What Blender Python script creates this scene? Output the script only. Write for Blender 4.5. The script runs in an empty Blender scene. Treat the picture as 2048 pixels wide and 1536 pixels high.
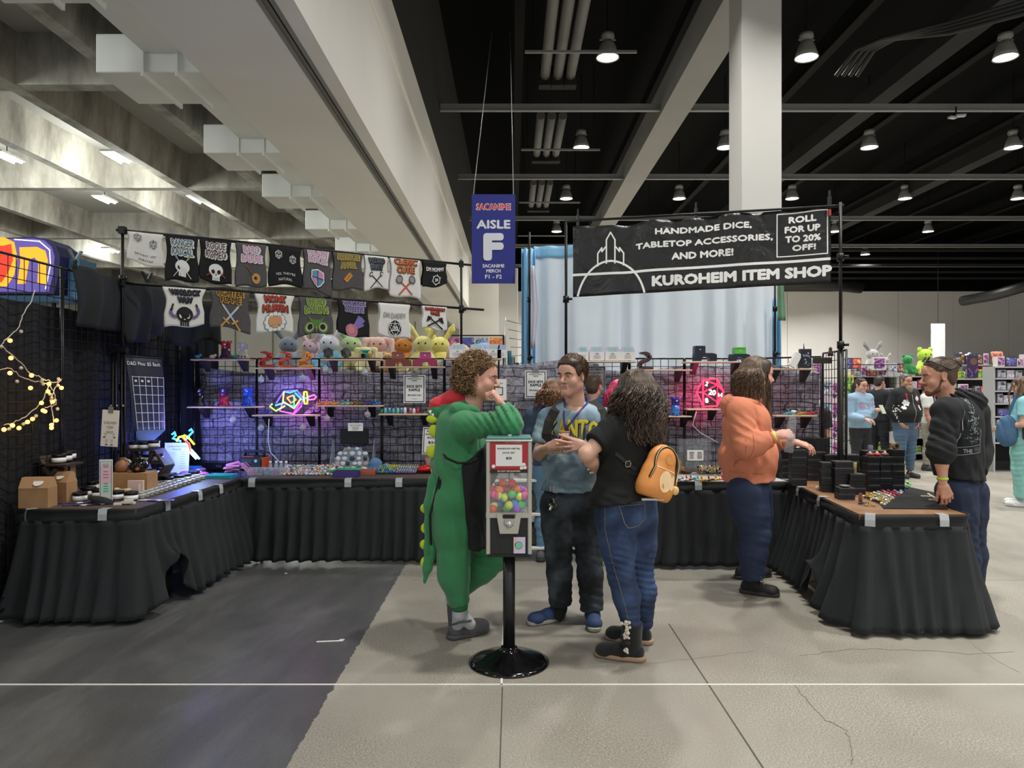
import bpy,bmesh,math,random
import numpy as np
from mathutils import Vector,Matrix
from mathutils.bvhtree import BVHTree
random.seed(7)
R=math.radians
C=bpy.context.scene.collection
F_PX,CH=1420.0,1.58
# ------------------------------------------------------------ camera, world, light, exposure
cam_d=bpy.data.cameras.new('camera');cam=bpy.data.objects.new('camera',cam_d);C.objects.link(cam)
cam.location=(0,0,CH);cam.rotation_euler=(R(90),0,0)
cam_d.sensor_width=36;cam_d.lens=F_PX/2048*36;cam_d.clip_end=200
bpy.context.scene.camera=cam
sc=bpy.context.scene
sc.view_settings.view_transform='Standard';sc.view_settings.look='None'
sc.view_settings.exposure=0.18;sc.view_settings.gamma=1;sc.view_settings.use_curve_mapping=False
w=bpy.data.worlds.new('world');sc.world=w;w.use_nodes=True
bg=w.node_tree.nodes['Background'];bg.inputs[0].default_value=(0.86,0.9,0.92,1);bg.inputs[1].default_value=0.78
def area(loc,size,power,col=(1,.97,.92),rot=(0,0,0),spread=None):
 d=bpy.data.lights.new('lamp_light','AREA');d.shape='DISK';d.size=size;d.energy=power;d.color=col
 if spread:d.spread=spread
 o=bpy.data.objects.new('lamp_light',d);o.location=loc;o.rotation_euler=rot;C.objects.link(o);return o
def point(loc,r,power,col=(1,1,1)):
 d=bpy.data.lights.new('tube_light','POINT');d.shadow_soft_size=r;d.energy=power;d.color=col
 o=bpy.data.objects.new('tube_light',d);o.location=loc;C.objects.link(o);return o
LAMP_POWER=225
LAMP_X=[2.37+4.93*k for k in range(5)]
LAMP_Y=[17.6+6.7*i for i in range(-4,5)]
LAMP_Z=1.58+8.3
for ly in LAMP_Y:
 for lx in LAMP_X:
  area((lx,ly,LAMP_Z-.3),.5,LAMP_POWER*(2.2 if ly>30 else 1),(1,.985,.95),spread=R(125))
# low hall at the left: fluorescent fixtures in the coffers (some are outside the frame)
TUBES=[(-10.6,14.9),(-8.3,14.9),(-10.5,18.3),(-8.1,18.3),(-14.3,25.3),(-8.3,32.5),(-8.3,25.3),(-10.6,25.3),
   (-8.3,8.0),(-10.6,8.0),(-6.6,3.0),(-6.6,-3.0),(-15.5,14.9),(-15.5,19.5),(-11.3,31)]
for tx,ty in TUBES:
 point((tx,ty,5.95),.3,190,(.95,1,.93))
# ------------------------------------------------------------ helpers: colour and materials
def hexc(h):
 h=h.lstrip('#');out=[]
 for i in(0,2,4):
  c=int(h[i:i+2],16)/255
  out.append(c/12.92 if c<=.04045 else((c+.055)/1.055)**2.4)
 return tuple(out)+(1,)
MATS={}
def M(col,rough=.6,metal=0,emit=0,noise=0,nscale=40,bump=0,bscale=200,trans=0,alpha=1,spec=.5,sheen=0,wave=None,coat=0,name=None):
 key=(col,rough,metal,emit,noise,nscale,bump,bscale,trans,alpha,spec,sheen,wave,coat)
 if key in MATS:return MATS[key]
 m=bpy.data.materials.new(name or('m_'+str(col).strip('#')));m.use_nodes=True
 nt=m.node_tree;b=nt.nodes['Principled BSDF'];c=hexc(col)
 b.inputs['Base Color'].default_value=c;b.inputs['Roughness'].default_value=rough;b.inputs['Metallic'].default_value=metal
 b.inputs['Specular IOR Level'].default_value=spec
 if emit:b.inputs['Emission Color'].default_value=c;b.inputs['Emission Strength'].default_value=emit
 if trans:b.inputs['Transmission Weight'].default_value=trans;b.inputs['IOR'].default_value=1.3
 if alpha<1:b.inputs['Alpha'].default_value=alpha
 if sheen:b.inputs['Sheen Weight'].default_value=sheen
 if coat:b.inputs['Coat Weight'].default_value=coat
 tc=None
 if noise or bump:
  tc=nt.nodes.new('ShaderNodeTexCoord')
 if noise:
  n=nt.nodes.new('ShaderNodeTexNoise');n.inputs['Scale'].default_value=nscale;n.inputs['Detail'].default_value=5
  nt.links.new(tc.outputs['Object'],n.inputs['Vector'])
  mx=nt.nodes.new('ShaderNodeMix');mx.data_type='RGBA'
  mx.inputs['A'].default_value=tuple(max(0,x*(1-noise))for x in c[:3])+(1,)
  mx.inputs['B'].default_value=tuple(min(1,x*(1+noise))for x in c[:3])+(1,)
  mr=nt.nodes.new('ShaderNodeMapRange');mr.inputs['From Min'].default_value=.32;mr.inputs['From Max'].default_value=.68
  nt.links.new(n.outputs['Fac'],mr.inputs['Value']);nt.links.new(mr.outputs['Result'],mx.inputs['Factor'])
  nt.links.new(mx.outputs['Result'],b.inputs['Base Color'])
 if bump:
  n2=nt.nodes.new('ShaderNodeTexNoise');n2.inputs['Scale'].default_value=bscale;n2.inputs['Detail'].default_value=4
  nt.links.new(tc.outputs['Object'],n2.inputs['Vector'])
  bp=nt.nodes.new('ShaderNodeBump');bp.inputs['Strength'].default_value=bump;bp.inputs['Distance'].default_value=.01
  nt.links.new(n2.outputs['Fac'],bp.inputs['Height']);nt.links.new(bp.outputs['Normal'],b.inputs['Normal'])
 MATS[key]=m;return m
def glass(col='#ffffff',a=.16,rough=.05):
 return M(col,rough=rough,alpha=a,spec=.8)
BLACK=M('#0d0d0e',.6);BLACKM=M('#101012',.35,metal=.3);WHITE=M('#e8e8e6',.6);PAPER=M('#e9e8e4',.8)
INK=M('#161616',.8);STEEL=M('#b9b9b6',.3,metal=.9);WOOD=M('#8a5a3a',.5,noise=.15,nscale=12);SHELF=M('#c9ad94',.5)
CARD=M('#a9825a',.8,noise=.08,nscale=15)
# ------------------------------------------------------------ helpers: points from the photograph
def P(px,py,Y):return Vector(((px-1024)/F_PX*Y,Y,CH-(py-768)/F_PX*Y))
def G(px,py,z=0.0):                                     # where the sight line meets the level z
 Y=(CH-z)*F_PX/(py-768);return Vector(((px-1024)/F_PX*Y,Y,z))
TZ=.74
def T(px,py):
 p=G(px,py,TZ);m=6.70 if 480<px<900 else(6.60 if 1290<px<1500 else 99)
 if p.y>m:p=Vector((p.x*m/p.y,m,TZ))
 if px<480 and p.x<-3.24:q=-3.24/p.x;p=Vector((-3.24,p.y*q,TZ))
 return p
# ------------------------------------------------------------ helpers: mesh building
class MB:
 def __init__(s):s.v=[];s.f=[];s.mi=[];s.sm=[]
 def add(s,vs,fs,mi=0,smooth=False):
  n=len(s.v);s.v+=[tuple(v)for v in vs]
  s.f+=[tuple(i+n for i in f)for f in fs];s.mi+=[mi]*len(fs);s.sm+=[smooth]*len(fs);return s
 def box(s,c,d,mi=0,rz=0,rx=0,ry=0,bev=0,taper=1):
  x,y,z=(k/2 for k in d);m=Matrix.Translation(c)@Matrix.Rotation(rz,4,'Z')@Matrix.Rotation(ry,4,'Y')@Matrix.Rotation(rx,4,'X')
  if bev:
   b=min(bev,x*.9,y*.9,z*.9);vs=[]
   for sx in(-1,1):
    for sy in(-1,1):
     for sz in(-1,1):
      vs+=[m@Vector((sx*x,sy*(y-b),sz*(z-b))),m@Vector((sx*(x-b),sy*y,sz*(z-b))),m@Vector((sx*(x-b),sy*(y-b),sz*z))]
   def I(a,b_,c_,k):return((a*2+b_)*2+c_)*3+k
   fs=[]
   for a in(0,1):
    q=[I(a,0,0,0),I(a,1,0,0),I(a,1,1,0),I(a,0,1,0)];fs.append(q if a else q[::-1])
    q=[I(0,a,0,1),I(0,a,1,1),I(1,a,1,1),I(1,a,0,1)];fs.append(q if a else q[::-1])
    q=[I(0,0,a,2),I(1,0,a,2),I(1,1,a,2),I(0,1,a,2)];fs.append(q if a else q[::-1])
   for a in(0,1):
    for c_ in(0,1):
     fs+=[[I(a,c_,0,0),I(a,c_,1,0),I(a,c_,1,1),I(a,c_,0,1)],[I(a,0,c_,0),I(a,1,c_,0),I(a,1,c_,2),I(a,0,c_,2)],[I(0,a,c_,1),I(1,a,c_,1),I(1,a,c_,2),I(0,a,c_,2)]]
     for e in(0,1):fs.append([I(a,c_,e,0),I(a,c_,e,1),I(a,c_,e,2)])
   return s.add(vs,fs,mi)
  vs=[m@Vector((sx*x*(taper if sz>0 else 1),sy*y*(taper if sz>0 else 1),sz*z))for sz in(-1,1)for sy in(-1,1)for sx in(-1,1)]
  return s.add(vs,[(0,2,3,1),(4,5,7,6),(0,1,5,4),(2,6,7,3),(0,4,6,2),(1,3,7,5)],mi)
 def cyl(s,a,b,r,r2=None,n=10,mi=0,cap=True,smooth=True):
  a=Vector(a);b=Vector(b);r2=r if r2 is None else r2;d=(b-a)
  if d.length<1e-7:return s
  q=d.to_track_quat('Z','Y');vs=[]
  for p,rr in((a,r),(b,r2)):
   for i in range(n):
    t=2*math.pi*i/n;vs.append(p+q@Vector((math.cos(t)*rr,math.sin(t)*rr,0)))
  s.add(vs,[(i,(i+1)%n,n+(i+1)%n,n+i)for i in range(n)],mi,smooth)
  if cap:
   k=len(s.v)-2*n;s.f+=[tuple(k+i for i in range(n))[::-1],tuple(k+n+i for i in range(n))];s.mi+=[mi]*2;s.sm+=[False]*2
  return s
 def tube(s,pts,r,n=6,mi=0,cap=True,rs=None,smooth=True):
  pts=[Vector(p)for p in pts];m=len(pts);vs=[];up=None
  for i,p in enumerate(pts):
   d=(pts[min(i+1,m-1)]-pts[max(i-1,0)])
   if d.length<1e-9:d=Vector((0,0,1))
   d.normalize()
   if up is None:up=d.orthogonal().normalized()
   else:
    up=up-d*up.dot(d)
    up=up.normalized()if up.length>1e-6 else d.orthogonal().normalized()
   sd=d.cross(up);rr=rs[i]if rs else r
   for k in range(n):
    t=2*math.pi*k/n;vs.append(p+up*math.cos(t)*rr+sd*math.sin(t)*rr)
  fs=[(i*n+k,i*n+(k+1)%n,(i+1)*n+(k+1)%n,(i+1)*n+k)for i in range(m-1)for k in range(n)]
  if cap:fs+=[tuple(range(n))[::-1],tuple((m-1)*n+k for k in range(n))]
  return s.add(vs,fs,mi,smooth)
 def lathe(s,prof,c=(0,0,0),n=20,mi=0,m=None,smooth=True,sq=0):
  vs=[];m=m or Matrix.Identity(4);c=Vector(c)
  for r,z in prof:
   for i in range(n):
    t=2*math.pi*i/n;vs.append(c+m@Vector((math.cos(t)*max(r,1e-5),math.sin(t)*max(r,1e-5),z)))
  fs=[(j*n+i,j*n+(i+1)%n,(j+1)*n+(i+1)%n,(j+1)*n+i)for j in range(len(prof)-1)for i in range(n)]
  if prof[0][0]>1e-4:fs.append(tuple(range(n))[::-1])
  if prof[-1][0]>1e-4:fs.append(tuple((len(prof)-1)*n+i for i in range(n)))
  return s.add(vs,fs,mi,smooth)
 def ball(s,c,r,n=12,mi=0,m=None,smooth=True):
  r=r if hasattr(r,'__len__')else(r,r,r);h=n // 2+1;prof=[(math.sin(math.pi*j/h),-math.cos(math.pi*j/h))for j in range(h+1)]
  mm=(m or Matrix.Identity(4))@Matrix.Diagonal((r[0],r[1],r[2],1));return s.lathe(prof,c,n,mi,mm,smooth)
 def prism(s,poly,a,b,mi=0,ax='Y',side=None):
  vs=[]
  for t in(a,b):
   for u,v in poly:vs.append({'Y':(u,t,v),'X':(t,u,v),'Z':(u,v,t)}[ax])
  n=len(poly);fs=[tuple(range(n)),tuple(range(2*n-1,n-1,-1))]+[(i,n+i,n+(i+1)%n,(i+1)%n)for i in range(n)]
  return s.add(vs,fs,mi)
 def sheet(s,f,nu,nv,mi=0,smooth=True,closed=False):
  vs=[f(i/nu,j/nv)for j in range(nv+1)for i in range(nu+1)]
  return s.add(vs,[(j*(nu+1)+i,j*(nu+1)+i+1,(j+1)*(nu+1)+i+1,(j+1)*(nu+1)+i)for j in range(nv)for i in range(nu)],mi,smooth)
 def build(s,name,mats,parent=None,loc=None,rz=None,thick=0,mat4=None,label=None):
  me=bpy.data.meshes.new(name);me.from_pydata(s.v,[],s.f)
  mats=mats if isinstance(mats,(list,tuple))else[mats]
  for m in mats:me.materials.append(m)
  me.polygons.foreach_set('material_index',[min(i,len(mats)-1)for i in s.mi]);me.polygons.foreach_set('use_smooth',s.sm)
  me.update()
  o=bpy.data.objects.new(name,me);C.objects.link(o)
  if parent:o.parent=parent
  if loc is not None:o.location=loc
  if rz is not None:o.rotation_euler=(0,0,rz)
  if mat4 is not None:o.matrix_basis=mat4
  if thick:
   md=o.modifiers.new('solid','SOLIDIFY');md.thickness=thick;md.offset=0
  if label:o['label']=label
  return o
def tag(o,label=None,cat=None,group=None,kind=None):
 if label:o['label']=label
 if cat:o['category']=cat
 if group:o['group']=group
 if kind:o['kind']=kind
 return o
def thing(name,label,cat,loc=(0,0,0),rz=0,group=None):
 o=bpy.data.objects.new(name,None);o.empty_display_size=.05;C.objects.link(o);o.location=loc;o.rotation_euler=(0,0,rz)
 return tag(o,label,cat,group)
def struct(mb,name,mats,parent=None,**k):
 o=mb.build(name,mats,parent,**k)
 if parent is None:o['kind']='structure'
 return o
def children(o):return[c for c in KIDS.get(o.name,[])]if False else list(o.children)
def dup(src,loc,rz=None,label=None,group=None,scale=None,mats=None):
 def cp(o,par):
  c=o.copy();C.objects.link(c)
  if par is not None:c.parent=par
  if mats and o.type=='MESH' and o.name.split('.')[0]in mats:
   c.data=o.data.copy();c.data.materials[0]=mats[o.name.split('.')[0]]
  for ch in list(o.children):cp(ch,c)
  return c
 r=cp(src,None);r.location=loc
 if rz is not None:r.rotation_euler=(0,0,rz)
 if scale is not None:r.scale=(scale,)*3 if not hasattr(scale,'__len__')else scale
 if label:r['label']=label
 if group:r['group']=group
 return r
# ------------------------------------------------------------ helpers: flat print (lettering and drawn marks)
TXT={}
def text_geo(s,bold=0.0):
 k=(s,bold)
 if k in TXT:return TXT[k]
 cu=bpy.data.curves.new('t','FONT');cu.body=s;cu.size=1;cu.offset=bold;cu.align_x='CENTER';cu.align_y='CENTER';cu.resolution_u=2
 cu.space_line=.85
 o=bpy.data.objects.new('t',cu);C.objects.link(o);dg=bpy.context.evaluated_depsgraph_get();me=bpy.data.meshes.new_from_object(o.evaluated_get(dg))
 vs=[tuple(v.co)for v in me.vertices];fs=[tuple(p.vertices)for p in me.polygons]
 C.objects.unlink(o);bpy.data.objects.remove(o);bpy.data.meshes.remove(me)
 TXT[k]=(vs,fs);return TXT[k]
class Ink:
 """flat print on a surface; u to the right, v up, lay = height of the ink layer; f maps (u, v) to the surface"""
 def __init__(s,f):s.mb=MB();s.f=f;s.mats=[]
 def mi(s,m):
  if m not in s.mats:s.mats.append(m)
  return s.mats.index(m)
 def poly(s,pts,m,lay=1):
  q=[s.f(u,v,lay)for u,v in pts]
  if all(p is not None for p in q):s.mb.add(q,[tuple(range(len(pts)))],s.mi(m))
  return s
 def rect(s,u,v,w_,h_,m,lay=1,rot=0):
  c,sn=math.cos(rot),math.sin(rot)
  return s.poly([(u+a*c-b*sn,v+a*sn+b*c)for a,b in((-w_/2,-h_/2),(w_/2,-h_/2),(w_/2,h_/2),(-w_/2,h_/2))],m,lay)
 def line(s,pts,w_,m,lay=1,closed=False):
  pts=list(pts)+([pts[0]]if closed else[])
  for(a,b),(c,d)in zip(pts,pts[1:]):
   l=math.hypot(c-a,d-b)
   if l>1e-6:s.rect((a+c)/2,(b+d)/2,l+w_*.6,w_,m,lay,math.atan2(d-b,c-a))
  return s
 def disc(s,u,v,r,m,lay=1,r2=None,n=16,a0=0,a1=2*math.pi):
  r2=r2 or r;return s.poly([(u+math.cos(a0+(a1-a0)*i/n)*r,v+math.sin(a0+(a1-a0)*i/n)*r2)for i in range(n+(a1-a0<6))],m,lay)
 def ring(s,u,v,r,w_,m,lay=1,n=20,a0=0,a1=2*math.pi,r2=None):
  r2=r2 or r;pts=[(u+math.cos(a0+(a1-a0)*i/n)*r,v+math.sin(a0+(a1-a0)*i/n)*r2)for i in range(n+1)];return s.line(pts,w_,m,lay)
 def text(s,t,u,v,h,m,lay=1,sx=1,bold=0,w_=None,rot=0,shear=0):
  vs,fs=text_geo(t,0)
  if not vs:return s
  xs=[a[0]for a in vs];ys=[a[1]for a in vs];W=max(xs)-min(xs);H=max(ys)-min(ys);cx=(max(xs)+min(xs))/2;cy=(max(ys)+min(ys))/2
  ky=h/H;kx=(w_/W)if w_ else ky*sx;c,sn=math.cos(rot),math.sin(rot);q=bold*abs(ky)*1.1;n=0 if not bold else(8 if bold>.05 else 4)
  for j in range(n+1):
   ox,oy=(0,0)if j==n else(q*math.cos(j*2*math.pi/n),q*math.sin(j*2*math.pi/n));out=[]
   for x,y,z in vs:
    a,b=(x-cx)*kx+ox,(y-cy)*ky+oy;out.append(s.f(u+a*c-b*sn,v+a*sn+b*c,lay+.09*j))
   g_=[g for g in fs if all(out[i]is not None for i in g)];s.mb.add([p if p is not None else Vector((0,0,0))for p in out],g_,s.mi(m))
  return s
 def build(s,name,parent=None,**k):return s.mb.build(name,s.mats or[INK],parent,**k)
def plane_f(o=(0,0,0),u=(1,0,0),v=(0,0,1),lift=.0013):
 o=Vector(o);u=Vector(u);v=Vector(v);n=u.cross(v).normalized()
 return lambda a,b,l:o+u*a+v*b+n*(lift*l)
def scribble(ink,u,v,w_,n,gap,m,h=.002,lay=1,seed=0):
 rr=random.Random(seed)
 for i in range(n):ink.rect(u,v-i*gap,w_*rr.uniform(.55,1),h,m,lay)
# ============================================================ THE HALL
def tex_mat(name,build):
 m=bpy.data.materials.new(name);m.use_nodes=True;nt=m.node_tree;build(nt,nt.nodes['Principled BSDF'],nt.nodes.new,nt.links.new);return m
def _floor(nt,b,N,L):
 tc=N('ShaderNodeTexCoord')
 def noise(sc_,det=5,rough=.6,vec=None,dist=0):
  n=N('ShaderNodeTexNoise');n.inputs['Scale'].default_value=sc_;n.inputs['Detail'].default_value=det;n.inputs['Roughness'].default_value=rough
  n.inputs['Distortion'].default_value=dist;L(vec or tc.outputs['Object'],n.inputs['Vector']);return n
 def ramp(src,stops):
  r=N('ShaderNodeValToRGB');L(src,r.inputs[0]);e=r.color_ramp.elements
  while len(e)<len(stops):e.new(.5)
  for k,(p_,c_)in enumerate(stops):e[k].position=p_;e[k].color=hexc(c_)
  return r
 def mix(f,a,c,mode='MIX',fac=None):
  m=N('ShaderNodeMix');m.data_type='RGBA';m.blend_type=mode
  if fac is not None:m.inputs['Factor'].default_value=fac
  else:L(f,m.inputs['Factor'])
  L(a,m.inputs['A']);L(c,m.inputs['B']);return m.outputs['Result']
 big=ramp(noise(.55,6,.55,dist=.4).outputs['Fac'],[(.3,'#78736a'),(.5,'#8e897e'),(.7,'#9f9a8f')])
 spk=ramp(noise(115,3,.65).outputs['Fac'],[(.3,'#4c483f'),(.46,'#857f73'),(.6,'#989286'),(.72,'#d2cdc2')])
 patch=ramp(noise(.9,4,.6).outputs['Fac'],[(.36,'#202020'),(.58,'#ffffff')])
 half=N('ShaderNodeMath');half.operation='MULTIPLY';L(patch.outputs[0],half.inputs[0]);half.inputs[1].default_value=.85
 conc=mix(half.outputs[0],big.outputs[0],spk.outputs[0])
 mp=N('ShaderNodeMapping');mp.inputs['Scale'].default_value=(1,.35,1);mp.inputs['Rotation'].default_value=(0,0,R(-50));L(tc.outputs['Object'],mp.inputs[0])
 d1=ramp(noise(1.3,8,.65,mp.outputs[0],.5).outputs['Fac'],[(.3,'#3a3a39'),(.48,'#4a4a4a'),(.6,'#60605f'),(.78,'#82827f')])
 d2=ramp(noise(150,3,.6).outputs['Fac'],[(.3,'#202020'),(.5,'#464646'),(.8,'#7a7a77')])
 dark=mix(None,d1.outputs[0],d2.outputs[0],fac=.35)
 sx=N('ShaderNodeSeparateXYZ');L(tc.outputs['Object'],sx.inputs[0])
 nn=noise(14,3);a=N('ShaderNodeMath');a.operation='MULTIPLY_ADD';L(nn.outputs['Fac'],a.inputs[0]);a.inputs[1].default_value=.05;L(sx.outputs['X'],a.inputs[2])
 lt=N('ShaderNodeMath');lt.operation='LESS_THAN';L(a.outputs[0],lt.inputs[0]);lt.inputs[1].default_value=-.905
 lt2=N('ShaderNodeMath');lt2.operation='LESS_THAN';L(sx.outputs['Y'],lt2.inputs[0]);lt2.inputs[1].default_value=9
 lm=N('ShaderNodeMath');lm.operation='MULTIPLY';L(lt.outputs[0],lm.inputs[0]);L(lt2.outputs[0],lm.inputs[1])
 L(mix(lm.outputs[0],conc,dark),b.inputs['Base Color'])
 rg=ramp(noise(2.2,6,.7,mp.outputs[0]).outputs['Fac'],[(.3,'#8c8c8c'),(.7,'#c8c8c8')]);L(rg.outputs[0],b.inputs['Roughness'])
 bp=N('ShaderNodeBump');bp.inputs['Strength'].default_value=.03;bp.inputs['Distance'].default_value=.002;L(noise(120,3).outputs['Fac'],bp.inputs['Height']);L(bp.outputs[0],b.inputs['Normal'])
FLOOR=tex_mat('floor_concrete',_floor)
def _conc(nt,b,N,L):
 tc=N('ShaderNodeTexCoord');mp=N('ShaderNodeMapping');mp.inputs['Scale'].default_value=(1,1,.35);L(tc.outputs['Object'],mp.inputs[0])
 n=N('ShaderNodeTexNoise');n.inputs['Scale'].default_value=1.9;n.inputs['Detail'].default_value=10;n.inputs['Roughness'].default_value=.65;L(mp.outputs[0],n.inputs['Vector'])
 r=N('ShaderNodeValToRGB');e=r.color_ramp.elements;e[0].position=.3;e[0].color=hexc('#5c574f');e[1].position=.72;e[1].color=hexc('#aaa59b');L(n.outputs['Fac'],r.inputs[0])
 L(r.outputs[0],b.inputs['Base Color']);b.inputs['Roughness'].default_value=.85
CONC=tex_mat('board_formed_concrete',_conc)
PLASTER=M('#b3b0aa',.7,noise=.03,nscale=.6);SOFFIT=M('#e2dfd8',.75,noise=.03,nscale=.5);COFFER=M('#9b9994',.8,noise=.04,nscale=1)
DUCT=M('#d8d8d4',.5,noise=.05,nscale=1.5);BLKCEIL=M('#060707',.95,spec=.1);BLKSTEEL=M('#0f0f0f',.9,spec=.2);GREYSTEEL=M('#7d7d7b',.6)
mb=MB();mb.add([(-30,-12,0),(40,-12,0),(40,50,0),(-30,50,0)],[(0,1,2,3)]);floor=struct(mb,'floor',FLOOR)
TAPE=M('#d9d7cf',.6)
MB().box((0.4,3.73,.0015),(9,.011,.003)).build('tape_line',TAPE,floor)
MB().box((-.055,4.9,.0015),(.011,2.35,.003)).build('tape_line',TAPE,floor)
JNT=M('#4c483f',.9)
MB().box((1.033,3.3,.0006),(.008,2.75,.0012)).build('floor_joint',JNT,floor)
MB().box((-.05,3.0,.0006),(.006,1.4,.0012)).build('floor_joint',JNT,floor)
MB().box((2.2,5.72,.0006),(6,.006,.0012)).build('floor_joint',M('#7b7567',.9),floor)
def crack(pts,w_,m):
 pts=[G(a,b)for a,b in pts];q=[];rr=random.Random(3)
 for a,b in zip(pts,pts[1:]):
  for i in range(6):q.append(a.lerp(b,i/6)+Vector((rr.uniform(-.008,.008),rr.uniform(-.012,.012),0)))
 ink=Ink(lambda u,v,l:Vector((u,v,.0012)));ink.line([(p.x,p.y)for p in q],w_,m);return ink.build('floor_crack',floor)
crack([(1600,1312),(1700,1298),(1830,1300),(1930,1308),(2048,1303)],.004,M('#6f6a5d',.9))
crack([(1270,1330),(1430,1312),(1520,1300)],.003,M('#858071',.9))
crack([(1590,1370),(1612,1400),(1650,1440),(1690,1460),(1705,1500),(1700,1536)],.005,M('#777264',.9))
crack([(1920,1270),(1990,1320),(2048,1350)],.003,M('#8a8576',.9))
bit=M('#e3e3de',.7)
for px,py,l in((660,1283,.16),(684,1280,.03),(572,1147,.02)):
 p=G(px,py);o=MB().box((0,0,.002),(l,.012,.003)).build('paper_scrap',bit,None,loc=p,rz=.12)
 tag(o,{660:'long thin white paper scrap lying on the dark floor',684:'small white paper scrap beside the longer one on the dark floor',572:'tiny white speck of paper on dark floor near table skirt'}[px],'paper scrap')
# back wall, upper black wall, deck
mb=MB()
for i in range(12):
 x=-4+i*3.9;mb.box((x+1.94,50.1,4.05),(3.87,.2,8.1))
struct(mb,'wall_back',M('#dedbd5',.8,noise=.04,nscale=.3))
struct(MB().box((18,50.05,10.2),(44.2,.1,4.2)),'wall_back_upper',BLKCEIL)
struct(MB().box((18,20,12.2),(42,70,.1)),'ceiling',BLKCEIL)
struct(MB().box((-2.07,20,10),(.1,70,4.3)),'wall_left_upper',M('#141414',.9))
struct(MB().box((40,20,6.1),(.2,64,12.2)),'wall_right',M('#a5a29c',.8))
struct(MB().box((-17,46.1,3.2),(30,.2,6.4)),'wall_back_low',M('#d6d0c2',.8,noise=.05,nscale=.4))
for i,px in enumerate((395,470,545,620,735,830,895)):
 p=P(px,700,45.9);struct(MB().box((p.x,45.95,2.8),(.06,.08,5.6)),'trim_%d'%(i+1),M('#8d887c',.8))
o=struct(MB().box((P(918,700,45.8).x,45.9,4.6),(1.9,.1,1.6)).box((P(918,700,45.8).x,45.85,4.6),(1.6,.1,1.3),1),'trim_8',[M('#8a867b',.7),M('#9c988c',.7)])
struct(MB().box((-.15,30,3.2),(.8,.8,6.4),bev=.02),'column_far',M('#c9c6be',.8))
struct(MB().box((-1.5,33,3.2),(1.9,.2,6.4)),'wall_inner',M('#b7b3a9',.8))
# big white column
struct(MB().box((4.5,13.17,6.1),(.72,.75,12.2),bev=.006),'column_near',M('#c4c2bd',.7,noise=.02,nscale=1))
# bulkhead between the two halls
struct(MB().prism([(-3.52,5.1),(-2.35,5.1),(-2.35,5.22),(-2.18,5.22),(-2.18,5.1),(-2.0,5.1),(-2.0,6.93),(-1.95,6.95),(-1.95,7.8),(-3.52,7.8)],-8,46),'ceiling_bulkhead',SOFFIT)
bk=bpy.data.objects['ceiling_bulkhead']
MB().box((-2.325,19,5.11),(.045,54,.03)).build('track_rail',GREYSTEEL,bk);MB().box((-2.205,19,5.11),(.045,54,.03)).build('track_rail',GREYSTEEL,bk)
MB().box((-2.265,19,5.2),(.08,54,.02)).build('track_slot',BLACK,bk)
# waffle ceiling: deck, long beams, cross beams
struct(MB().box((-17,19,6.95),(27,54,.2)),'ceiling_low',COFFER)
def taper_beam(a,b,w0,w1,z0,z1,along):
 poly=[(-w0/2,z0),(w0/2,z0),(w1/2,z1),(-w1/2,z1)]
 return poly
LONG=[-5.76,-7.58,-9.45,-13.05,-14.9,-18.5,-20.3,-24]
CROSS=[5.1,10.8,16.42,22.0,27.5,33.0,38.6,44.2]
for x in LONG:
 struct(MB().prism([(x-.11,6.08),(x+.11,6.08),(x+.17,6.86),(x-.17,6.86)],-8,46),'trim_beam_long',CONC)
for y in CROSS:
 struct(MB().prism([(y-.12,6.085),(y+.12,6.085),(y+.18,6.86),(y-.18,6.86)],-30,-3.5,ax='X'),'trim_beam_cross',CONC)
# air ducts
mb=MB();mb.box((-4.13,19,6.02),(1.22,54,.34));struct(mb,'duct_long',DUCT)
for k,y0 in enumerate((6.5,9.2,12.4,15.3,18.5,21.6,24.7,27.8)):
 t=tag(thing('air_duct',('nearest','second','third','fourth','fifth','sixth','seventh','farthest')[k]+' white sheet metal duct box sticking out from the bulkhead','duct',(-4.45,y0+.5,5.58),0,'duct boxes along the bulkhead'))
 MB().box((-.005,0,.28),(1.85,1.05,.5),bev=.01).build('duct_body',DUCT,t)
 for xx in(-.32,.12,.5):
  MB().box((xx,0,.28),(.035,1.1,.62)).build('duct_flange',DUCT,t)
# fluorescent fixtures
TUBE=M('#f4fff4',.5,emit=14)
for k,(tx,ty)in enumerate(TUBES[:8]+[(-15.5,14.9)]):
 t=thing('tube_fixture','pair of bright tubes in a ceiling coffer, %s'%('nearest row, second from left|nearest row, rightmost|second row, left one|second row, right one|third row, leftmost|farthest one|third row, rightmost|third row, middle|nearest row, leftmost').split('|')[k],'ceiling light',(tx,ty,6.32),0,'tube fixtures in the coffers')
 MB().box((0,0,.05),(.3,.7,.05)).build('housing',DUCT,t)
 for s in(-.12,.12):MB().cyl((s*.7,-.33,0),(s*.7,.33,0),.018,n=8).build('tube',TUBE,t)
 MB().cyl((0,0,.08),(0,0,.5),.01,n=6).build('hanger',BLACK,t)
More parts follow.
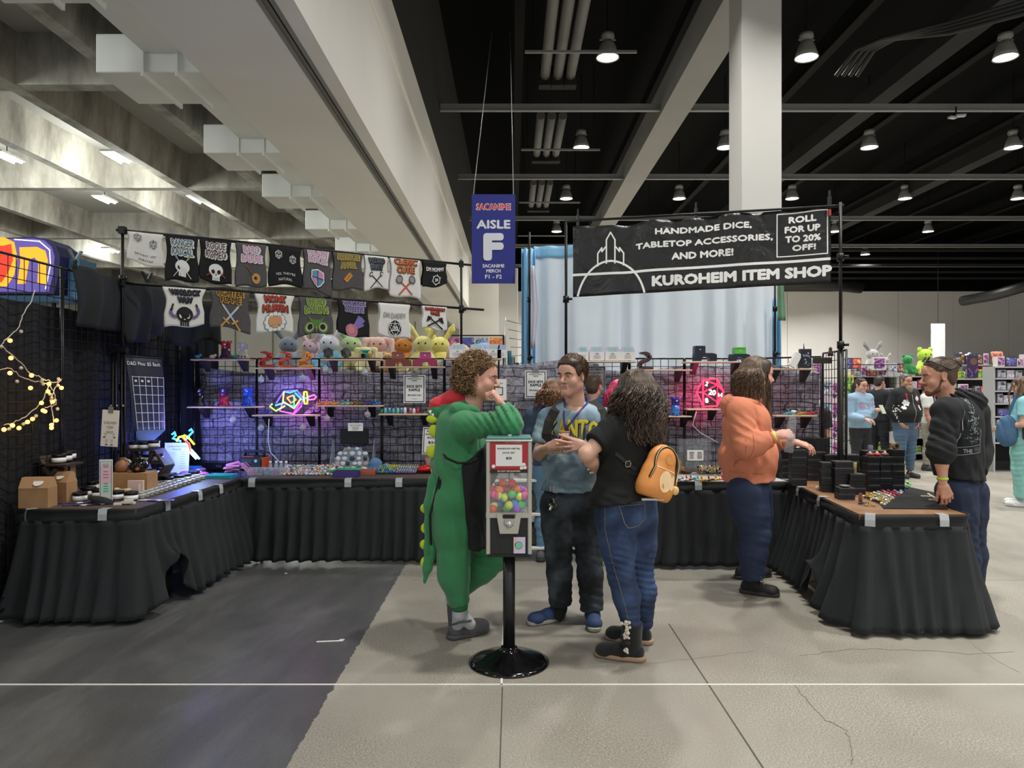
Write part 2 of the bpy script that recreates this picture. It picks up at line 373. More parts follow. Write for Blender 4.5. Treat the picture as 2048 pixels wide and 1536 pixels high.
# black hall: cross beams, big light beam, pipes
for i in range(6):
 y=13.2+6.6*i
 mb=MB();mb.box((17,y,9.2),(38,.12,.03));mb.box((17,y,9.28),(38,.03,.14));mb.box((17,y,9.36),(38,.12,.03));struct(mb,'trim_steel_beam',GREYSTEEL)
for i in range(9):
 x=.2+i*4.4;mb=MB();mb.box((x,22,11.0),(.26,60,.05));mb.box((x,22,11.3),(.06,60,.6));struct(mb,'trim_joist',BLKSTEEL)
struct(MB().box((4.51,20,9.5),(.76,60,.84)),'trim_main_beam',M('#8a8986',.8,noise=.05,nscale=.8))
for x in(10.8,17.5):struct(MB().box((x,22,10.1),(.55,60,.5)),'trim_dark_beam',M('#101010',.9))
for a,b,nm in((9,18.5,'nearest'),(21.2,24.8,'middle'),(28.2,31.9,'farthest')):
 for k in range(3):
  o=MB().cyl((.86+k*.33,a,9.6),(.86+k*.33,b,9.6),.13,n=14).build('ceiling_pipe',M('#5c5c5a',.6))
  tag(o,'%s of the three grey pipes in the %s ceiling bundle'%(('left','middle','right')[k],nm),'pipe','pipes under the black ceiling')
  struct(MB().box((.86+k*.33,b+.1,9.6),(.32,.3,.5)),'trim_pipe_block',M('#0a0a0a',.9))
for y in(16.5,23.4,30.2,37):
 t=thing('hanging_rail','','rail',(1.6,y,9.3),0,'thin rails hung under the ceiling pipes');t['label']='%s thin grey rail hung under the ceiling pipes'%{16.5:'nearest',23.4:'second',30.2:'third',37:'farthest'}[y]
 MB().box((0,0,0),(2.6,.05,.06)).build('bar',GREYSTEEL,t)
 for s in(-1.1,1.1):MB().cyl((s,0,0),(s,0,2.8),.012,n=5).build('rod',BLKSTEEL,t)
for k in range(4):
 pts=[P(1672+k*14,152,16),P(1712+k*12,100,15.5),P(1765+k*8,78,15),P(1900,45+k*7,14),P(2080,-8+k*9,13)]
 pts=[Vector((p.x,p.y,9.9+.02*k))if False else p for p in pts]
 o=MB().tube(pts,.045,n=8).build('conduit',M('#262626',.7));tag(o,'%s dark conduit in the bent bundle below the black ceiling'%('lowest','second lowest','second highest','highest')[3-k],'pipe','bent conduits near the ceiling')
mb=MB();mb.tube([(10,48.8,8.5),(22,48.8,8.5),(24,48.8,8.3)],.5,n=14);[mb.cyl((x,48.8,8.7),(x,48.8,12.1),.03,n=5)for x in(11,16,21)];tag(mb.build('round_duct',M('#151515',.4)),'long black round duct along top of the back wall','duct')
pts=[P(1925,602,40),P(1990,590,38),P(2060,570,36)];tag(MB().tube(pts,.28,n=12).build('flexible_duct',M('#121212',.5)),'short black duct end slanting up at far right wall','duct')
# more clutter beams far away
for i in range(5):
 struct(MB().box((20,41+i*1.7,9.3-.15*i),(36,.12,.12)),'trim_far_pipe',M('#1b1b1b',.7))
# high bay lamps
def make_lamp():
 t=thing('high_bay_lamp','x','ceiling light',(0,0,0))
 MB().lathe([(.05,.62),(.16,.6),(.17,.5),(.13,.48),(.13,.42)],n=18).build('ballast',M('#8b8b88',.5),t)
 MB().lathe([(.13,.42),(.19,.3),(.25,.12),(.29,0),(.27,0),(.24,.1),(.12,.4)],n=20).build('reflector',M('#94948f',.5),t)
 MB().lathe([(.001,.03),(.15,.025),(.265,.02)],n=20).build('lens',M('#f6fbff',.4,emit=9),t)
 MB().cyl((0,0,.62),(0,0,2.5),.015,n=5).build('cord',BLKSTEEL,t)
 MB().box((0,0,.45),(.4,.03,.03)).build('bracket',GREYSTEEL,t)
 return t
lamp0=None;rows=['nearest','second','third','fourth','fifth'];cols=['first','second','third','fourth','fifth']
for i,ly in enumerate(LAMP_Y[4:]):
 for k,lx in enumerate(LAMP_X[:5]):
  if i==0 and k>2:continue
  lab='round bell-shaped lamp, %s from the left in the %s row of the black ceiling'%(cols[k],rows[i])
  if lamp0 is None:lamp0=make_lamp();lamp0.location=(lx,ly,LAMP_Z-.22);lamp0['label']=lab;lamp0['group']='high bay lamps'
  else:dup(lamp0,(lx,ly,LAMP_Z-.22),0,lab,'high bay lamps')
# emergency lamp and alarm in the far ceiling
t=thing('twin_spot','small twin-head white fitting clamped under the second steel beam at right','ceiling light',P(1912,235,19.6))
MB().box((-.1,0,0),(.22,.12,.05),rz=.3).box((.12,0,.05),(.25,.14,.05),rz=-.2).build('heads',M('#a9a9b0',.4),t);MB().cyl((0,0,.05),(0,0,.3),.02).build('stem',BLKSTEEL,t)
# hanging white panel near the far wall
t=thing('hanging_sign','tall narrow white panel hanging before the far back wall','sign',P(1876,720,40))
MB().box((-.2,0,1.05),(.39,.02,2.0)).box((.2,0,1.05),(.39,.02,2.0)).build('panel',M('#e9eef0',.7),t);MB().cyl((0,0,2.05),(0,0,9.15),.012,n=5).build('cord',BLACK,t)
# ============================================================ SIGNED-DISTANCE MODELLER (people, cloth, soft toys)
def V3(a):return np.array(tuple(a),dtype=np.float64)
class SDF:
 """smooth union of round cones and ellipsoids, meshed with surface nets"""
 def __init__(s,k=.02):s.ops=[];s.k=k;s.post=[]
 def cone(s,a,b,r1,r2=None,k=None,sub=False,flat=0,sq=None):
  # sq = (direction, factor): the section is flattened by factor along direction
  s.ops.append(('c',V3(a),V3(b),r1,r1 if r2 is None else r2,s.k if k is None else k,sub,flat,sq));return s
 def chain(s,pts,rs,k=None,**kw):
  for i in range(len(pts)-1):s.cone(pts[i],pts[i+1],rs[i],rs[i+1],k,**kw)
  return s
 def ell(s,c,r,k=None,rot=None,sub=False):
  r=r if hasattr(r,'__len__')else(r,r,r)
  m=np.eye(3)if rot is None else np.array(rot.to_3x3()if hasattr(rot,'to_3x3')else rot,dtype=float)
  s.ops.append(('e',V3(c),V3(r),m,s.k if k is None else k,sub));return s
 def cut(s,p,n,k=.004):s.ops.append(('p',V3(p),V3(Vector(n).normalized()),k));return s     # removes the side n points to
 def bounds(s):
  lo=np.full(3,1e9);hi=-lo
  for o in s.ops:
   if o[0]=='c' and not o[6]:
    r=max(o[3],o[4])
    if o[8]:r*=max(1,o[8][1],1/o[8][1])
    lo=np.minimum(lo,np.minimum(o[1],o[2])-r);hi=np.maximum(hi,np.maximum(o[1],o[2])+r)
   if o[0]=='e' and not o[5]:
    r=np.abs(o[3])@o[2];lo=np.minimum(lo,o[1]-r);hi=np.maximum(hi,o[1]+r)
  return lo,hi
 def mesh(s,h,disp=None,inner=None):
  lo,hi=s.bounds();lo=lo-3*h;hi=hi+3*h
  n=np.ceil((hi-lo)/h).astype(int)+1
  ax=[lo[i]+h*np.arange(n[i])for i in range(3)]
  Fd=np.full(n,1.0,dtype=np.float32)
  for o in s.ops:
   if o[0]=='p':
    _,p,nn,k=o
    X=ax[0][:,None,None];Y=ax[1][None,:,None];Z=ax[2][None,None,:]
    d=((X-p[0])*nn[0]+(Y-p[1])*nn[1]+(Z-p[2])*nn[2]).astype(np.float32)
    hh=np.maximum(k-np.abs(Fd-d),0)/k;Fd=np.maximum(Fd,d)+hh*hh*k*.25;continue
   if o[0]=='c':
    _,a,b,r1,r2,k,sub,flat,sq=o;r=max(r1,r2)
    if sq:r*=max(1,sq[1],1/sq[1])
    bl=np.minimum(a,b)-r-k-2*h;bh=np.maximum(a,b)+r+k+2*h
   else:
    _,c,rr,m,k,sub=o;e=np.abs(m)@rr;bl=c-e-k-2*h;bh=c+e+k+2*h
   i0=np.clip(np.floor((bl-lo)/h).astype(int),0,n);i1=np.clip(np.ceil((bh-lo)/h).astype(int)+1,0,n)
   if np.any(i1<=i0):continue
   X=ax[0][i0[0]:i1[0]][:,None,None];Y=ax[1][i0[1]:i1[1]][None,:,None];Z=ax[2][i0[2]:i1[2]][None,None,:]
   if o[0]=='c':
    if sq:
     sd=V3(Vector(sq[0]).normalized());f=sq[1]
     t=(X-a[0])*sd[0]+(Y-a[1])*sd[1]+(Z-a[2])*sd[2]
     g=(1/f-1)
     X=X+t*sd[0]*g;Y=Y+t*sd[1]*g;Z=Z+t*sd[2]*g
     tb=float(np.dot(b-a,sd));b=b+tb*sd*g
    ba=b-a;L2=float(ba@ba)+1e-12;L=math.sqrt(L2)
    px,py,pz=X-a[0],Y-a[1],Z-a[2]
    t=(px*ba[0]+py*ba[1]+pz*ba[2])/L2
    # slanted projection so that the cone flank is right
    q2=np.maximum(px*px+py*py+pz*pz-t*t*L2,0);q=np.sqrt(q2)
    tt=np.clip(t+q*(r1-r2)*-1/L2*1.0,0,1)if abs(r1-r2)<L else np.clip(t,0,1)
    dx,dy,dz=px-tt*ba[0],py-tt*ba[1],pz-tt*ba[2]
    d=np.sqrt(dx*dx+dy*dy+dz*dz)-(r1+(r2-r1)*tt)
    if flat&1:d=np.maximum(d,-t*L)
    if flat&2:d=np.maximum(d,(t-1)*L)
    if sq:d=d*min(1,sq[1])
   else:
    mi=m.T;px,py,pz=X-c[0],Y-c[1],Z-c[2]
    u=[(mi[i,0]*px+mi[i,1]*py+mi[i,2]*pz)for i in range(3)]
    k0=np.sqrt((u[0]/rr[0])**2+(u[1]/rr[1])**2+(u[2]/rr[2])**2)+1e-9
    k1=np.sqrt((u[0]/rr[0]**2)**2+(u[1]/rr[1]**2)**2+(u[2]/rr[2]**2)**2)+1e-9
    d=k0*(k0-1)/k1
   d=d.astype(np.float32);sl=(slice(i0[0],i1[0]),slice(i0[1],i1[1]),slice(i0[2],i1[2]));A=Fd[sl]
   if sub:
    d=-d;hh=np.maximum(k-np.abs(A-d),0)/k;Fd[sl]=np.maximum(A,d)+hh*hh*k*.25
   else:
    hh=np.maximum(k-np.abs(A-d),0)/k;Fd[sl]=np.minimum(A,d)-hh*hh*k*.25
  if disp is not None:
   w_=np.nonzero(np.abs(Fd)<.03)
   if len(w_[0]):
    p=np.stack([ax[i][w_[i]]for i in range(3)],1);Fd[w_]+=disp(p).astype(np.float32)
  return nets(Fd,ax,h)
def nets(Fd,ax,h):
 S=Fd<0
 c=S[:-1,:-1,:-1].astype(np.int8)
 for dx in(0,1):
  for dy in(0,1):
   for dz in(0,1):
    if dx or dy or dz:c=c+S[dx:S.shape[0]-1+dx,dy:S.shape[1]-1+dy,dz:S.shape[2]-1+dz]
 idx=np.nonzero((c>0)&(c<8));m=len(idx[0])
 vid=np.full(c.shape,-1,dtype=np.int32);vid[idx]=np.arange(m)
 acc=np.zeros((m,3));cnt=np.zeros(m)
 i,j,k=idx
 val={(a,b,d):Fd[i+a,j+b,k+d]for a in(0,1)for b in(0,1)for d in(0,1)}
 for axis in range(3):
  for o1 in(0,1):
   for o2 in(0,1):
    p=[0,0,0];q=[0,0,0];oth=[x for x in range(3)if x!=axis];p[oth[0]]=q[oth[0]]=o1;p[oth[1]]=q[oth[1]]=o2;q[axis]=1
    a=val[tuple(p)];b=val[tuple(q)];cr=(a<0)!=(b<0)
    t=np.where(cr,a/np.where(cr,a-b,1),0);pos=np.zeros((m,3));pos[:,oth[0]]=o1;pos[:,oth[1]]=o2;pos[:,axis]=t
    acc[cr]+=pos[cr];cnt[cr]+=1
 acc/=cnt[:,None]
 vs=np.stack([ax[0][i],ax[1][j],ax[2][k]],1)+acc*h
 fs=[]
 for axis in range(3):
  o=[x for x in range(3)if x!=axis]
  sa=[slice(None)]*3;sb=[slice(None)]*3;sa[axis]=slice(0,-1);sb[axis]=slice(1,None)
  A,B=S[tuple(sa)],S[tuple(sb)];e=np.nonzero(A!=B);e=np.stack(e,1)
  ok=(e[:,o[0]]>0)&(e[:,o[1]]>0)&(e[:,o[0]]<c.shape[o[0]])&(e[:,o[1]]<c.shape[o[1]])&(e[:,axis]<c.shape[axis]);e=e[ok]
  flip=A[tuple(e.T)]
  def g(d0,d1):
   q=e.copy();q[:,o[0]]-=d0;q[:,o[1]]-=d1;return vid[tuple(q.T)]
  quad=np.stack([g(1,1),g(0,1),g(0,0),g(1,0)],1)
  if axis==1:flip=~flip
  quad[~flip]=quad[~flip][:,::-1];fs.append(quad)
 fs=np.concatenate(fs);fs=fs[(fs>=0).all(1)]
 return vs,fs
def np_obj(name,geos,mats,parent=None,loc=None,mfun=None,label=None,smooth=True):
 """geos: list of (verts, quads, material index)"""
 V_=[];F_=[];MI=[];off=0
 for g in geos:
  v,f,mi=g;V_.append(v);F_.append(f+off);MI.append(np.full(len(f),mi,dtype=np.int32));off+=len(v)
 V_=np.concatenate(V_);F_=np.concatenate(F_);MI=np.concatenate(MI)
 if mfun is not None:MI=mfun(V_[F_].mean(1),MI)
 me=bpy.data.meshes.new(name);nf=len(F_);w_=F_.shape[1]
 me.vertices.add(len(V_));me.vertices.foreach_set('co',V_.astype(np.float32).ravel())
 me.loops.add(nf*w_);me.loops.foreach_set('vertex_index',F_.astype(np.int32).ravel())
 me.polygons.add(nf);me.polygons.foreach_set('loop_start',np.arange(nf,dtype=np.int32)*w_)
 try:me.polygons.foreach_set('loop_total',np.full(nf,w_,dtype=np.int32))
 except Exception:pass
 mats=mats if isinstance(mats,(list,tuple))else[mats]
 for m in mats:me.materials.append(m)
 me.polygons.foreach_set('material_index',MI);me.polygons.foreach_set('use_smooth',[smooth]*nf);me.update(calc_edges=True)
 o=bpy.data.objects.new(name,me);C.objects.link(o)
 if parent:o.parent=parent
 if loc is not None:o.location=loc
 if label:o['label']=label
 return o
def xf(geo,m4):
 v,f,mi=geo;m=np.array(m4);return(v@m[:3,:3].T+m[:3,3],f,mi)
def folds(dirv,freq,amp,seed=0,region=None,mix=.6):
 """soft cloth creases running across dirv"""
 freq=freq*2.7;amp=amp*.75
 rr=np.random.RandomState(seed);d=V3(Vector(dirv).normalized());a=V3(Vector(dirv).orthogonal().normalized());b=np.cross(d,a)
 ph=rr.rand(8)*6.28
 def f(p):
  t=p@d;u=p@a;v_=p@b
  w1=np.sin(t*freq+2.1*np.sin(u*13+ph[0])+1.8*np.sin(v_*15+ph[1])+ph[2])
  w2=np.sin(t*freq*1.9+2.2*np.sin(u*13+ph[3])+1.9*np.sin(v_*8+ph[4])+ph[5])
  env=.5+.5*np.sin(u*7+ph[6])*np.sin(t*5+v_*6+ph[7])
  r=amp*env*(w1*(1-mix*.5)+w2*mix*.5)
  if region is not None:r=r*region(p)
  return r
 return f
def near(c,rad):
 c=V3(c);return lambda p:np.exp(-((p-c)**2).sum(1)/rad**2)
def addf(*fs):return lambda p:sum(f(p)for f in fs)
# ============================================================ PEOPLE
SKIN=M('#c79a84',.55,noise=.06,nscale=30,bump=.03,bscale=300,name='skin');LIP=M('#b5766b',.5);EYEW=M('#d8d2cc',.3);EYED=M('#2a1d18',.2)
def frame(o,fwd,up=(0,0,1)):
 f=Vector(fwd).normalized();u=Vector(up);r=f.cross(u).normalized();u=r.cross(f)
 m=Matrix((r,f,u)).transposed().to_4x4();m.translation=Vector(o);return m    # local x = right, y = forward, z = up
def head_geo(h=.0032,jaw=1.0,nose=1.0,beard=0,chub=0,female=False):
 s=SDF(.02)
 s.ell((0,-.012,.035),(.074,.095,.082));s.ell((0,.024,-.03),(.06+.008*chub,.062,.082),.03)
 s.cone((-.048*jaw-.006*chub,-.004,-.06),(0,.062,-.1),.022+.008*chub,.02,.03);s.cone((.048*jaw+.006*chub,-.004,-.06),(0,.062,-.1),.022+.008*chub,.02,.03)
 s.ell((0,.066,-.1),(.02,.016,.016),.02)
 for q in(-1,1):
  s.ell((q*.036,.056,-.034),(.026+.005*chub,.024,.026),.025)
  s.cone((q*.046,.068,.017),(q*.012,.083,.016),.009,.011,.014)
 s.ell((0,.072,.045),(.045,.02,.03),.03)
 for q in(-1,1):s.ell((q*.031,.093,-.001),(.016,.012,.0095),.012,sub=True)
 for q in(-1,1):
  s.ell((q*.0305,.0745,.0015),(.0145,.0125,.0125),.003)      # the lids
 s.cone((0,.083,.012),(0,.083+.026*nose,-.03),.0075,.0105,.008);s.ell((0,.083+.022*nose,-.033),(.011,.011,.009),.008)
 for q in(-1,1):s.ell((q*.0115,.094,-.036),(.008,.011,.0075),.006)
 s.cone((-.017,.082,-.061),(.017,.082,-.061),.0065,k=.008);s.cone((-.014,.084,-.0715),(.014,.084,-.0715),.0068,k=.008)
 s.ell((0,.095,-.0662),(.024,.009,.0016),.003,sub=True)
 for q in(-1,1):
  rot=Matrix.Rotation(q*-.35,3,'Z')
  s.ell((q*.078,-.006,-.004),(.008,.019,.032),.006,rot);s.ell((q*.086,-.003,.0),(.006,.010,.02),.005,rot,sub=True)
 s.cone((0,-.02,-.05),(0,-.045,-.2),.053+.006*chub,.058+.006*chub,.03)
 v,f=s.mesh(h);return(v,f,0)
def head_extra(par,m,brow='#3a2a20',iris='#3a3026'):
 mb=MB()
 for q in(-1,1):
  mb.ball((q*.0305,.0805,-.0008),(.0105,.0085,.0052),10,0)
 o=mb.build('eyes',[EYEW],par,mat4=m)
 mb=MB()
 for q in(-1,1):mb.ball((q*.0305-.001,.0865,-.0006),(.0048,.003,.0048),8,0)
 mb.build('iris',M(iris,.2),o)
 mb=MB()
 for q in(-1,1):
  mb.tube([(q*.051,.077,.015),(q*.041,.089,.021),(q*.028,.0945,.021),(q*.014,.0965,.017)],.004,6,rs=[.002,.0045,.005,.004])
  mb.tube([(q*.0435,.079,-.001),(q*.036,.0855,.0045),(q*.028,.0865,.005),(q*.0195,.085,.001)],.0012,4)
 mb.build('eyebrows',M(brow,.8),par,mat4=m)
def lipmask(m,lipi=1):
 im=np.array(m.inverted())
 def f(c,MI):
  p=c@im[:3,:3].T+im[:3,3]
  k=((p[:,0]/.021)**2+((p[:,2]+.0665)/.0095)**2<1)&(p[:,1]>.083)&(p[:,1]<.105)
  MI=MI.copy();MI[k]=lipi;return MI
 return f
def hand_ops(s,wrist,fdir,nrm,side=1,curl=(.3,.4,.45,.5),spread=.1,thumb=(.6,.5),sc=1.0,k=.006,curls2=None):
 """fdir: wrist to knuckles; nrm: back of the hand; side +1: the thumb lies on cross(fdir, nrm)"""
 f=Vector(fdir).normalized();n=Vector(nrm);n=(n-f*n.dot(f)).normalized();t=f.cross(n)*side;w0=Vector(wrist)
 s.cone(w0-f*.03*sc,w0+f*.02*sc,.026*sc,.027*sc,.02,sq=(n,.8))
 kn=[]
 for i,(u,l)in enumerate(((.030,.086),(.010,.092),(-.011,.088),(-.030,.078))):
  kp=w0+f*l*sc+t*u*sc;kn.append(kp);s.cone(w0+f*.02*sc+t*u*.55*sc,kp,.0155*sc,.0115*sc,.012)
 L=((.042,.025,.02),(.047,.03,.021),(.043,.027,.02),(.034,.02,.018));RR=((.0095,.0085,.0078,.0065),(.0098,.0088,.008,.0067),(.0095,.0085,.0076,.0063),(.0085,.0075,.0068,.0058))
 for i in range(4):
  d=(f+t*spread*(1.2,.35,-.4,-1.2)[i]).normalized();p=kn[i];c=curl[i];c2=(curls2 or curl)[i];ang=c
  for j in range(3):
   dd=(d*math.cos(ang)-n*math.sin(ang)).normalized();q=p+dd*L[i][j]*sc
   s.cone(p,q,RR[i][j]*sc,RR[i][j+1]*sc,.004);p=q;ang+=c2*(1.1 if j==0 else .8)
 p=w0+f*.018*sc+t*.022*sc-n*.006*sc;a,b=thumb
 d=(f*math.cos(a)+t*math.sin(a)-n*.25).normalized();q=p+d*.042*sc;s.cone(p,q,.0155*sc,.0115*sc,.014)
 d2=(d+(f-t*.5)*b*.5-n*b*.4).normalized();q2=q+d2*.032*sc;s.cone(q,q2,.0112*sc,.0095*sc,.005)
 d3=(d2+(f-t*.6)*b*.5-n*b*.4).normalized();s.cone(q2,q2+d3*.026*sc,.0098*sc,.0078*sc,.004)
def hand_geo(h=.0032,**kw):
 s=SDF(.006);hand_ops(s,**kw);v,f=s.mesh(h);return(v,f,0)
def strands(par,paths,r,mat,name='hair',n=3,taper=True,mats=None):
 """all strands of a head of hair as one part; paths: list of point lists"""
 V_=[];F_=[];MI=[];off=0;rr=np.random.RandomState(5)
 for pts in paths:
  p=np.asarray([tuple(q)for q in pts],dtype=float);m=len(p)
  d=np.gradient(p,axis=0);d/=np.linalg.norm(d,axis=1)[:,None]+1e-9
  ref=np.array([.3,.5,.81]);a=np.cross(d,ref);a/=np.linalg.norm(a,axis=1)[:,None]+1e-9;b=np.cross(d,a)
  w_=r*(np.linspace(1,.35,m)if taper else np.ones(m));ring=[]
  for k in range(n):
   t=2*math.pi*k/n;ring.append(p+(a*math.cos(t)+b*math.sin(t))*w_[:,None])
  V_.append(np.stack(ring,1).reshape(-1,3));i=np.arange((m-1)*n);j=i // n;k=i%n;k2=(k+1)%n
  F_.append(np.stack([j*n+k,j*n+k2,(j+1)*n+k2,(j+1)*n+k],1)+off);off+=m*n
  MI.append(np.full(len(i),rr.randint(0,len(mats)if mats else 1)))
 o=np_obj(name,[(np.concatenate(V_),np.concatenate(F_),0)],mats or mat,par,mfun=lambda c,mi:np.concatenate(MI).astype(np.int32));return o
def hair_mats(base,*others):return[M(c,.45,spec=.6)for c in(base,)+others]
class Rig:
 """joints of a figure, from picture points (px, py, distance); everything is kept relative to the point on the floor below"""
 def __init__(s,J,base,b=1.0,limb=1.0,fwd=None):
  s.o=Vector(base);s.J={k:(P(*v)if not isinstance(v,Vector)else v)-s.o for k,v in J.items()};s.b=b;s.limb=limb
  J=s.J;lat=(J['S2']-J['S1']);lat.z=0;lat.normalize()
  s.up=(J['N']-J['P']).normalized()
  f=Vector(fwd).normalized()if fwd is not None else s.up.cross(lat)
  s.fwd=f;s.lat=f.cross(Vector((0,0,1))).normalized()if fwd is not None else lat
  m=frame((0,0,0),f,s.up).to_3x3();s.rot=m
 def torso(s,S,g=0,belly=0,hips=1,chest=1,bust=0,kk=.05):
  J=s.J;b=s.b;rot=s.rot
  S.ell(J['C'],(.165*b*chest+g,.108*b*chest+g,.19+g),kk,rot)
  S.ell(J['C'].lerp(J['N'],.55),(.15*b+g,.085*b+g,.10+g),kk,rot)
  S.ell(J['W']+s.fwd*belly*.5,(.145*b+g+belly*.5,.105*b+g+belly,.17+g),kk,rot)
  S.ell(J['P'],(.168*b*hips+g,.115*b*hips+g,.13+g),kk,rot)
  if bust:
   for q in(-1,1):S.ell(J['C']+s.lat*.075*q+s.fwd*.085*b-s.up*.03,(.075,.065,.075),.04,rot)
  for k in('S1','S2'):
   S.cone(J['N']-s.up*.03,J[k],.05*b+g,.052*s.limb+g,.045)
 def arm(s,S,i,g=0,part='uf',flat=0,kk=.02,end=1.0,g2=None):
  J=s.J;L=s.limb;g2=g if g2 is None else g2
  a,e,w_=J['S%d'%i],J['E%d'%i],J['R%d'%i]
  if 'u' in part:
   q=a.lerp(e,end if 'f' not in part else 1);S.cone(a,q,.054*L+g,.045*L+(g2 if 'f' not in part else g),kk,flat=2 if(flat and 'f' not in part)else 0)
  if 'f' in part:
   q=e.lerp(w_,end);m_=e.lerp(q,.35);S.cone(e,m_,.044*L+g,.043*L+g,kk);S.cone(m_,q,.043*L+g,(.043+(.027-.043)*end)*L+g2,kk,flat=2 if flat else 0)
 def leg(s,S,i,g=0,g2=None,part='ts',end=1.0,flat=0,kk=.03):
  J=s.J;L=s.limb*(.6+.4*s.b);g2=g if g2 is None else g2
  h_,k_,a_=J['H%d'%i],J['K%d'%i],J['A%d'%i]
  if 't' in part:
   m_=h_.lerp(k_,.45);S.cone(h_,m_,.092*L+g,.078*L+g,kk);S.cone(m_,k_,.078*L+g,.056*L+g,kk)
  if 's' in part:
   q=k_.lerp(a_,end);m_=k_.lerp(q,.35)+(-s.fwd)*.012;S.cone(k_,m_,.055*L+g,.056*L+g,kk);S.cone(m_,q,.056*L+g,.037*L+g2,kk,flat=2 if flat else 0)
def skin_body(rig,par,m,h1,h2,skin,head_kw={},h=.011,lips=LIP,legs=True,torso_kw={},hh=.0034,extra=None,headgeo=None):
 """the whole body as one continuous mesh: trunk, limbs, head and hands"""
 S=SDF(.03);torso_kw=dict(torso_kw,hips=.86);rig.torso(S,-.014,**torso_kw)
 for i in(1,2):
  rig.arm(S,i,-.004)
  if legs:rig.leg(S,i,-.016);a=rig.J['A%d'%i];S.cone(a-Vector((0,0,.02)),a+rig.fwd*.05-Vector((0,0,.055)),.03,.024)
 hp=m.to_translation();S.cone(rig.J['N']-rig.up*.02,hp-(m.to_3x3()@Vector((0,.03,.11))),.06,.053,.03)
 v,f=S.mesh(h);geos=[(v,f,0)]
 geos.append(xf(headgeo or head_geo(hh,**head_kw),m))
 for hd in(h1,h2):
  if hd:
   s=SDF(.006);hand_ops(s,**hd);v,f=s.mesh(hh);geos.append((v,f,0))
 return np_obj('body',geos,[skin,lips],par,mfun=lipmask(m))
def cloth_obj(name,S,mats,par,h=.011,disp=None,mfun=None,label=None):
 v,f=S.mesh(h,disp);return np_obj(name,[(v,f,0)],mats,par,mfun=mfun,label=label)
def shoe(par,heel,toe,mats,L=None,sole=True,style='sneaker',ankle=None,name='shoe',wd=1.0,up=None):
 """heel, toe: points on the ground relative to the thing; mats: upper, sole, extra"""
 heel=Vector(heel);toe=Vector(toe);f=(toe-heel).normalized();L=(toe-heel).length;u=Vector(up)if up else Vector((0,0,1));r=f.cross(u).normalized();u=r.cross(f)
 S=SDF(.02);rot=Matrix((r,f,u)).transposed()
 q=lambda x,y,z:heel+r*x*wd+f*y*L+u*z
 S.cone(q(0,.14,.045),q(0,.45,.04),.037*wd,.041*wd,.02);S.cone(q(0,.45,.04),q(.004,.84,.034),.043*wd,.036*wd,.02)
 S.ell(q(.0,.8,.04),(.046*wd,.055,.036),.02,rot)
 S.cone(q(0,.17,.07),q(0,.24,.1),.036,.034,.02)
 if style=='clog':S.ell(q(0,.62,.05),(.05*wd,.1,.042),.03,rot)
 S.cut(q(0,0,.012),-u)
 v,f_=S.mesh(.005);o=np_obj(name,[(v,f_,0)],[mats[0]],par)
 T_=SDF(.01);T_.cone(q(0,.12,.022),q(0,.5,.022),.042*wd,.044*wd,.01);T_.cone(q(0,.5,.022),q(.004,.87,.022),.046*wd,.038*wd,.01)
 T_.cut(q(0,0,.03),u);T_.cut(q(0,0,.002),-u)
 v,f_=T_.mesh(.005);np_obj('sole',[(v,f_,0)],[mats[1]],o);return o
def band(par,c,ax,r,hgt,mat,name='wristband',n=16,sq=1):
 m=Vector(ax).to_track_quat('Z','Y').to_matrix().to_4x4()
 return MB().lathe([(r,-hgt/2),(r+.002,0),(r,hgt/2)],c,n,0,m).build(name,mat,par)
def strap(par,pts,w_,t,mat,name='strap',nrm=None,smooth=True):
 """flat band along points; nrm(p) gives the side it faces away from"""
 mb=MB();n=len(pts);vs=[]
 for i,p in enumerate(pts):
  p=Vector(p);d=(Vector(pts[min(i+1,n-1)])-Vector(pts[max(i-1,0)])).normalized();nn=Vector(nrm(p)if callable(nrm)else nrm);nn=(nn-d*nn.dot(d)).normalized();sd=d.cross(nn)
  vs+=[p+sd*w_/2,p+sd*w_/2+nn*t,p-sd*w_/2+nn*t,p-sd*w_/2]
 fs=[(i*4+k,i*4+(k+1)%4,(i+1)*4+(k+1)%4,(i+1)*4+k)for i in range(n-1)for k in range(4)]
 mb.add(vs,fs+[(0,1,2,3),tuple((n-1)*4+k for k in(3,2,1,0))],0,False);return mb.build(name,mat,par)
def bvh_of(o):
 me=o.data;return BVHTree.FromPolygons([v.co.copy()for v in me.vertices],[tuple(p.vertices)for p in me.polygons])
def proj_f(objs,org,u,v,lift=.0025,far=.6,spread=1.0):
 """ink mapping: shoots against the surface of the objects from org + u a + v b"""
 tr=[bvh_of(o)for o in objs];u=Vector(u).normalized();v=Vector(v).normalized();n=u.cross(v).normalized();org=Vector(org)
 def f(a,b,l):
  p=org+u*a+v*b+n*far*.5;best=None
  for t in tr:
   hit=t.ray_cast(p,-n,far)
   if hit[0]is not None and(best is None or hit[3]<best[3]):best=hit
  return(best[0]+n*(lift+.001*l))if best else None
 return f
def dense_text(ink,t,u,v,h,m,lay=1,**k):      # letters cut into small pieces so that they follow cloth
 i0=len(ink.mb.f);ink.text(t,u,v,h,m,lay,**k)
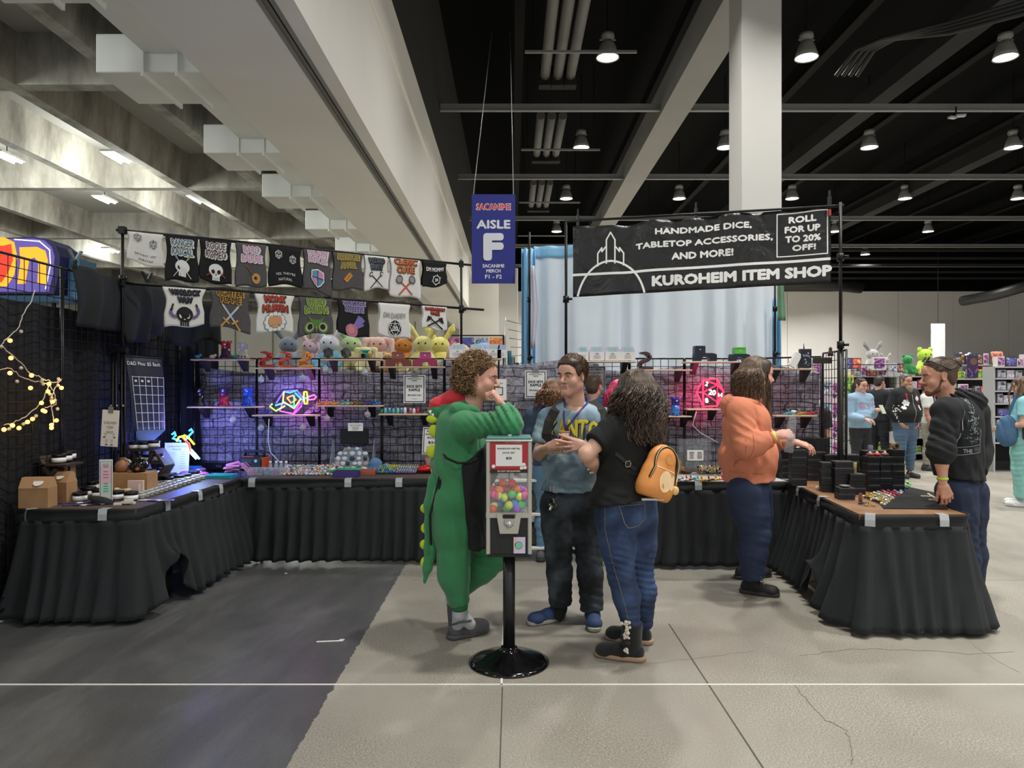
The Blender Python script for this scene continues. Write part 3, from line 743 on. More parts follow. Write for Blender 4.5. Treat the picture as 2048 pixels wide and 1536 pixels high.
# ============================================================ THE STALL: walls, frames, tables
WIRE=M('#19191c',.3,metal=.5);CLOTHK=M('#1b1e20',.92,noise=.15,nscale=5,bump=.1,bscale=200)
def grid_panel(p0,p1,z0,z1,label,cell=.0765,group='black wire grid panels',fr=.009,wr=.0032):
 p0=Vector((p0[0],p0[1],0));p1=Vector((p1[0],p1[1],0));t=thing('wire_grid_panel',label,'grid panel',p0,math.atan2((p1-p0).y,(p1-p0).x),group);L=(p1-p0).length
 mb=MB()
 for a,b in(((0,0,z0),(0,0,z1)),((L,0,z0),(L,0,z1)),((0,0,z0),(L,0,z0)),((0,0,z1),(L,0,z1))):mb.cyl(a,b,fr,n=6)
 for x in(0.0,L):
  mb.cyl((x,0,0),(x,0,z0),fr,n=6)
 mb.build('frame',WIRE,t);mb=MB();n=round(L/cell);
 for i in range(1,n):mb.cyl((L*i/n,.003,z0),(L*i/n,.003,z1),wr,n=4,cap=False)
 m=round((z1-z0)/cell)
 for i in range(1,m):z=z0+(z1-z0)*i/m;mb.cyl((0,-.003,z),(L,-.003,z),wr,n=4,cap=False)
 mb.build('wires',WIRE,t);return t
xs=[P(px,0,7.0).x for px in(388,515,640,765,890,1000)]
for i,nm in enumerate(('leftmost panel behind the dice towers','panel behind the crossed neon dice sign','panel behind the sticker rack','panel behind the raffle sign','panel behind the curly-haired man')):
 grid_panel((xs[i],7.0),(xs[i+1]-.012,7.0),.12,1.83,'black wire grid, '+nm)
xs=[P(px,0,7.0).x for px in(1158,1260,1370,1495)]
for i,nm in enumerate(('panel behind the $100 boxes','panel beside the red neon sign','panel behind the red neon twenty-sided die')):
 grid_panel((xs[i],7.0),(xs[i+1]-.012,7.0),.12,1.83,'black wire grid, '+nm)
grid_panel((2.34,6.98),(2.83,6.5),.12,1.83,'black wire grid slanting forward behind the bottle')
grid_panel((2.84,6.48),(2.76,5.86),.12,1.86,'black wire grid side panel beside the banner pole')
WX=-3.34
for i,(a,b,nm)in enumerate(((4.0,5.26,'nearest tall side grid hung with string lights'),(5.28,6.3,'middle tall side grid behind the price sheet'),(6.32,7.15,'farthest tall side grid behind the pin banner'))):
 grid_panel((WX,a),(WX,b),.1,2.44,'black wire grid, '+nm)
# drapes behind the side grids
def drape(name,f,nu,nv,mat,label,cat='curtain',thick=.004,group=None):
 mb=MB();mb.sheet(f,nu,nv);o=mb.build(name,mat,thick=thick);return tag(o,label,cat,group)
DR=M('#15171b',.95,noise=.2,nscale=3)
drape('black_drape',lambda u,v:(WX-.1+.02*math.sin(u*60),3.9+3.5*u,.02+2.14*v),90,4,DR,'long black drape hanging behind the tall side grids')
drape('black_drape',lambda u,v:(-3.42+.45*u,7.2+.015*math.sin(u*30),.02+2.25*v),20,4,DR,'black drape closing the back left corner of the stall')
def swag(u,v):
 y=5.3+1.42*u;top=2.47+.01*math.sin(u*9);h=.40+.10*u+.05*math.sin(u*5+1)+(.1 if .5<u<.75 else 0)
 z=top-h*v;return(WX+.05+.035*v*math.sin(u*34+v*2)+.02*math.sin(u*12)+.03*math.sin(v*3.1),y,z)
drape('cloth_swag',swag,70,14,CLOTHK,'black cloth clipped over the top of the tall side grid','cloth')
drape('cloth_swag',lambda u,v:(-3.3+.42*u,6.78+.25*u+.02*math.sin(u*17+v*2),2.43-.06*u-(.42+.05*math.sin(u*6))*v),20,10,CLOTHK,'black cloth hanging behind the skull shirt','cloth')
def clamp(loc,rz,label,c1=M('#7b8794',.4,metal=.4)):
 t=thing('spring_clamp',label,'clamp',loc,rz,'spring clamps')
 for s in(-1,1):MB().prism([(-.01,0),(.012,0),(.012+s*.05,.085),(s*.05-.012,.085)],-.008,.008).build('clamp_handle',c1,t)
 MB().cyl((0,-.012,.0),(0,.012,.0),.012,n=8).box((0,0,-.025),(.02,.02,.05)).build('clamp_jaw',BLACK,t)
clamp((WX+.06,5.33,2.5),1.2,'blue-grey spring clamp gripping the black cloth at the sign end');clamp((WX+.06,6.38,2.5),1.2,'black spring clamp standing on the black cloth near the pole',M('#222226',.4))
# stone-print backdrop cloth
def _stone(nt,b,N,L):
 tc=N('ShaderNodeTexCoord');mp=N('ShaderNodeMapping');mp.inputs['Rotation'].default_value=(R(90),0,0);L(tc.outputs['Object'],mp.inputs[0])
 nz=N('ShaderNodeTexNoise');nz.inputs['Scale'].default_value=4.5;nz.inputs['Detail'].default_value=4;L(mp.outputs[0],nz.inputs['Vector'])
 ad=N('ShaderNodeVectorMath');ad.operation='MULTIPLY_ADD';L(nz.outputs['Color'],ad.inputs[0]);ad.inputs[1].default_value=(.16,.09,0);L(mp.outputs[0],ad.inputs[2])
 br=N('ShaderNodeTexBrick');br.inputs['Scale'].default_value=1;br.inputs['Brick Width'].default_value=.2;br.inputs['Row Height'].default_value=.085;br.inputs['Mortar Size'].default_value=.009;br.inputs['Mortar Smooth'].default_value=1
 br.inputs['Color1'].default_value=hexc('#7c7b84');br.inputs['Color2'].default_value=hexc('#9b99a2');br.inputs['Mortar'].default_value=hexc('#2e2d38');L(ad.outputs[0],br.inputs['Vector'])
 n2=N('ShaderNodeTexNoise');n2.inputs['Scale'].default_value=30;n2.inputs['Detail'].default_value=8;n2.inputs['Roughness'].default_value=.75;L(mp.outputs[0],n2.inputs['Vector'])
 r=N('ShaderNodeValToRGB');e=r.color_ramp.elements;e[0].position=.3;e[0].color=(.2,.2,.24,1);e[1].position=.72;e[1].color=(1.9,1.88,1.9,1);L(n2.outputs['Fac'],r.inputs[0])
 mx=N('ShaderNodeMix');mx.data_type='RGBA';mx.blend_type='MULTIPLY';mx.inputs['Factor'].default_value=1;L(br.outputs['Color'],mx.inputs['A']);L(r.outputs[0],mx.inputs['B']);L(mx.outputs['Result'],b.inputs['Base Color']);b.inputs['Roughness'].default_value=.8
STONE=tex_mat('stone_print_cloth',_stone)
def bd(u,v):
 x=-3.12+5.5*u;zt=1.74+(.08 if .43<u<.72 else 0)*1-.05*math.sin(u*14)**2+.1*max(0,(u-.62));return(x,7.1+.025*math.sin(u*26+v*3)+.012*math.sin(v*17+u*9),.3+(zt-.3)*v)
drape('stone_backdrop',bd,80,24,STONE,'grey cloth printed like a stone wall hung behind the back grids','backdrop')
drape('stone_backdrop',lambda u,v:(2.42+.42*u,7.06-.5*u+.02*math.sin(u*12+v*4),.3+(1.5-.12*u)*v),14,14,STONE,'grey stone-print cloth behind the slanting grid at right','backdrop')
# tables -----------------------------------------------------------
TOPM=M('#4d423c',.55,noise=.1,nscale=6);EDGE=M('#2c2826',.6);TAPEC=glass('#cfd3d6',.55,.2)
def table(name,label,corners,z=TZ,top=TOPM):
 """folding table: top slab, edge, four tubular legs"""
 t=thing(name,label,'table',(0,0,0));cs=[Vector((a,b,0))for a,b in corners];c=sum(cs,Vector())/4
 mb=MB();mb.add([(p.x,p.y,z-.035)for p in cs]+[(p.x,p.y,z)for p in cs],[(3,2,1,0),(4,5,6,7)]+[(i,(i+1)%4,4+(i+1)%4,4+i)for i in range(4)]);mb.build('tabletop',top,t)
 for p in cs:
  q=p.lerp(c,.18);MB().tube([(q.x,q.y,z-.03),(q.x,q.y,.25),(q.x+.02,q.y,.0)],.014,8).build('leg',M('#b3a68f',.5),t)
 return t
table('folding_table','folding table at left with jars, tins and candles',[(-3.27,4.78),(-2.53,4.78),(-2.43,6.4),(-3.22,6.4)])
table('folding_table','folding table along the back left with dice and trays',[(-2.43,6.32),(-.62,6.32),(-.62,6.92),(-2.43,6.92)])
table('folding_table','folding table along the back right with small toys',[(1.30,6.14),(2.38,6.14),(2.38,6.78),(1.30,6.78)],top=M('#b9b7b3',.6))
table('folding_table','folding table at right with black boxes and a dice mat',[(2.24,4.58),(2.93,4.58),(3.08,6.36),(2.42,6.36)],top=M('#85603f',.5,noise=.15,nscale=8))
def skirt(pts,label,seed=0,z1=TZ+.002,z0=.03,flare=.1,amp=.042,wl=.125,lift=None,bandh=.075):
 """black pleated table skirt along the path; outward is to the right of the walking direction"""
 P_=[Vector((a,b))for a,b in pts];seg=[(b-a).length for a,b in zip(P_,P_[1:])];L=sum(seg);rr=random.Random(seed);n=int(L/.014);ph=[rr.uniform(-1,1)for _ in range(60)]
 def at(s):
  s=min(max(s,0),L-1e-6)
  for i,l in enumerate(seg):
   if s<=l:d=(P_[i+1]-P_[i])/l;return P_[i]+d*s,Vector((d.y,-d.x))
   s-=l
  d=(P_[-1]-P_[-2]).normalized();return P_[-1],Vector((d.y,-d.x))
 t=thing('table_skirt',label,'table skirt');mb=MB()
 def nrm_at(s):
  a=at(s-.07)[1];b=at(s+.07)[1];return(a+b).normalized()
 def f(u,v):
  s=u*L;p,_=at(s);nn=nrm_at(s);q=s/wl+.35*math.sin(s*3.1+ph[0]*3)+.2*math.sin(s*7.3+ph[1]*3)
  w_=math.sin(q*2*math.pi);w_=math.copysign(abs(w_)**.7,w_);a_=amp*(.25+.75*v)*(.8+.35*math.sin(s*5+ph[2]));o=.012+flare*v**1.3+a_*(w_+1)*.5*1.6+.008*math.sin(q*12.6+v*6+ph[3])*v
  zz=z1-bandh+(z0-(z1-bandh))*v
  if lift:
   zz+=lift(s,v)
  return(p.x+nn.x*o,p.y+nn.y*o,max(zz,.012))
 mb.sheet(f,n,16);mb.build('pleats',CLOTHK,t,thick=.003)
 mb=MB()
 def g(u,v):
  s=u*L;p,_=at(s);nn=nrm_at(s);o=.014+.006*math.sin(v*7+s*3)+.004*math.sin(s*23);return(p.x+nn.x*o,p.y+nn.y*o,z1-.002-(bandh+.012)*v)
 mb.sheet(g,n // 2,6);mb.build('heading_band',M('#141516',.8,bump=.1,bscale=60),t,thick=.004);return t,at,nrm_at
def tape_tabs(par,spots,at,nrm_at):
 for s in spots:
  p,_=at(s);nn=nrm_at(s);tt=Vector((nn.y,-nn.x));mb=MB();w_=.03
  mb.add([(p.x+tt.x*a+nn.x*o,p.y+tt.y*a+nn.y*o,z)for o,z in((-.04,TZ+.004),(.022,TZ+.004),(.03,TZ-.03),(.03,TZ-.07))for a in(-w_,w_)],[(0,1,3,2),(2,3,5,4),(4,5,7,6)]);mb.build('tape_tab',TAPEC,par,thick=.001)
def liftL(s,v):           # the corner that is pulled aside: the hem rises
 return .42*math.exp(-((s-1.04)/.12)**2)*v**2
t,at,na=skirt([(-3.25,5.2),(-3.27,4.76),(-2.62,4.76),(-2.53,4.80),(-2.47,5.5),(-2.42,6.36)],'black pleated skirt round the left table, its hem pulled aside',1,lift=lambda s,v:.40*math.exp(-((s-1.42)/.12)**2)*v**2,flare=.1)
tape_tabs(t,[.48,.98,1.5,1.95,2.3],at,na)
t,at,na=skirt([(-2.40,6.30),(-.60,6.30),(-.59,6.8)],'black pleated skirt along the back left table',2,flare=.05)
tape_tabs(t,[.1,.95,1.4],at,na)
t,at,na=skirt([(1.28,6.8),(1.28,6.12),(2.36,6.12)],'black pleated skirt along the back right table',3,flare=.05);tape_tabs(t,[1.0,1.35],at,na)
t,at,na=skirt([(2.40,6.38),(2.33,5.5),(2.24,4.62),(2.28,4.56),(2.90,4.56),(2.95,4.62),(3.0,5.2)],'black pleated skirt round the right table',4,flare=.13,amp=.036,lift=lambda s,v:.3*math.exp(-((s-1.35)/.1)**2)*v**2.4)
tape_tabs(t,[.15,.6,1.1,1.86,2.32],at,na)
# bin beneath the left table
b_=thing('plastic_bin','black plastic bin with lid pushed under the left table','bin',(-2.72,5.12,0));MB().box((0,0,.17),(.36,.42,.34),bev=.02,taper=1.0).build('bin_body',M('#121214',.3),b_);MB().box((0,0,.35),(.39,.45,.03),bev=.01).build('bin_lid',M('#1a1a1d',.3),b_);MB().box((.1,-.1,.372),(.12,.1,.02),rz=.4).build('plastic_wrap',glass('#dfe3e6',.4),b_)
# banner and its frame -------------------------------------------------
POLE=M('#141414',.4,metal=.4)
def pole_stand(x,y,ztop,label,joints=(1.3,2.2),thick0=0):
 t=thing('pole_stand',label,'pole',(x,y,0));MB().cyl((0,0,.1),(0,0,joints[0]),.02,n=10).build('lower_pole',POLE,t);MB().cyl((0,0,joints[0]),(0,0,ztop),.013,n=10).build('upper_pole',POLE,t)
 for z in joints:MB().cyl((0,0,z-.03),(0,0,z+.03),.028,n=10).cyl((.02,-.02,z),(.05,-.04,z),.012,n=6).build('collar',POLE,t)
 for a in(.3,2.4,4.5):MB().tube([(0,0,.45),(.2*math.cos(a),.2*math.sin(a),.02)],.01,6).build('leg',POLE,t)
 return t
pole_stand(P(1132,0,6.46).x,6.46,3.07,'black pole holding the left end of the shop banner',(1.65,2.35));pole_stand(P(1681,0,5.82).x,5.82,3.07,'black pole holding the right end of the shop banner',(1.90,2.62))
t=thing('banner_crossbar','thin black crossbar carrying the shop banner','pole');A_,B_=P(1130,443,6.46),P(1688,411,5.82);MB().cyl(A_,B_,.011,n=8).build('bar',POLE,t)
for p in(P(1156,440,6.43),P(1392,428,6.2),P(1659,405,5.87)):MB().box(p,(.02,.03,.1),rz=.1).box(p+Vector((0,0,.07)),(.012,.02,.06)).build('clip',BLACK,t)
MB().box(P(1659,425,5.84),(.02,.02,.05)).build('clip_tip',M('#a83a22',.4),t)
BL_,BR_=P(1146,456,6.42),P(1662,414,5.86);bu_=(BR_-BL_);Lb=bu_.length;bu_.normalize();hb=.625
def _vinyl(nt,b,N,L):
 tc=N('ShaderNodeTexCoord');b.inputs['Base Color'].default_value=hexc('#1b1a1a');b.inputs['Roughness'].default_value=.34
 n=N('ShaderNodeTexNoise');n.inputs['Scale'].default_value=3.5;n.inputs['Detail'].default_value=3;n.inputs['Distortion'].default_value=1;L(tc.outputs['Object'],n.inputs['Vector']);bp=N('ShaderNodeBump');bp.inputs['Strength'].default_value=.7;bp.inputs['Distance'].default_value=.05;L(n.outputs['Fac'],bp.inputs['Height']);L(bp.outputs[0],b.inputs['Normal'])
VIN=tex_mat('black_vinyl',_vinyl);bn_=bu_.cross(Vector((0,0,1))).normalized()
def bf(a,b,l=0):
 """a along the banner, b down from its top"""
 s=a/Lb;sag=.012*math.sin(s*9.42)**2+.02*math.exp(-((s-.23)/.05)**2);z=-b-sag*(1-b/hb)+(.012*(1-b/hb))
 return BL_+bu_*a+Vector((0,0,z))+bn_*(.008*math.sin(s*23)*math.cos(b*5)+.012*math.sin(s*40+1)*max(0,1-b*6)+.0014*l)
t=thing('shop_banner','long black vinyl shop banner with white lettering and castle logo','banner');mb=MB();mb.sheet(lambda u,v:bf(u*Lb,v*hb),90,20);mb.build('banner_sheet',VIN,t,thick=.002)
BW=M('#f4f2ee',.5);ik=Ink(lambda u,v,l:bf(u,v,l+1));
class BInk(Ink):pass
kx=Lb/(1662-1146)
def bx(px):return(px-1146)*kx*(1+.06*(1-(px-1146)/516))if False else(px-1146)*kx
def seg(a,b,n=14):return[(a[0]+(b[0]-a[0])*i/n,a[1]+(b[1]-a[1])*i/n)for i in range(n+1)]
ik.line(seg((0,.43),(Lb*.995,.43),60),.022,BW)
cx_,cy_=.34,.74;ik.line([(cx_+.31*math.cos(a),cy_-.42*math.sin(a))for a in[.30+(math.pi-.6)*i/30 for i in range(31)]],.018,BW)
def cast(pl):ik.line(pl,.013,BW)
cast([(.225,.36),(.225,.25),(.262,.20),(.262,.235),(.302,.185),(.302,.34)]);cast([(.302,.34),(.302,.13),(.34,.065),(.378,.13),(.378,.34)]);cast([(.378,.34),(.378,.185),(.418,.235),(.418,.20),(.455,.25),(.455,.36)]);cast([(.302,.3),(.302,.19)])
def btext(s_,u,v,h,w_,bold=.05):
 i=Ink(lambda a,b,l:bf(u+a,v-b,2));i.text(s_,0,0,h,BW,bold=bold,w_=w_);return i
def bu(px):                                                # distance along the banner for a picture column
 tx=(px-1024)/F_PX;return(tx*BL_.y-BL_.x)/(bu_.x-tx*bu_.y)
def bt(s_,px0,px1,v,h,bold=.05):return btext(s_,(bu(px0)+bu(px1))/2,v,h,bu(px1)-bu(px0),bold)
items=[bt('HANDMADE DICE,',1311,1503,.105,.055),bt('TABLETOP ACCESSORIES,',1272,1545,.215,.055),bt('AND MORE!',1344,1466,.32,.055),bt('KUROHEIM ITEM SHOP',1305,1662,.525,.08,.058),
   bt('ROLL',1578,1632,.085,.05),bt('FOR UP',1570,1640,.165,.05),bt('TO 20%',1571,1641,.245,.05),bt('OFF!',1585,1631,.32,.045)]
for i in items:i.build('lettering',t)
ik.line(seg((bu(1554),.03),(bu(1655),.03))+seg((bu(1655),.03),(bu(1655),.385))+seg((bu(1655),.385),(bu(1554),.385))+seg((bu(1554),.385),(bu(1554),.03)),.009,BW);ik.build('banner_print',t)
# aisle sign ----------------------------------------------------------
t=thing('aisle_sign','tall blue hanging aisle sign with a big white letter F','sign',P(987,478,9.0));sw,sh_=87/1420*9.0,178/1420*9.0
MB().box((0,0,0),(sw,.02,sh_)).build('sign_board',M('#262c86',.5),t);ik=Ink(plane_f((0,-.0108,0)));k=9.0/1420;RS=M('#d5303f',.6);SWH=M('#e4e4ea',.6)
ik.text('SACANIME',0,64*k,12*k,SWH,1,bold=.06,w_=68*k).text('SACANIME',0,64*k,11*k,RS,2,bold=.03,w_=66*k).text('AISLE',0,29*k,16*k,SWH,1,bold=.04,w_=66*k).text('F',0,-16*k,46*k,SWH,2,bold=.06,w_=32*k).text('F',-2*k,-18*k,46*k,M('#131748',.6),1,bold=.06,w_=32*k)
ik.text('SACANIME',0,-54*k,6.5*k,SWH,1,bold=.03,w_=43*k).text('MERCH',0,-64*k,6.5*k,SWH,1,bold=.03,w_=28*k).text('F1 - F2',0,-75.5*k,7.5*k,SWH,1,bold=.03,w_=33*k);ik.build('sign_lettering',t)
for s,px in((-1,950),(1,1028)):MB().cyl((s*sw*.46,0,sh_/2),(s*sw*.35,6,5.6),.006,n=4).build('sign_wire',M('#9a9a9a',.4,metal=.5),t)
# light blue curtain of the stall behind ------------------------------
CUR=M('#dbe4ec',.85,noise=.03,nscale=2);BLUEC=M('#8cc0e2',.85)
x0_,x1_=P(1068,0,9.0).x,P(1556,0,9.0).x
def cur(u,v):
 s=u*(x1_-x0_);return(x0_+s,9.0+.07*math.sin(s*19+1.3*math.sin(s*5))*(.5+.5*(1-v))+.05*math.sin(s*6.1+1)+.02*math.sin(v*5+s*3),.05+(3.33-.05)*v)
t=thing('blue_curtain','pale blue curtain hanging high behind the stall','curtain');mb=MB();mb.sheet(cur,150,20);mb.build('curtain_cloth',CUR,t,thick=.004)
mb=MB();mb.sheet(lambda u,v:tuple(Vector(cur(u*.45,.955+.045*v))+Vector((0,-.015,0))),60,3);mb.build('curtain_heading',BLUEC,t,thick=.004)
drape('blue_side_curtain',lambda u,v:(P(1043,0,8.8).x+.17*u,8.75+.04*math.sin(u*16),.05+3.2*v),24,8,BLUEC,'narrow light blue side curtain left of the black post')
drape('blue_side_curtain',lambda u,v:(P(1545,0,8.9).x+.1*u,8.9+.03*math.sin(u*12),.05+(2.6)*v),14,6,BLUEC,'narrow blue curtain edge at the right end of the pale curtain')
pole_stand(P(1059,0,8.6).x,8.6,3.42,'black post at the left end of the pale blue curtain',(1.9,2.6));pole_stand(P(1550,0,8.7).x,8.7,2.9,'black post at the right end of the pale blue curtain',(1.95,2.5))
drape('green_shirt',lambda u,v:(P(1556,0,8.6).x+.075*u+.03*(1-v)*u,8.62+.02*math.sin(u*9),2.35+.5*v),10,8,M('#6b8f74',.85,noise=.1,nscale=8),'grey-green shirt hanging at the right end of the curtain','shirt')
drape('pale_shirt',lambda u,v:(P(1062,0,8.5).x+.09*u*(1-abs(v-.5)),8.52+.02*math.sin(u*9),2.0+1.0*v),10,8,M('#c9c6d4',.85),'pale lilac shirt hanging on the black post','shirt')
t=thing('garment_rack','silver wire rack with hanging clothes left of the blue curtain','rack',P(1030,768,9.6));mb=MB()
for i in range(7):mb.cyl((-.12+.02*i,0,.86-.12*i),(.14,.05*i,.8-.1*i),.008,n=5)
mb.cyl((-.13,0,.3),(-.13,0,.9),.008,n=5).cyl((.1,.2,-.9),(.1,.2,.95),.01,n=6);mb.cyl((-.13,0,-1.58),(-.13,0,.3),.008,n=5);mb.build('rack_wires',STEEL,t)
for i,c in enumerate(('#3d6f86','#8a8b90','#22555e','#cfd3d6','#1b1b1b')):
 mb=MB();mb.sheet(lambda u,v,i=i:(-.1+.05*i+.05*u,.02*i+.02*math.sin(u*9+i),-.15-.04*i+(.6-.04*i)*v),6,6);mb.build('hanging_garment',M(c,.85,noise=.3,nscale=25),t,thick=.004)
# ============================================================ HANGING SHIRTS
FA,FB=Vector((-3.27,5.96,0)),Vector((-.55,7.7,0))
def on_frame(px):
 tx=(px-1024)/F_PX;d=FB-FA;s=(tx*FA.y-FA.x)/(d.x-tx*d.y);return FA+d*s
pole_stand(FA.x,FA.y,2.90,'black pole at the left end of the T-shirt rails',(1.55,2.46));pole_stand(FB.x,FB.y,2.93,'black pole at the right end of the T-shirt rails',(1.75,2.38))
fd_=(FB-FA).normalized();fn_=fd_.cross(Vector((0,0,1)))
def rail(z0,z1,ext0,ext1,label):
 t=thing('shirt_rail',label,'rail');a=FA-fd_*ext0;b=FB+fd_*ext1;MB().cyl((a.x,a.y,z0),(b.x,b.y,z1),.013,n=8).build('bar',POLE,t)
 for p,z in((FA,z0),(FB,z1)):MB().box((p.x,p.y,z),(.05,.05,.06)).build('joint',BLACK,t)
rail(2.87,2.88,.05,.12,'upper black rail with the longer row of T-shirts');rail(2.43,2.40,.03,.28,'lower black rail with the shorter row of T-shirts')
def zbar(p,low):s=(p-FA).length/(FB-FA).length;return(2.43-.03*s)if low else(2.87+.01*s)
rs_=random.Random(21)
SWHT,SBLK,SGRY=M('#dcdbd6',.9,noise=.03),M('#121215',.9,noise=.1),M('#504d4f',.9,noise=.08)
def skull(ik,u,v,s,m,d):
 ik.disc(u,v+.1*s,.3*s,m,2,r2=.27*s).rect(u,v-.2*s,.3*s,.2*s,m,2)
 for q in(-1,1):ik.disc(u+q*.12*s,v+.05*s,.075*s,d,3,r2=.085*s)
 ik.poly([(u,v),(u-.035*s,v-.08*s),(u+.035*s,v-.08*s)],d,3)
 for q in(-1,0,1):ik.rect(u+q*.07*s,v-.23*s,.012*s,.13*s,d,3)
def sword(ik,u,v,s,rot,bl,hl):
 c,sn=math.cos(rot),math.sin(rot);g=lambda a,b:(u+(a*c-b*sn)*s,v+(a*sn+b*c)*s)
 ik.poly([g(-.03,-.2),g(.03,-.2),g(.03,.42),g(0,.5),g(-.03,.42)],bl,2);ik.poly([g(-.13,-.24),g(.13,-.24),g(.13,-.19),g(-.13,-.19)],hl,3);ik.poly([g(-.025,-.42),g(.025,-.42),g(.025,-.24),g(-.025,-.24)],hl,3);ik.disc(*g(0,-.44),.04*s,hl,3,n=8)
def d20(ik,u,v,r,m,bgm=None,rot=0,w_=None):
 P6=[(u+r*math.sin(rot+k*math.pi/3),v+r*math.cos(rot+k*math.pi/3))for k in range(6)];P3=[(u+r*.55*math.sin(rot+k*2*math.pi/3),v+r*.55*math.cos(rot+k*2*math.pi/3))for k in range(3)]
 w_=w_ or r*.09
 if bgm:ik.poly(P6,bgm,2)
 ik.line(P6,w_,m,3,True);ik.line(P3,w_,m,3,True)
 for k in range(3):
  for j in(-1,0,1):ik.line([P3[k],P6[(2*k+j)%6]],w_,m,3)
def two(ik,l1,l2,w1,w2,v1,v2,h,fill,edge):
 for l,w_,v in((l1,w1,v1),(l2,w2,v2)):
  if l:ik.text(l,.008,v-.006,h*1.02,edge,1,bold=.075,w_=w_*1.04);ik.text(l,0,v,h,edge,2,bold=.07,w_=w_*1.03);ik.text(l,0,v,h,fill,3,bold=.02,w_=w_)
W_,K_=M('#dededc',.8),M('#141416',.8)
def shirt(px0,px1,py0,py1,low,mat,label,art,sleeves=False):
 p0,p1=on_frame(px0),on_frame(px1);c=(p0+p1)/2;wd=(p1-p0).length;z=zbar(c,low);Y=c.y;H=(py1-768)and(z-(CH-(py1-768)/F_PX*Y));sl=rs_.uniform(-.03,.03);ph=rs_.uniform(0,6)
 base=Vector((c.x,c.y,z));t=thing('t_shirt',label,'T-shirt',base,0,'printed T-shirts on the rails');rt=fd_;up=Vector((0,0,1));n=fn_
 def f(u,v,front=1):          # u -1..1, v 0 top .. 1 bottom
  hw=wd/2*(1.0-.12*math.sin(min(1,v*1.5)*math.pi)+(.0 if not sleeves else .12*max(0,1-v*3.2)));zz=-H*v+.014*math.sin(u*3+ph)*v+sl*u*v;o=.016+.006*math.sin(u*5+ph+v*2)*v+.012*v*(1-v)
  if v<.03:o=.013*math.sin(v/.03*1.57);zz=.012-.012*v/.03
  return rt*(u*hw)+up*zz+n*(o if front else-o)
 mb=MB();mb.sheet(lambda u,v:f(u*2-1,v),16,16);mb.build('front',mat,t,thick=.003);mb=MB();mb.sheet(lambda u,v:f(u*2-1,v*.93,0),12,10);mb.build('back',mat,t,thick=.003)
 s=wd/2;ik=Ink(lambda a,b,l:(lambda q:q+n*(.005+.0022*l))(f(a/s*.9,min(1,max(.032,-b/H)))));art(ik,s,H);ik.build('shirt_print',t);return t
def A_text2(l1,l2,fill,edge,extra=None,w1=1.55,w2=1.55,v1=.16,v2=.36,h=.15):
 def f(ik,s,H):two(ik,l1,l2,w1*s,w2*s,-v1*H,-v2*H,h*H,fill,edge);extra and extra(ik,s*1.15,H)
 return f
GOLDM,REDM,BLUM,PURM,PNKM,GRNM,ORGM,BRNM=M('#c9963c',.7),M('#c3402c',.7),M('#5b8fb3',.7),M('#7b68ad',.7),M('#c78bb4',.7),M('#7d9a45',.7),M('#d8792c',.7),M('#7d4c26',.7);STL=M('#b9bec4',.7)
def dd(ik,s,H,m=W_,bgm=None):
 for q in(-1,1):d20(ik,q*.52*s,-.28*H+q*-.02,.26*s,m,bgm)
def a_nat(m,bgm,flip=False):
 def f(ik,s,H):
  dd(ik,s,H,m,bgm)
  for q in(-1,1):ik.text('20',q*.52*s,-.28*H,.05*H,m,4)
  ik.text("YES, THEY'RE",0,-.72*H,.07*H,m,1,w_=(-1 if flip else 1)*1.3*s);ik.text('NATURAL',0,-.86*H,.07*H,m,1,w_=(-1 if flip else 1)*.9*s)
 return f
def a_skull_arrows(ik,s,H):
 for q in(-1,1):ik.line([(q*.45*s,-.46*H),(-q*.5*s,-.92*H)],.035*s,W_,1);ik.line([(q*.36*s,-.5*H),(q*.48*s,-.42*H)],.12*s,BLUM if q<0 else GRNM,2)
 skull(ik,0,-.74*H,1.4*s,W_,K_)
def a_skull_daggers(ik,s,H):
 for q in(-1,1):sword(ik,q*.18*s,-.72*H,1.1*s,math.pi-q*2.35+(0 if q>0 else 0),STL,M('#8a3a34',.7))
 skull(ik,0,-.76*H,1.4*s,W_,K_)
def a_lute(ik,s,H):ik.line([(-.3*s,-.55*H),(.15*s,-.72*H)],.07*s,BRNM,2);ik.disc(.28*s,-.8*H,.26*s,M('#b98a4e',.7),2,r2=.3*s);ik.disc(.25*s,-.79*H,.09*s,K_,3)
def a_shield(ik,s,H):
 def sh(r,m,l):ik.poly([(-.42*s*r,-.68*H+.38*s*r),(0,-.68*H+.48*s*r),(.42*s*r,-.68*H+.38*s*r),(.4*s*r,-.68*H-.1*s*r),(.2*s*r,-.68*H-.4*s*r),(0,-.68*H-.55*s*r),(-.2*s*r,-.68*H-.4*s*r),(-.4*s*r,-.68*H-.1*s*r)],m,l)
 sh(1.2,K_,1);sh(1.12,W_,2);sh(.95,BLUM,3);ik.poly([(0,-.68*H+.44*s),(.39*s,-.68*H+.35*s),(.38*s,-.68*H),(0,-.68*H)],PNKM,4);ik.poly([(0,-.68*H),(-.38*s,-.68*H),(-.18*s,-.68*H-.38*s),(0,-.68*H-.5*s)],PNKM,4);ik.rect(0,-.68*H-.02*s,.04*s,.95*s,K_,5).rect(0,-.68*H,.76*s,.04*s,K_,5)
def a_ticket(ik,s,H):ik.rect(0,-.68*H,.52*s,.3*s,M('#c8842e',.7),2,.75);ik.rect(0,-.68*H,.36*s,.04*s,BRNM,3,.75)
def a_staffs(ik,s,H):
 for q in(-1,1):ik.line([(-q*.5*s,-.95*H),(q*.38*s,-.6*H)],.07*s,K_,2);ik.ring(q*.45*s,-.56*H,.13*s,.06*s,K_,2,10,.5,5)
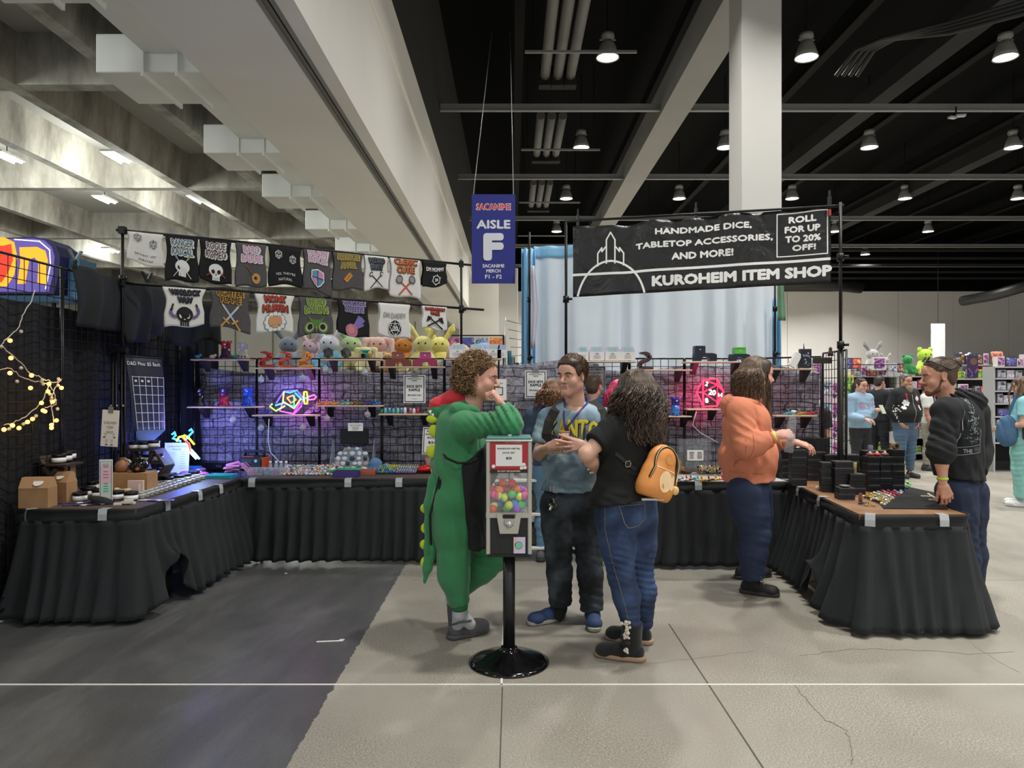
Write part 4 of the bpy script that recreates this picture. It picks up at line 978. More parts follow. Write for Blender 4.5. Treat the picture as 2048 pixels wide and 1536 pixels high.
def a_maces(ik,s,H):
 for q in(-1,1):ik.line([(-q*.4*s,-.93*H),(q*.3*s,-.62*H)],.1*s,M('#b5574e',.7),2);ik.disc(q*.42*s,-.55*H,.2*s,M('#8e8f90',.7),3,n=10);ik.ring(q*.42*s,-.55*H,.2*s,.04*s,K_,4,10)
def a_dm(t2,m,fillm=None,v=.3):
 def f(ik,s,H):ik.text(t2,0,-v*H,.12*H,m,2,bold=.03,w_=1.6*s)
 return f
def a_mommy(ik,s,H):ik.text('DM MOMMY',0,-.33*H,.15*H,W_,2,bold=.03,w_=1.75*s);ik.ring(.1*s,-.72*H,.3*s,.05*s,W_,2,10);ik.text('20',.1*s,-.72*H,.11*H,W_,3,bold=.04);[ik.line([(.1*s+.3*s*math.cos(a),-.72*H+.3*s*math.sin(a)),(.1*s+.38*s*math.cos(a),-.72*H+.38*s*math.sin(a))],.05*s,W_,3)for a in(.3,1.3,2.4,3.4,4.5,5.5)]
def a_wuv(ik,s,H):
 PH=M('#6c5f8e',.7)
 for q in(-1,1):ik.ring(q*.42*s,-.62*H,.26*s,.15*s,PH,2,10,math.pi*(1.5 if q>0 else 1.5),math.pi*(2.15 if q>0 else .85));ik.line([(q*.68*s,-.6*H),(q*.62*s,-.45*H)],.1*s,K_,2)
 skull(ik,0,-.76*H,1.35*s,K_,W_)
def a_swords(ik,s,H):
 for q in(-1,1):sword(ik,0,-.68*H,1.5*s,q*.7,STL,GOLDM)
def a_fist(ik,s,H):
 for k in range(12):a=k*.52;ik.disc(.0+.48*s*math.cos(a),-.75*H+.42*s*math.sin(a),.15*s,M('#7f8a94',.8),1,n=7);ik.disc(.0+.46*s*math.cos(a),-.75*H+.4*s*math.sin(a),.12*s,W_,2,n=7)
 for k in range(4):ik.disc((-.24+.16*k)*s,-.72*H,.11*s,M('#c9936a',.7),4,r2=.24*s);ik.ring((-.24+.16*k)*s,-.72*H,.11*s,.02*s,K_,3,10,r2=.24*s)
 ik.disc(0,-.86*H,.2*s,M('#c9936a',.7),4,r2=.08*s)
def a_owl(ik,s,H):
 G_=M('#4c7a35',.7);ik.poly([(-.55*s,-.5*H),(-.2*s,-.62*H),(.2*s,-.62*H),(.55*s,-.5*H),(.25*s,-.72*H),(0,-.82*H),(-.25*s,-.72*H)],G_,2)
 for q in(-1,1):ik.disc(q*.38*s,-.82*H,.3*s,G_,2);ik.disc(q*.38*s,-.82*H,.22*s,M('#b9b48a',.7),3);ik.disc(q*.36*s,-.81*H,.15*s,K_,4)
 ik.poly([(-.08*s,-.8*H),(.08*s,-.8*H),(0,-.97*H)],M('#8a8650',.7),5)
def a_ball(ik,s,H):
 for k,(a,b,w_)in enumerate(((.5,-.5,.09),(.62,-.56,.07),(.35,-.47,.1),(.55,-.68,.06))):ik.line([(-.05*s,-.8*H),(a*s,b*H)],w_*2*s,M('#7a6bb0',.7),2)
 ik.disc(-.15*s,-.84*H,.36*s,M('#b56b8c',.7),3);ik.disc(-.2*s,-.82*H,.2*s,M('#c9857c',.7),4)
def a_daddy(ik,s,H):
 ik.text('DM DADDY',0,-.36*H,.14*H,M('#9b9b98',.8),2,bold=.03,w_=1.7*s);d20(ik,.0,-.72*H,.5*s,W_,K_,w_=.03*s);ik.text('20',0,-.72*H,.12*H,W_,5,bold=.04);ik.text('8',0,-.9*H,.07*H,W_,5,bold=.03);ik.text('2',-.3*s,-.62*H,.07*H,W_,5,bold=.03,rot=.5);ik.text('14',.3*s,-.62*H,.07*H,W_,5,bold=.03,rot=-.5)
def a_axes(ik,s,H):
 for q in(-1,1):ik.line([(-q*.55*s,-.93*H),(q*.4*s,-.55*H)],.09*s,K_,2);ik.poly([(q*.25*s,-.5*H),(q*.6*s,-.45*H),(q*.66*s,-.72*H),(q*.42*s,-.66*H)],K_,3)
shirt(253,327,460,529,0,SWHT,'white T-shirt with two outlined dice, topmost left on the rail',a_nat(K_,None,True))
shirt(330,397,472,563,0,SBLK,'black RANGER RASCAL T-shirt with a skull and arrows',A_text2('RANGER','RASCAL',M('#4f6f7a',.7),W_,a_skull_arrows))
shirt(398,463,480,566,0,SBLK,'black ROGUE ROMEO T-shirt with a skull and daggers',A_text2('ROGUE','ROMEO',M('#5a3a40',.7),W_,a_skull_daggers,1.35))
shirt(470,533,492,574,0,SGRY,'grey BARD BADDIE T-shirt with a lute',A_text2('BARD','BADDIE',PNKM,W_,a_lute,1.2))
shirt(536,603,501,572,0,SBLK,'black T-shirt with two white outlined dice and small lettering',a_nat(W_,None))
shirt(605,662,508,585,0,SGRY,'grey PALADIN PRINCESS T-shirt with a pink and blue shield',A_text2('PALADIN','PRINCESS',PNKM,W_,a_shield,v1=.09,v2=.25,h=.13))
shirt(664,725,513,580,0,SGRY,'grey ARTIFICER ANGEL T-shirt with an orange ticket',A_text2('ARTIFICER','ANGEL',M('#5c7a52',.7),GOLDM,a_ticket,1.7,1.2,.12,.34))
shirt(727,775,516,579,0,SWHT,'white WIZARD WIFEY T-shirt with two crossed staffs',A_text2('WIZARD','WIFEY',M('#5c6470',.7),K_,a_staffs,1.5,1.2))
shirt(778,840,520,595,0,SWHT,'white CLERIC CUTIE T-shirt with crossed maces',A_text2('CLERIC','CUTIE',ORGM,M('#7a3a22',.7),a_maces,1.6,1.3,.09,.3))
shirt(843,893,522,573,0,SBLK,'black DM MOMMY T-shirt at the right end of the upper rail',a_mommy)
shirt(328,408,568,653,1,SWHT,'white WARLOCK WUV T-shirt with a horned black skull',A_text2('WARLOCK','WUV',M('#3a3a4c',.7),K_,a_wuv,1.6,.85,.13,.32,.13),True)
shirt(419,500,577,659,1,SGRY,'grey FIGHTER FLAME T-shirt with two crossed swords',A_text2('FIGHTER','FLAME',K_,GOLDM,a_swords,1.5,1.2,.07,.25,.14))
shirt(512,585,587,664,1,SWHT,'white MONK MUFFIN T-shirt with a drawn fist',A_text2('MONK','MUFFIN',REDM,M('#5a2a1c',.7),a_fist,1.2,1.6,.13,.38,.17),True)
shirt(596,665,593,669,1,SGRY,'grey DRUID DARLING T-shirt with a green owl face',A_text2('DRUID','DARLING',M('#5a6b3c',.7),M('#9fb55a',.7),a_owl,1.2,1.6,.13,.34,.17))
shirt(674,738,600,672,1,SBLK,'black SORCERER SWEETIE T-shirt with a pink fireball',A_text2('SORCERER','SWEETIE',M('#4a3d66',.7),M('#a79bc4',.7),a_ball,1.6,1.4,.08,.26,.14))
shirt(755,820,603,675,1,SWHT,'white DM DADDY T-shirt with a solid black die',a_daddy)
shirt(842,893,606,659,1,SWHT,'white BARBARIAN BABE T-shirt with crossed black axes',A_text2('BARBARIAN','BABE',REDM,M('#5a1a1a',.7),a_axes,1.7,.8,.12,.3,.12))
# ============================================================ SHELVES ON THE GRIDS AND WHAT STANDS ON THEM
SY=6.90
def shelf(px0,px1,py,label,Y=SY,depth=.17):
 a,b=P(px0,py,Y-depth/2),P(px1,py,Y-depth/2);t=thing('shelf_board',label,'shelf',(0,0,0),0,'boards on the wire grids');c=(a+b)/2;L=b.x-a.x
 MB().box((c.x,Y,a.z-.007),(L,depth,.014),bev=.004).build('board',SHELF,t)
 for s in(-.32,.32):
  x=c.x+s*L;MB().prism([(Y+depth*.5,a.z-.015),(Y-depth*.45,a.z-.015),(Y+depth*.5,a.z-.12)],x-.025,x+.025,ax='X').build('bracket',BLACK,t)
 return a.z
S_={}
for k,a,b,y,lab in(('a',380,500,718,'board under the red and clear dice towers'),('b',508,640,735,'board under the three open folding stands'),('c',640,762,718,'board under the grey many-sided dice'),('d',757,890,733,'board under the two small castles'),
  ('e',888,1002,717,'board under the white boxes behind the curly hair'),('f',373,518,813,'board under the black, red and blue dice towers'),('g',503,640,830,'board under the crossed neon sign'),('h',630,764,811,'board with a row of coloured dragons'),('i',756,866,828,'board with a row of tiny cups'),
  ('j',1150,1274,722,'board under the white boxes above the mystery sign'),('k',1255,1385,739,'board under the brown folding stand'),('l',1371,1500,723,'board under the blue and green castles'),('m',1326,1384,832,'board under the blue dice tower at right'),('n',1375,1442,818,'board under the red neon die'),('p',1000,1030,812,'short board behind the curly-haired man')):
 S_[k]=shelf(a,b,y,'pale wood '+lab)
S_['q']=shelf(1540,1635,737,'pale wood board below the dark figure boxes at right',6.3,.15);S_['r']=shelf(1552,1635,831,'pale wood board with three bright dragons at right',6.3,.15)
def tower(px,py0,py1,wpx,label,c1,c2,Y=SY-.02,glassy=False,mz=None,cren=True):
 b=P(px,py1,Y);h=(py1-py0)/F_PX*Y;r=wpx/2/F_PX*Y;t=thing('dice_tower',label,'dice tower',b,0,'dice towers')
 m1=M(c1,.25,trans=0,alpha=.55 if glassy else 1);m2=M(c2,.25,alpha=.55 if glassy else 1)
 MB().lathe([(r*1.25,0),(r*1.2,h*.05),(r*.95,h*.16),(r*.82,h*.3),(r*.82,h*.55)],n=18).build('tower_base',m2,t);MB().lathe([(r*.82,h*.55),(r*.8,h*.8),(r*.85,h*.86),(r*.98,h*.9),(r*.98,h*.95),(r*.85,h*.95),(r*.8,h*.6)],n=18).build('tower_top',m1,t)
 mb=MB();
 for i in range(8):a=i*math.pi/4;mb.box((r*.92*math.cos(a),r*.92*math.sin(a),h*.975),(r*.28,r*.28,h*.06),rz=a)
 mb.build('battlement',m1,t);mb=MB()
 for a in(-2.2,-1.57,-.95):mb.box((r*1.06*math.cos(a),r*1.06*math.sin(a),h*.09),(r*.25,r*.3,h*.16),rz=a+1.57,taper=.6)
 mb.build('arches',M('#141416',.5),t);MB().box((r*.1,-r*.84,h*.8),(r*.35,.004,h*.06)).build('price_dot',PAPER,t);return t
tower(452,682,717,22,'tall red and blue dice tower on the top left board','#a01f24','#45284c');tower(487,684,717,20,'tall clear dice tower on the top left board','#c9c2c0','#bdb6b4',glassy=True)
tower(400,775,812,18,'black dice tower on the middle left board','#151517','#1b1b1d');tower(448,775,812,20,'purple and red dice tower on the middle left board','#4a2a5a','#c02a48');tower(496,775,812,22,'bright blue dice tower on the middle left board','#1f56c0','#1a47b0')
tower(1351,794,831,20,'blue and violet dice tower on the small right board','#3a3fb4','#2a66b0')
def castle(px,py0,py1,w_,wt,label,c1,c2,Y=SY,off=0):
 b=P(px,py1,Y);k=Y/F_PX;h=(py1-py0)*k;t=thing('toy_castle',label,'castle',b,0,'castles on the top boards');m1,m2=M(c1,.35),M(c2,.35);W2=w_*k
 MB().prism([(-W2/2,0),(-W2/2,h*.42),(-W2*.3,h*.52),(W2*.3,h*.52),(W2/2,h*.42),(W2/2,0),(W2*.2,0),(W2*.14,h*.24),(0,h*.3),(-W2*.14,h*.24),(-W2*.2,0)],-.05,.05).build('castle_base',m2,t);wt2=wt*k
 mb=MB();mb.box((off*k,0,h*.68),(wt2,.09,h*.5))
 for i in range(4):mb.box((off*k-wt2*.5+wt2*(i+.5)/4,0,h*.965),(wt2*.17,.1,h*.07))
 mb.build('keep',m1,t);MB().box((off*k,-.047,h*.75),(.012,.003,.008)).build('price_dot',PAPER,t)
 for s in(-1,1):MB().cyl((s*W2*.43,0,0),(s*W2*.43,0,h*.5),.022,.018,n=10).build('turret',m2,t)
castle(797,704,732,48,24,'brown toy castle on the board above the raffle sign','#8a4a38','#6b3020');castle(851,704,732,45,21,'pink toy castle on the board above the raffle sign','#a83c74','#8f2450');castle(1409,692,722,44,21,'dark navy toy castle beside the green one','#161c33','#10162a',off=-11);castle(1478,695,722,38,22,'toy castle with bright green top and navy base','#5cc03a','#151a33')
def zstand(px,py0,py1,label,c,Y=SY):
 b=P(px,py1,Y);k=Y/F_PX;H=(py1-py0)*k;t=thing('folding_stand',label,'stand',b,0,'open folding stands');m=M(c,.35);q=H/.145
 pts=[(-.05,.14),(0,.138),(.03,.118),(.034,.095),(.01,.075),(-.03,.062),(-.055,.045),(-.052,.012),(-.03,.006),(.062,.006)];mb=MB();w_=(.010,.024,.028,.026,.027,.028,.028,.026,.022,.016)
 for(a,b_),(c_,d),wa,wb in zip(pts,pts[1:],w_,w_[1:]):
  dx,dz=c_-a,d-b_;l=math.hypot(dx,dz);nx,nz=-dz/l,dx/l;mb.prism([((a+nx*wa*.6)*q,(b_+nz*wa*.6)*q),((c_+nx*wb*.6)*q,(d+nz*wb*.6)*q),((c_-nx*wb*.6)*q,(d-nz*wb*.6)*q),((a-nx*wa*.6)*q,(b_-nz*wa*.6)*q)],-.045,.045)
 mb.build('stand_body',m,t);MB().box((.0,0,.012*q),(.1*q,.085,.012)).build('stand_foot',m,t)
zstand(534,704,733,'red folding stand, leftmost of the three in a row','#b21c2c');zstand(572,704,733,'coral red folding stand, middle of the three in a row','#d24f40');zstand(612,704,733,'orange and olive folding stand, right of the three','#d98a28');zstand(1291,705,738,'dark brown folding stand beside the $100 boxes','#4a2a2a')
def poly_die(px,py,rpx,label,c,Y=SY,group='many-sided display dice'):
 r=rpx/F_PX*Y;b=P(px,py,Y);t=bmesh.new();bmesh.ops.create_icosphere(t,subdivisions=1,radius=r,matrix=Matrix.Rotation(.5+px,4,'X')@Matrix.Rotation(.3*px,4,'Z'));me=bpy.data.meshes.new('display_die');t.to_mesh(me);me.materials.append(M(c,.2,metal=.5));o=bpy.data.objects.new('display_die',me);C.objects.link(o);o.location=b+Vector((0,0,r*.9));tag(o,label,'die',group);return o
poly_die(656,717,12,'large dark grey die, left of the pair on the board','#4a4a4e');poly_die(692,717,12,'large dark grey die, right of the pair on the board','#56565a');poly_die(727,717,6,'small black die left of the tiny yellow one','#1a1a1c');poly_die(739,717,6,'small olive die right of the black one','#8a7a34')
t=thing('teal_stand','small teal flat-topped stand behind the small dice','stand',P(731,717,7.0));MB().cyl((0,0,0),(0,0,.07),.02,n=10).build('stem',M('#1f9a94',.4),t);MB().box((0,0,.078),(.085,.05,.014)).build('stand_top',M('#1f9a94',.4),t)
for px,c,lab in((395,'#2b8fc4','small blue figurine at the left end of the top board'),(425,'#e0dcd0','small white figurine left of the red tower'),(468,'#35a7b5','tiny teal figurine right of the red tower')):
 t=thing('small_figurine',lab,'figurine',P(px,717,SY));MB().ball((0,0,.018),(.03,.02,.018),9).build('figurine_body',M(c,.5),t);MB().ball((.028,0,.032),.013,8).build('figurine_head',M(c,.5),t)
def gbox(px,py0,py1,wpx,label,price,Y=SY,group='white boxes with prices',tint='#c9c4d8',lid='#a8c4c0'):
 k=Y/F_PX;b=P(px,py1,Y);w_=wpx*k;h=(py1-py0)*k;t=thing('gable_box',label,'box',b,0,group);bh=h*.62
 MB().box((0,0,bh/2),(w_,.1,bh)).build('box_body',M('#dfdedd',.6),t);MB().prism([(-w_/2,bh),(w_/2,bh),(w_*.36,h),(-w_*.36,h)],-.045,.045).build('box_roof',M(tint,.25,metal=.3),t);MB().prism([(-w_*.3,bh+.005),(w_*.3,bh+.005),(w_*.24,h*.93),(-w_*.24,h*.93)],-.0465,-.0455).build('window',M(lid,.2,metal=.3),t)
 ik=Ink(plane_f((0,-.0505,bh/2)));ik.text(price,0,bh*.27,bh*.15,INK,1,bold=.02);scribble(ik,0,bh*.08,w_*.6,4,bh*.12,M('#55555a',.8),.0022,1,px);ik.build('box_print',t)
for px,lab in((916,'leftmost'),(955,'second'),(987,'third')):gbox(px,689,716,31 if px>920 else 33,'white gable box marked $75, %s of the row behind the curly hair'%lab,'$75')
gbox(1010-6,690,716,18,'lilac gable box at the end of the $75 row','',tint='#b8a9c9',lid='#9fb0d8');
for px,lab in((1193,'leftmost'),(1224,'middle'),(1254,'rightmost')):gbox(px,694,721,30,'white gable box marked $100, %s of the three'%lab,'$100')
gbox(1165,694,721,22,'shiny white gable box half hidden left of the $100 boxes','',lid='#8fc0c4')
# dragons and small toys
def dragon(px,py,w_,c,label,Y=SY-.02,group='little printed dragons'):
 k=Y/F_PX;b=P(px,py,Y);t=thing('toy_dragon',label,'toy dragon',b,0,group);m=M(c,.35);s=w_*k/.1;mb=MB()
 mb.tube([(-.05*s,0,.008),(-.025*s,-.02,.012),(0,.0,.016*s),(.025*s,.015,.014),(.045*s,-.01,.02*s)],.012,7,rs=[.004,.009,.014,.012,.009]);mb.build('dragon_body',m,t);MB().ball((.05*s,-.014,.026*s),(.014,.011,.011),8).build('dragon_head',m,t);mb=MB()
 for q in(-1,1):mb.cyl((0,q*.004,.02),(-.008,q*.012,.055),.008,.002,n=5)
 mb.build('wings',m,t)
for i,(px,c)in enumerate(((640,'#c4662c'),(655,'#d9822c'),(669,'#c9962c'),(686,'#5aa08c'),(697,'#78c0a4'),(706,'#a8302c'),(716,'#2f7a44'),(724,'#6a1f2a'),(733,'#2f4aa8'),(742,'#1d2a66'),(752,'#2878c4'))):
 dragon(px,810,15,c,'%s in the row of little dragons on the board'%(['pale orange dragon at the left end','orange dragon, second from left','yellow dragon, third from left','sea green dragon, fourth from left','mint dragon, fifth from left','red dragon, sixth from left','dark green dragon, seventh from left','maroon dragon, eighth from left','blue dragon, ninth from left','navy dragon, tenth from left','bright blue dragon at the right end'][i]))
dragon(1578,830,26,'#35a9c4','light blue dragon at the left end of the right board',6.28);dragon(1600,830,18,'#c9952c','yellow dragon in the middle of the right board',6.28);dragon(1620,830,24,'#b01c28','red dragon at the right end of the right board',6.28)
dragon(527,829,22,'#24348f','dark blue dragon at the left foot of the neon sign');dragon(628,829,22,'#1c2266','navy dragon at the right foot of the neon sign')
for i,(px,c)in enumerate(((763,'#2f8a6a'),(771,'#58b0b8'),(779,'#3f7fb0'),(787,'#4aa6b0'),(796,'#5bc0b4'),(803,'#4476a8'),(810,'#d8d4d8'),(821,'#b04a78'),(828,'#d9c8d4'),(836,'#b02a34'))):
 t=thing('tiny_cup','%s cup in the row on the lowest board'%('dark green|pale cyan|steel blue|teal|mint|denim blue|white tall|magenta|off-white|red').split('|')[i],'cup',P(px,827,SY),0,'tiny cups in a row');h=.045 if i!=6 else .055
 MB().lathe([(.012,0),(.017,h*.4),(.015,h*.8),(.011,h)],n=10).build('cup_body',M(c,.3),t);MB().ball((0,0,h),.009,8).build('cup_lid',M('#d9d4d6' if i%3 else c,.4),t)
# hanging clear ornaments
for i,(px,py,c,yt)in enumerate(((522,759,'#8fc4b0',738),(605,756,'#9aa0d8',738),(651,738,'#a8d0b8',719),(731,744,'#c4c4c8',719),(522,856,'#38a0b4',833),(606,855,'#b88a8a',833),(654,837,'#c46a48',814),(735,829,'#c43a50',814),(466,839,'#c98a80',815))):
 p=P(px,py,6.78);t=thing('hanging_ornament','clear ball ornament '+('with green dice under the left of the folding stands|with violet dice under the orange stand|with green flakes beside the grey dice|with a silver ring under the small dice|filled with cyan dice under the left of the neon|filled with pink dice under the right of the neon|filled with orange dice below the coloured dragons|filled with red dice below the coloured dragons|with coral dice under the middle left board').split('|')[i],'ornament',p,0,'clear ornaments hanging on the grids')
 MB().ball((0,0,0),.031,14).build('glass_ball',glass('#dfeaea',.3),t);mb=MB();rr=random.Random(i)
 for _ in range(7):mb.box((rr.uniform(-.012,.012),rr.uniform(-.012,.012),rr.uniform(-.02,.004)),(.012,)*3,rz=rr.random()*3,rx=rr.random())
 mb.build('filling',M(c,.3),t);MB().cyl((0,0,.028),(0,0,.04),.009,n=8).build('ornament_cap',STEEL,t);MB().cyl((0,0,.04),(0,0,P(px,yt,6.78).z-p.z),.0015,n=4).build('ornament_string',M('#b04a5a',.6),t)
# neon signs
def neon(name,label,loc,groups,r=.0075,backing=None,em=2.6):
 t=thing(name,label,'neon sign',loc);
 for i,(pl,c)in enumerate(groups):
  MB().tube([Vector((a,0,b))for a,b in pl],r,6).build('neon_tube',M(c,.4,emit=em),t)
 if backing:MB().prism(backing,.012,.016).build('backing',M('#20222c',.4,alpha=.5),t)
 return t
k=SY/F_PX;o=P(585,829,SY-.06)
def px2(pl,cx,cy):return[((a-cx)*k,(cy-b)*k)for a,b in pl]
C5=lambda pl:px2(pl,585,829)
neon('neon_die_sword','multicoloured neon sign of a die crossed by a sword',o,[(C5([(545,808),(540,813),(552,822),(570,812)]),'#9ae04a'),(C5([(551,811),(568,806),(590,815)]),'#3ac8c0'),(C5([(553,806),(568,783),(594,781),(606,797),(602,812)]),'#6a4af0'),(C5([(568,783),(566,803),(588,817),(602,797)]),'#e8d84a'),(C5([(566,803),(560,822),(588,828),(603,812)]),'#c04af0'),(C5([(594,781),(580,786),(568,783)]),'#28a0f0'),(C5([(590,786),(604,800),(612,796)]),'#28c0e8'),
 (C5([(608,784),(613,784),(615,796),(614,808),(609,808),(607,796),(608,784)]),'#f0d83a'),(C5([(614,795),(628,790),(632,794),(628,799),(614,800)]),'#f05ab0'),(C5([(574,796),(586,791),(592,800),(582,806),(574,796)]),'#f0803a'),(C5([(586,828),(600,806)]),'#a03af0'),(C5([(588,817),(588,791)]),'#28d07a')],backing=C5([(545,829),(545,800),(565,778),(605,776),(636,788),(634,802),(605,829)]))
o=P(1419,817,SY-.05);C6=lambda pl:px2(pl,1419,817);NR='#ff2a4a'
D6=[(1393,785),(1407,760),(1434,758),(1447,784),(1434,812),(1407,813)]
t=neon('neon_d20','red neon sign of a twenty-sided die with numbers',o,[(C6(D6+[D6[0]]),NR),(C6([(1406,785),(1435,770),(1434,804),(1406,785)]),NR)]+[(C6([a,b]),NR)for a,b in(((1406,785),(1393,785)),((1406,785),(1407,760)),((1406,785),(1407,813)),((1435,770),(1407,760)),((1435,770),(1434,758)),((1435,770),(1447,784)),((1434,804),(1447,784)),((1434,804),(1434,812)))],backing=C6(D6))
ik=Ink(plane_f((0,-.008,0)));NW=M('#ffffff',.4,emit=2.5);ik.text('20',(1424-1419)*k,(817-785)*k,10*k,NW,1,bold=.03,rot=-.15);ik.text('2',(1413-1419)*k,(817-768)*k,8*k,NW,1,bold=.03,rot=-.3);ik.text('8',(1413-1419)*k,(817-801)*k,9*k,NW,1,bold=.03,rot=.2);ik.text('14',(1440-1419)*k,(817-790)*k,7*k,NW,1,bold=.03);ik.build('neon_numbers',t)
k3=6.55/F_PX;o=P(372,918,6.3);C7=lambda pl:[((a-372)*k3,(918-b)*k3)for a,b in pl]
t=neon('neon_crossed_swords','neon sign of crossed swords glowing blue, yellow and red behind the price list',o,[(C7([(345,871),(350,866),(352,873),(346,878)]+[(362,884)]),'#38b8ff'),(C7([(378,864),(382,860),(385,866),(380,871),(370,882)]),'#38b8ff'),(C7([(354,884),(358,876),(366,874),(370,880)]),'#ffe030'),(C7([(368,872),(376,876),(388,890)]),'#ffe030'),(C7([(365,876),(378,890),(382,905)]),'#ff3a20'),(C7([(382,900),(398,918)]),'#7ae8ff'),(C7([(379,904),(392,918)]),'#e8ffff')],r=.009,em=3)
point(P(368,885,6.38),.05,12,(.1,.18,1));point(P(400,850,6.7),.05,4,(.4,.3,1));point(P(395,905,6.3),.03,3,(.5,.9,1));point(P(575,790,6.93),.04,3.2,(.25,.25,1));point(P(612,812,6.93),.04,2,(1,.2,.8));point(P(1412,790,6.93),.04,3.5,(1,.05,.2))
for px,py in((592,834),):
 mb=MB();mb.tube([P(538,838,6.8),P(536,880,6.82),P(541,905,6.8),P(560,925,6.75)],.004,5);tag(mb.build('power_cable',M('#e0e0e0',.5)),'white cable dropping from the crossed neon sign to the table','cable')
tag(MB().tube([P(1393,823,6.8),P(1385,850,6.8),P(1400,865,6.8),P(1435,885,6.7)],.004,5).build('power_cable',M('#c9c9c9',.5)),'pale cable dropping from the red neon die','cable')
# ============================================================ PAPER SIGNS
def paper(px0,py0,px1,py1,Y,label,draw,tilt=0,border=True,tape=True,cat='sign',mat=PAPER,name='paper_sign'):
 a,b=P(px0,py0,Y),P(px1,py1,Y);c=(a+b)/2;w_,h=b.x-a.x,a.z-b.z;t=thing(name,label,cat,c);t.rotation_euler=(0,tilt,0)
 MB().box((0,0,0),(w_,.003,h)).build('sheet',mat,t);ik=Ink(plane_f((0,-.0017,0)))
 if border:ik.line([(-w_*.43,-h*.45),(w_*.43,-h*.45),(w_*.43,h*.45),(-w_*.43,h*.45)],w_*.035,INK,1,True)
 draw(ik,w_,h);ik.build('sign_print',t)
 if tape:MB().box((0,-.003,h*.5),(w_*.3,.002,h*.18)).build('tape',M('#8b8d92',.4,alpha=.7),t)
 return t
def raffle(ik,w_,h):
 ik.text('SPEND $10 FOR A',0,h*.36,h*.045,INK,1,bold=.02,w_=w_*.62).text('TICKET',0,h*.295,h*.045,INK,1,bold=.02,w_=w_*.26).text('DICE SETS',0,h*.09,h*.085,INK,1,bold=.03,w_=w_*.68).text('RAFFLE',0,-h*.03,h*.085,INK,1,bold=.03,w_=w_*.5).text('4PM EVERY DAY',0,-h*.22,h*.05,INK,1,bold=.02,w_=w_*.62).rect(0,-h*.35,w_*.24,h*.012,M('#88888a',.8))
paper(807,750,851,806,6.88,'white DICE SETS RAFFLE sign on the grid left of the curly-haired man',raffle);paper(1050,741,1093,796,6.98,'white DICE SETS RAFFLE sign on the bare stone cloth in the middle',raffle)
def mystery(ik,w_,h):
 ik.text('ALL NEW',0,h*.36,h*.06,INK,1,bold=.03,w_=w_*.62).text('MYSTERY',0,h*.24,h*.06,INK,1,bold=.03,w_=w_*.7).text('BOXES',0,h*.12,h*.06,INK,1,bold=.03,w_=w_*.5).text('$50',0,-h*.06,h*.1,INK,1,bold=.02,w_=w_*.42);scribble(ik,0,-h*.22,w_*.6,5,h*.04,INK,h*.012)
paper(845,855,885,909,6.86,'white MYSTERY BOXES sign beside the back of the green suit',mystery,.05);paper(1172,732,1211,785,6.9,'grey MYSTERY BOXES sign behind the man with the lanyard',mystery,mat=M('#a3a1a4',.8))
paper(982,758,1013,800,6.9,'white printed sheet in a black frame behind the raised hand',lambda ik,w_,h:(ik.line([(-w_*.25,-h*.25),(w_*.25,-h*.25),(w_*.25,h*.1),(-w_*.25,h*.1)],w_*.05,INK,1,True),ik.text('Dice Set',0,h*.3,h*.08,INK)),tape=False,border=False)
paper(696,846,726,862,6.55,'small white D&D STICKERS price card on the sticker rack',lambda ik,w_,h:(ik.text('D&D STICKERS',0,h*.22,h*.16,INK,w_=w_*.75),scribble(ik,0,-h*.02,w_*.5,3,h*.17,INK,h*.04)),tape=False,border=False,name='price_card')
def ksheet(ik,w_,h):
 for i,s_ in enumerate(('KUROHEIM','ITEM','SHOP')):ik.text(s_,0,h*(.15-.13*i),h*.075,M('#4a4a4e',.8),1,w_=w_*(.72,.35,.4)[i])
 for q in(-1,1):scribble(ik,q*w_*.25,-h*.14,w_*.16,4,h*.035,M('#77777c',.8),h*.01);ik.rect(q*w_*.3,-h*.25,w_*.12,h*.03,INK);ik.rect(q*w_*.15,-h*.45,w_*.16,h*.025,INK);scribble(ik,q*w_*.15,-h*.32,w_*.16,3,h*.035,M('#77777c',.8),h*.01)
t=paper(203,820,237,893,5.55,'tall white KUROHEIM ITEM SHOP sheet taped to the side grid',ksheet,.06,border=False)
BN=M('#1d2030',.6);DW=M('#c9cbd4',.6)
def wall_pt(px,py,off=.05):Y=(WX+off)*F_PX/(px-1024);return P(px,py,Y)
# pin banner on its stand
t=thing('pin_banner','dark D&D Pins banner with a white grid hanging by the pole','banner');q=[P(249,712,5.9),P(323,717,6.3),P(331,860,6.25),P(271,862,5.85)];ctr=sum(q,Vector())/4
def pb(u,v):a=q[0].lerp(q[1],u);b=q[3].lerp(q[2],u);return a.lerp(b,v)
pn=(q[1]-q[0]).cross(q[3]-q[0]).normalized();pn=pn if pn.y<0 else-pn
mb=MB();mb.sheet(lambda u,v:pb(u,v)+pn*.01*math.sin(v*5),8,14);v0=len(mb.v);mb.add([pb(0,1),pb(1,1),P(306,882,6.1),P(275,880,5.9)],[(0,1,2,3)]);mb.build('banner_cloth',BN,t,thick=.003)
ik=Ink(lambda u,v,l:pb(u,v)+pn*(.01*math.sin(v*5)+.007+.001*l));ik.text('D&D Pins: $5 Each',.46,.1,-.055,DW,1,bold=.03,w_=.9);cs_=[.08+.9*i/5 for i in range(6)];rs2=[.28+.72*i/6 for i in range(7)]
for u in cs_:ik.rect(u,.63,.018,.72,DW)
for v in rs2:ik.rect(.53,v,.9,.008,DW)
for i in range(3):ik.rect(.16+.18*i,.335,.07,.03,DW,2)
ik.build('banner_lettering',t);MB().cyl(q[0],q[1],.008,n=6).build('banner_rod',BLACK,t)
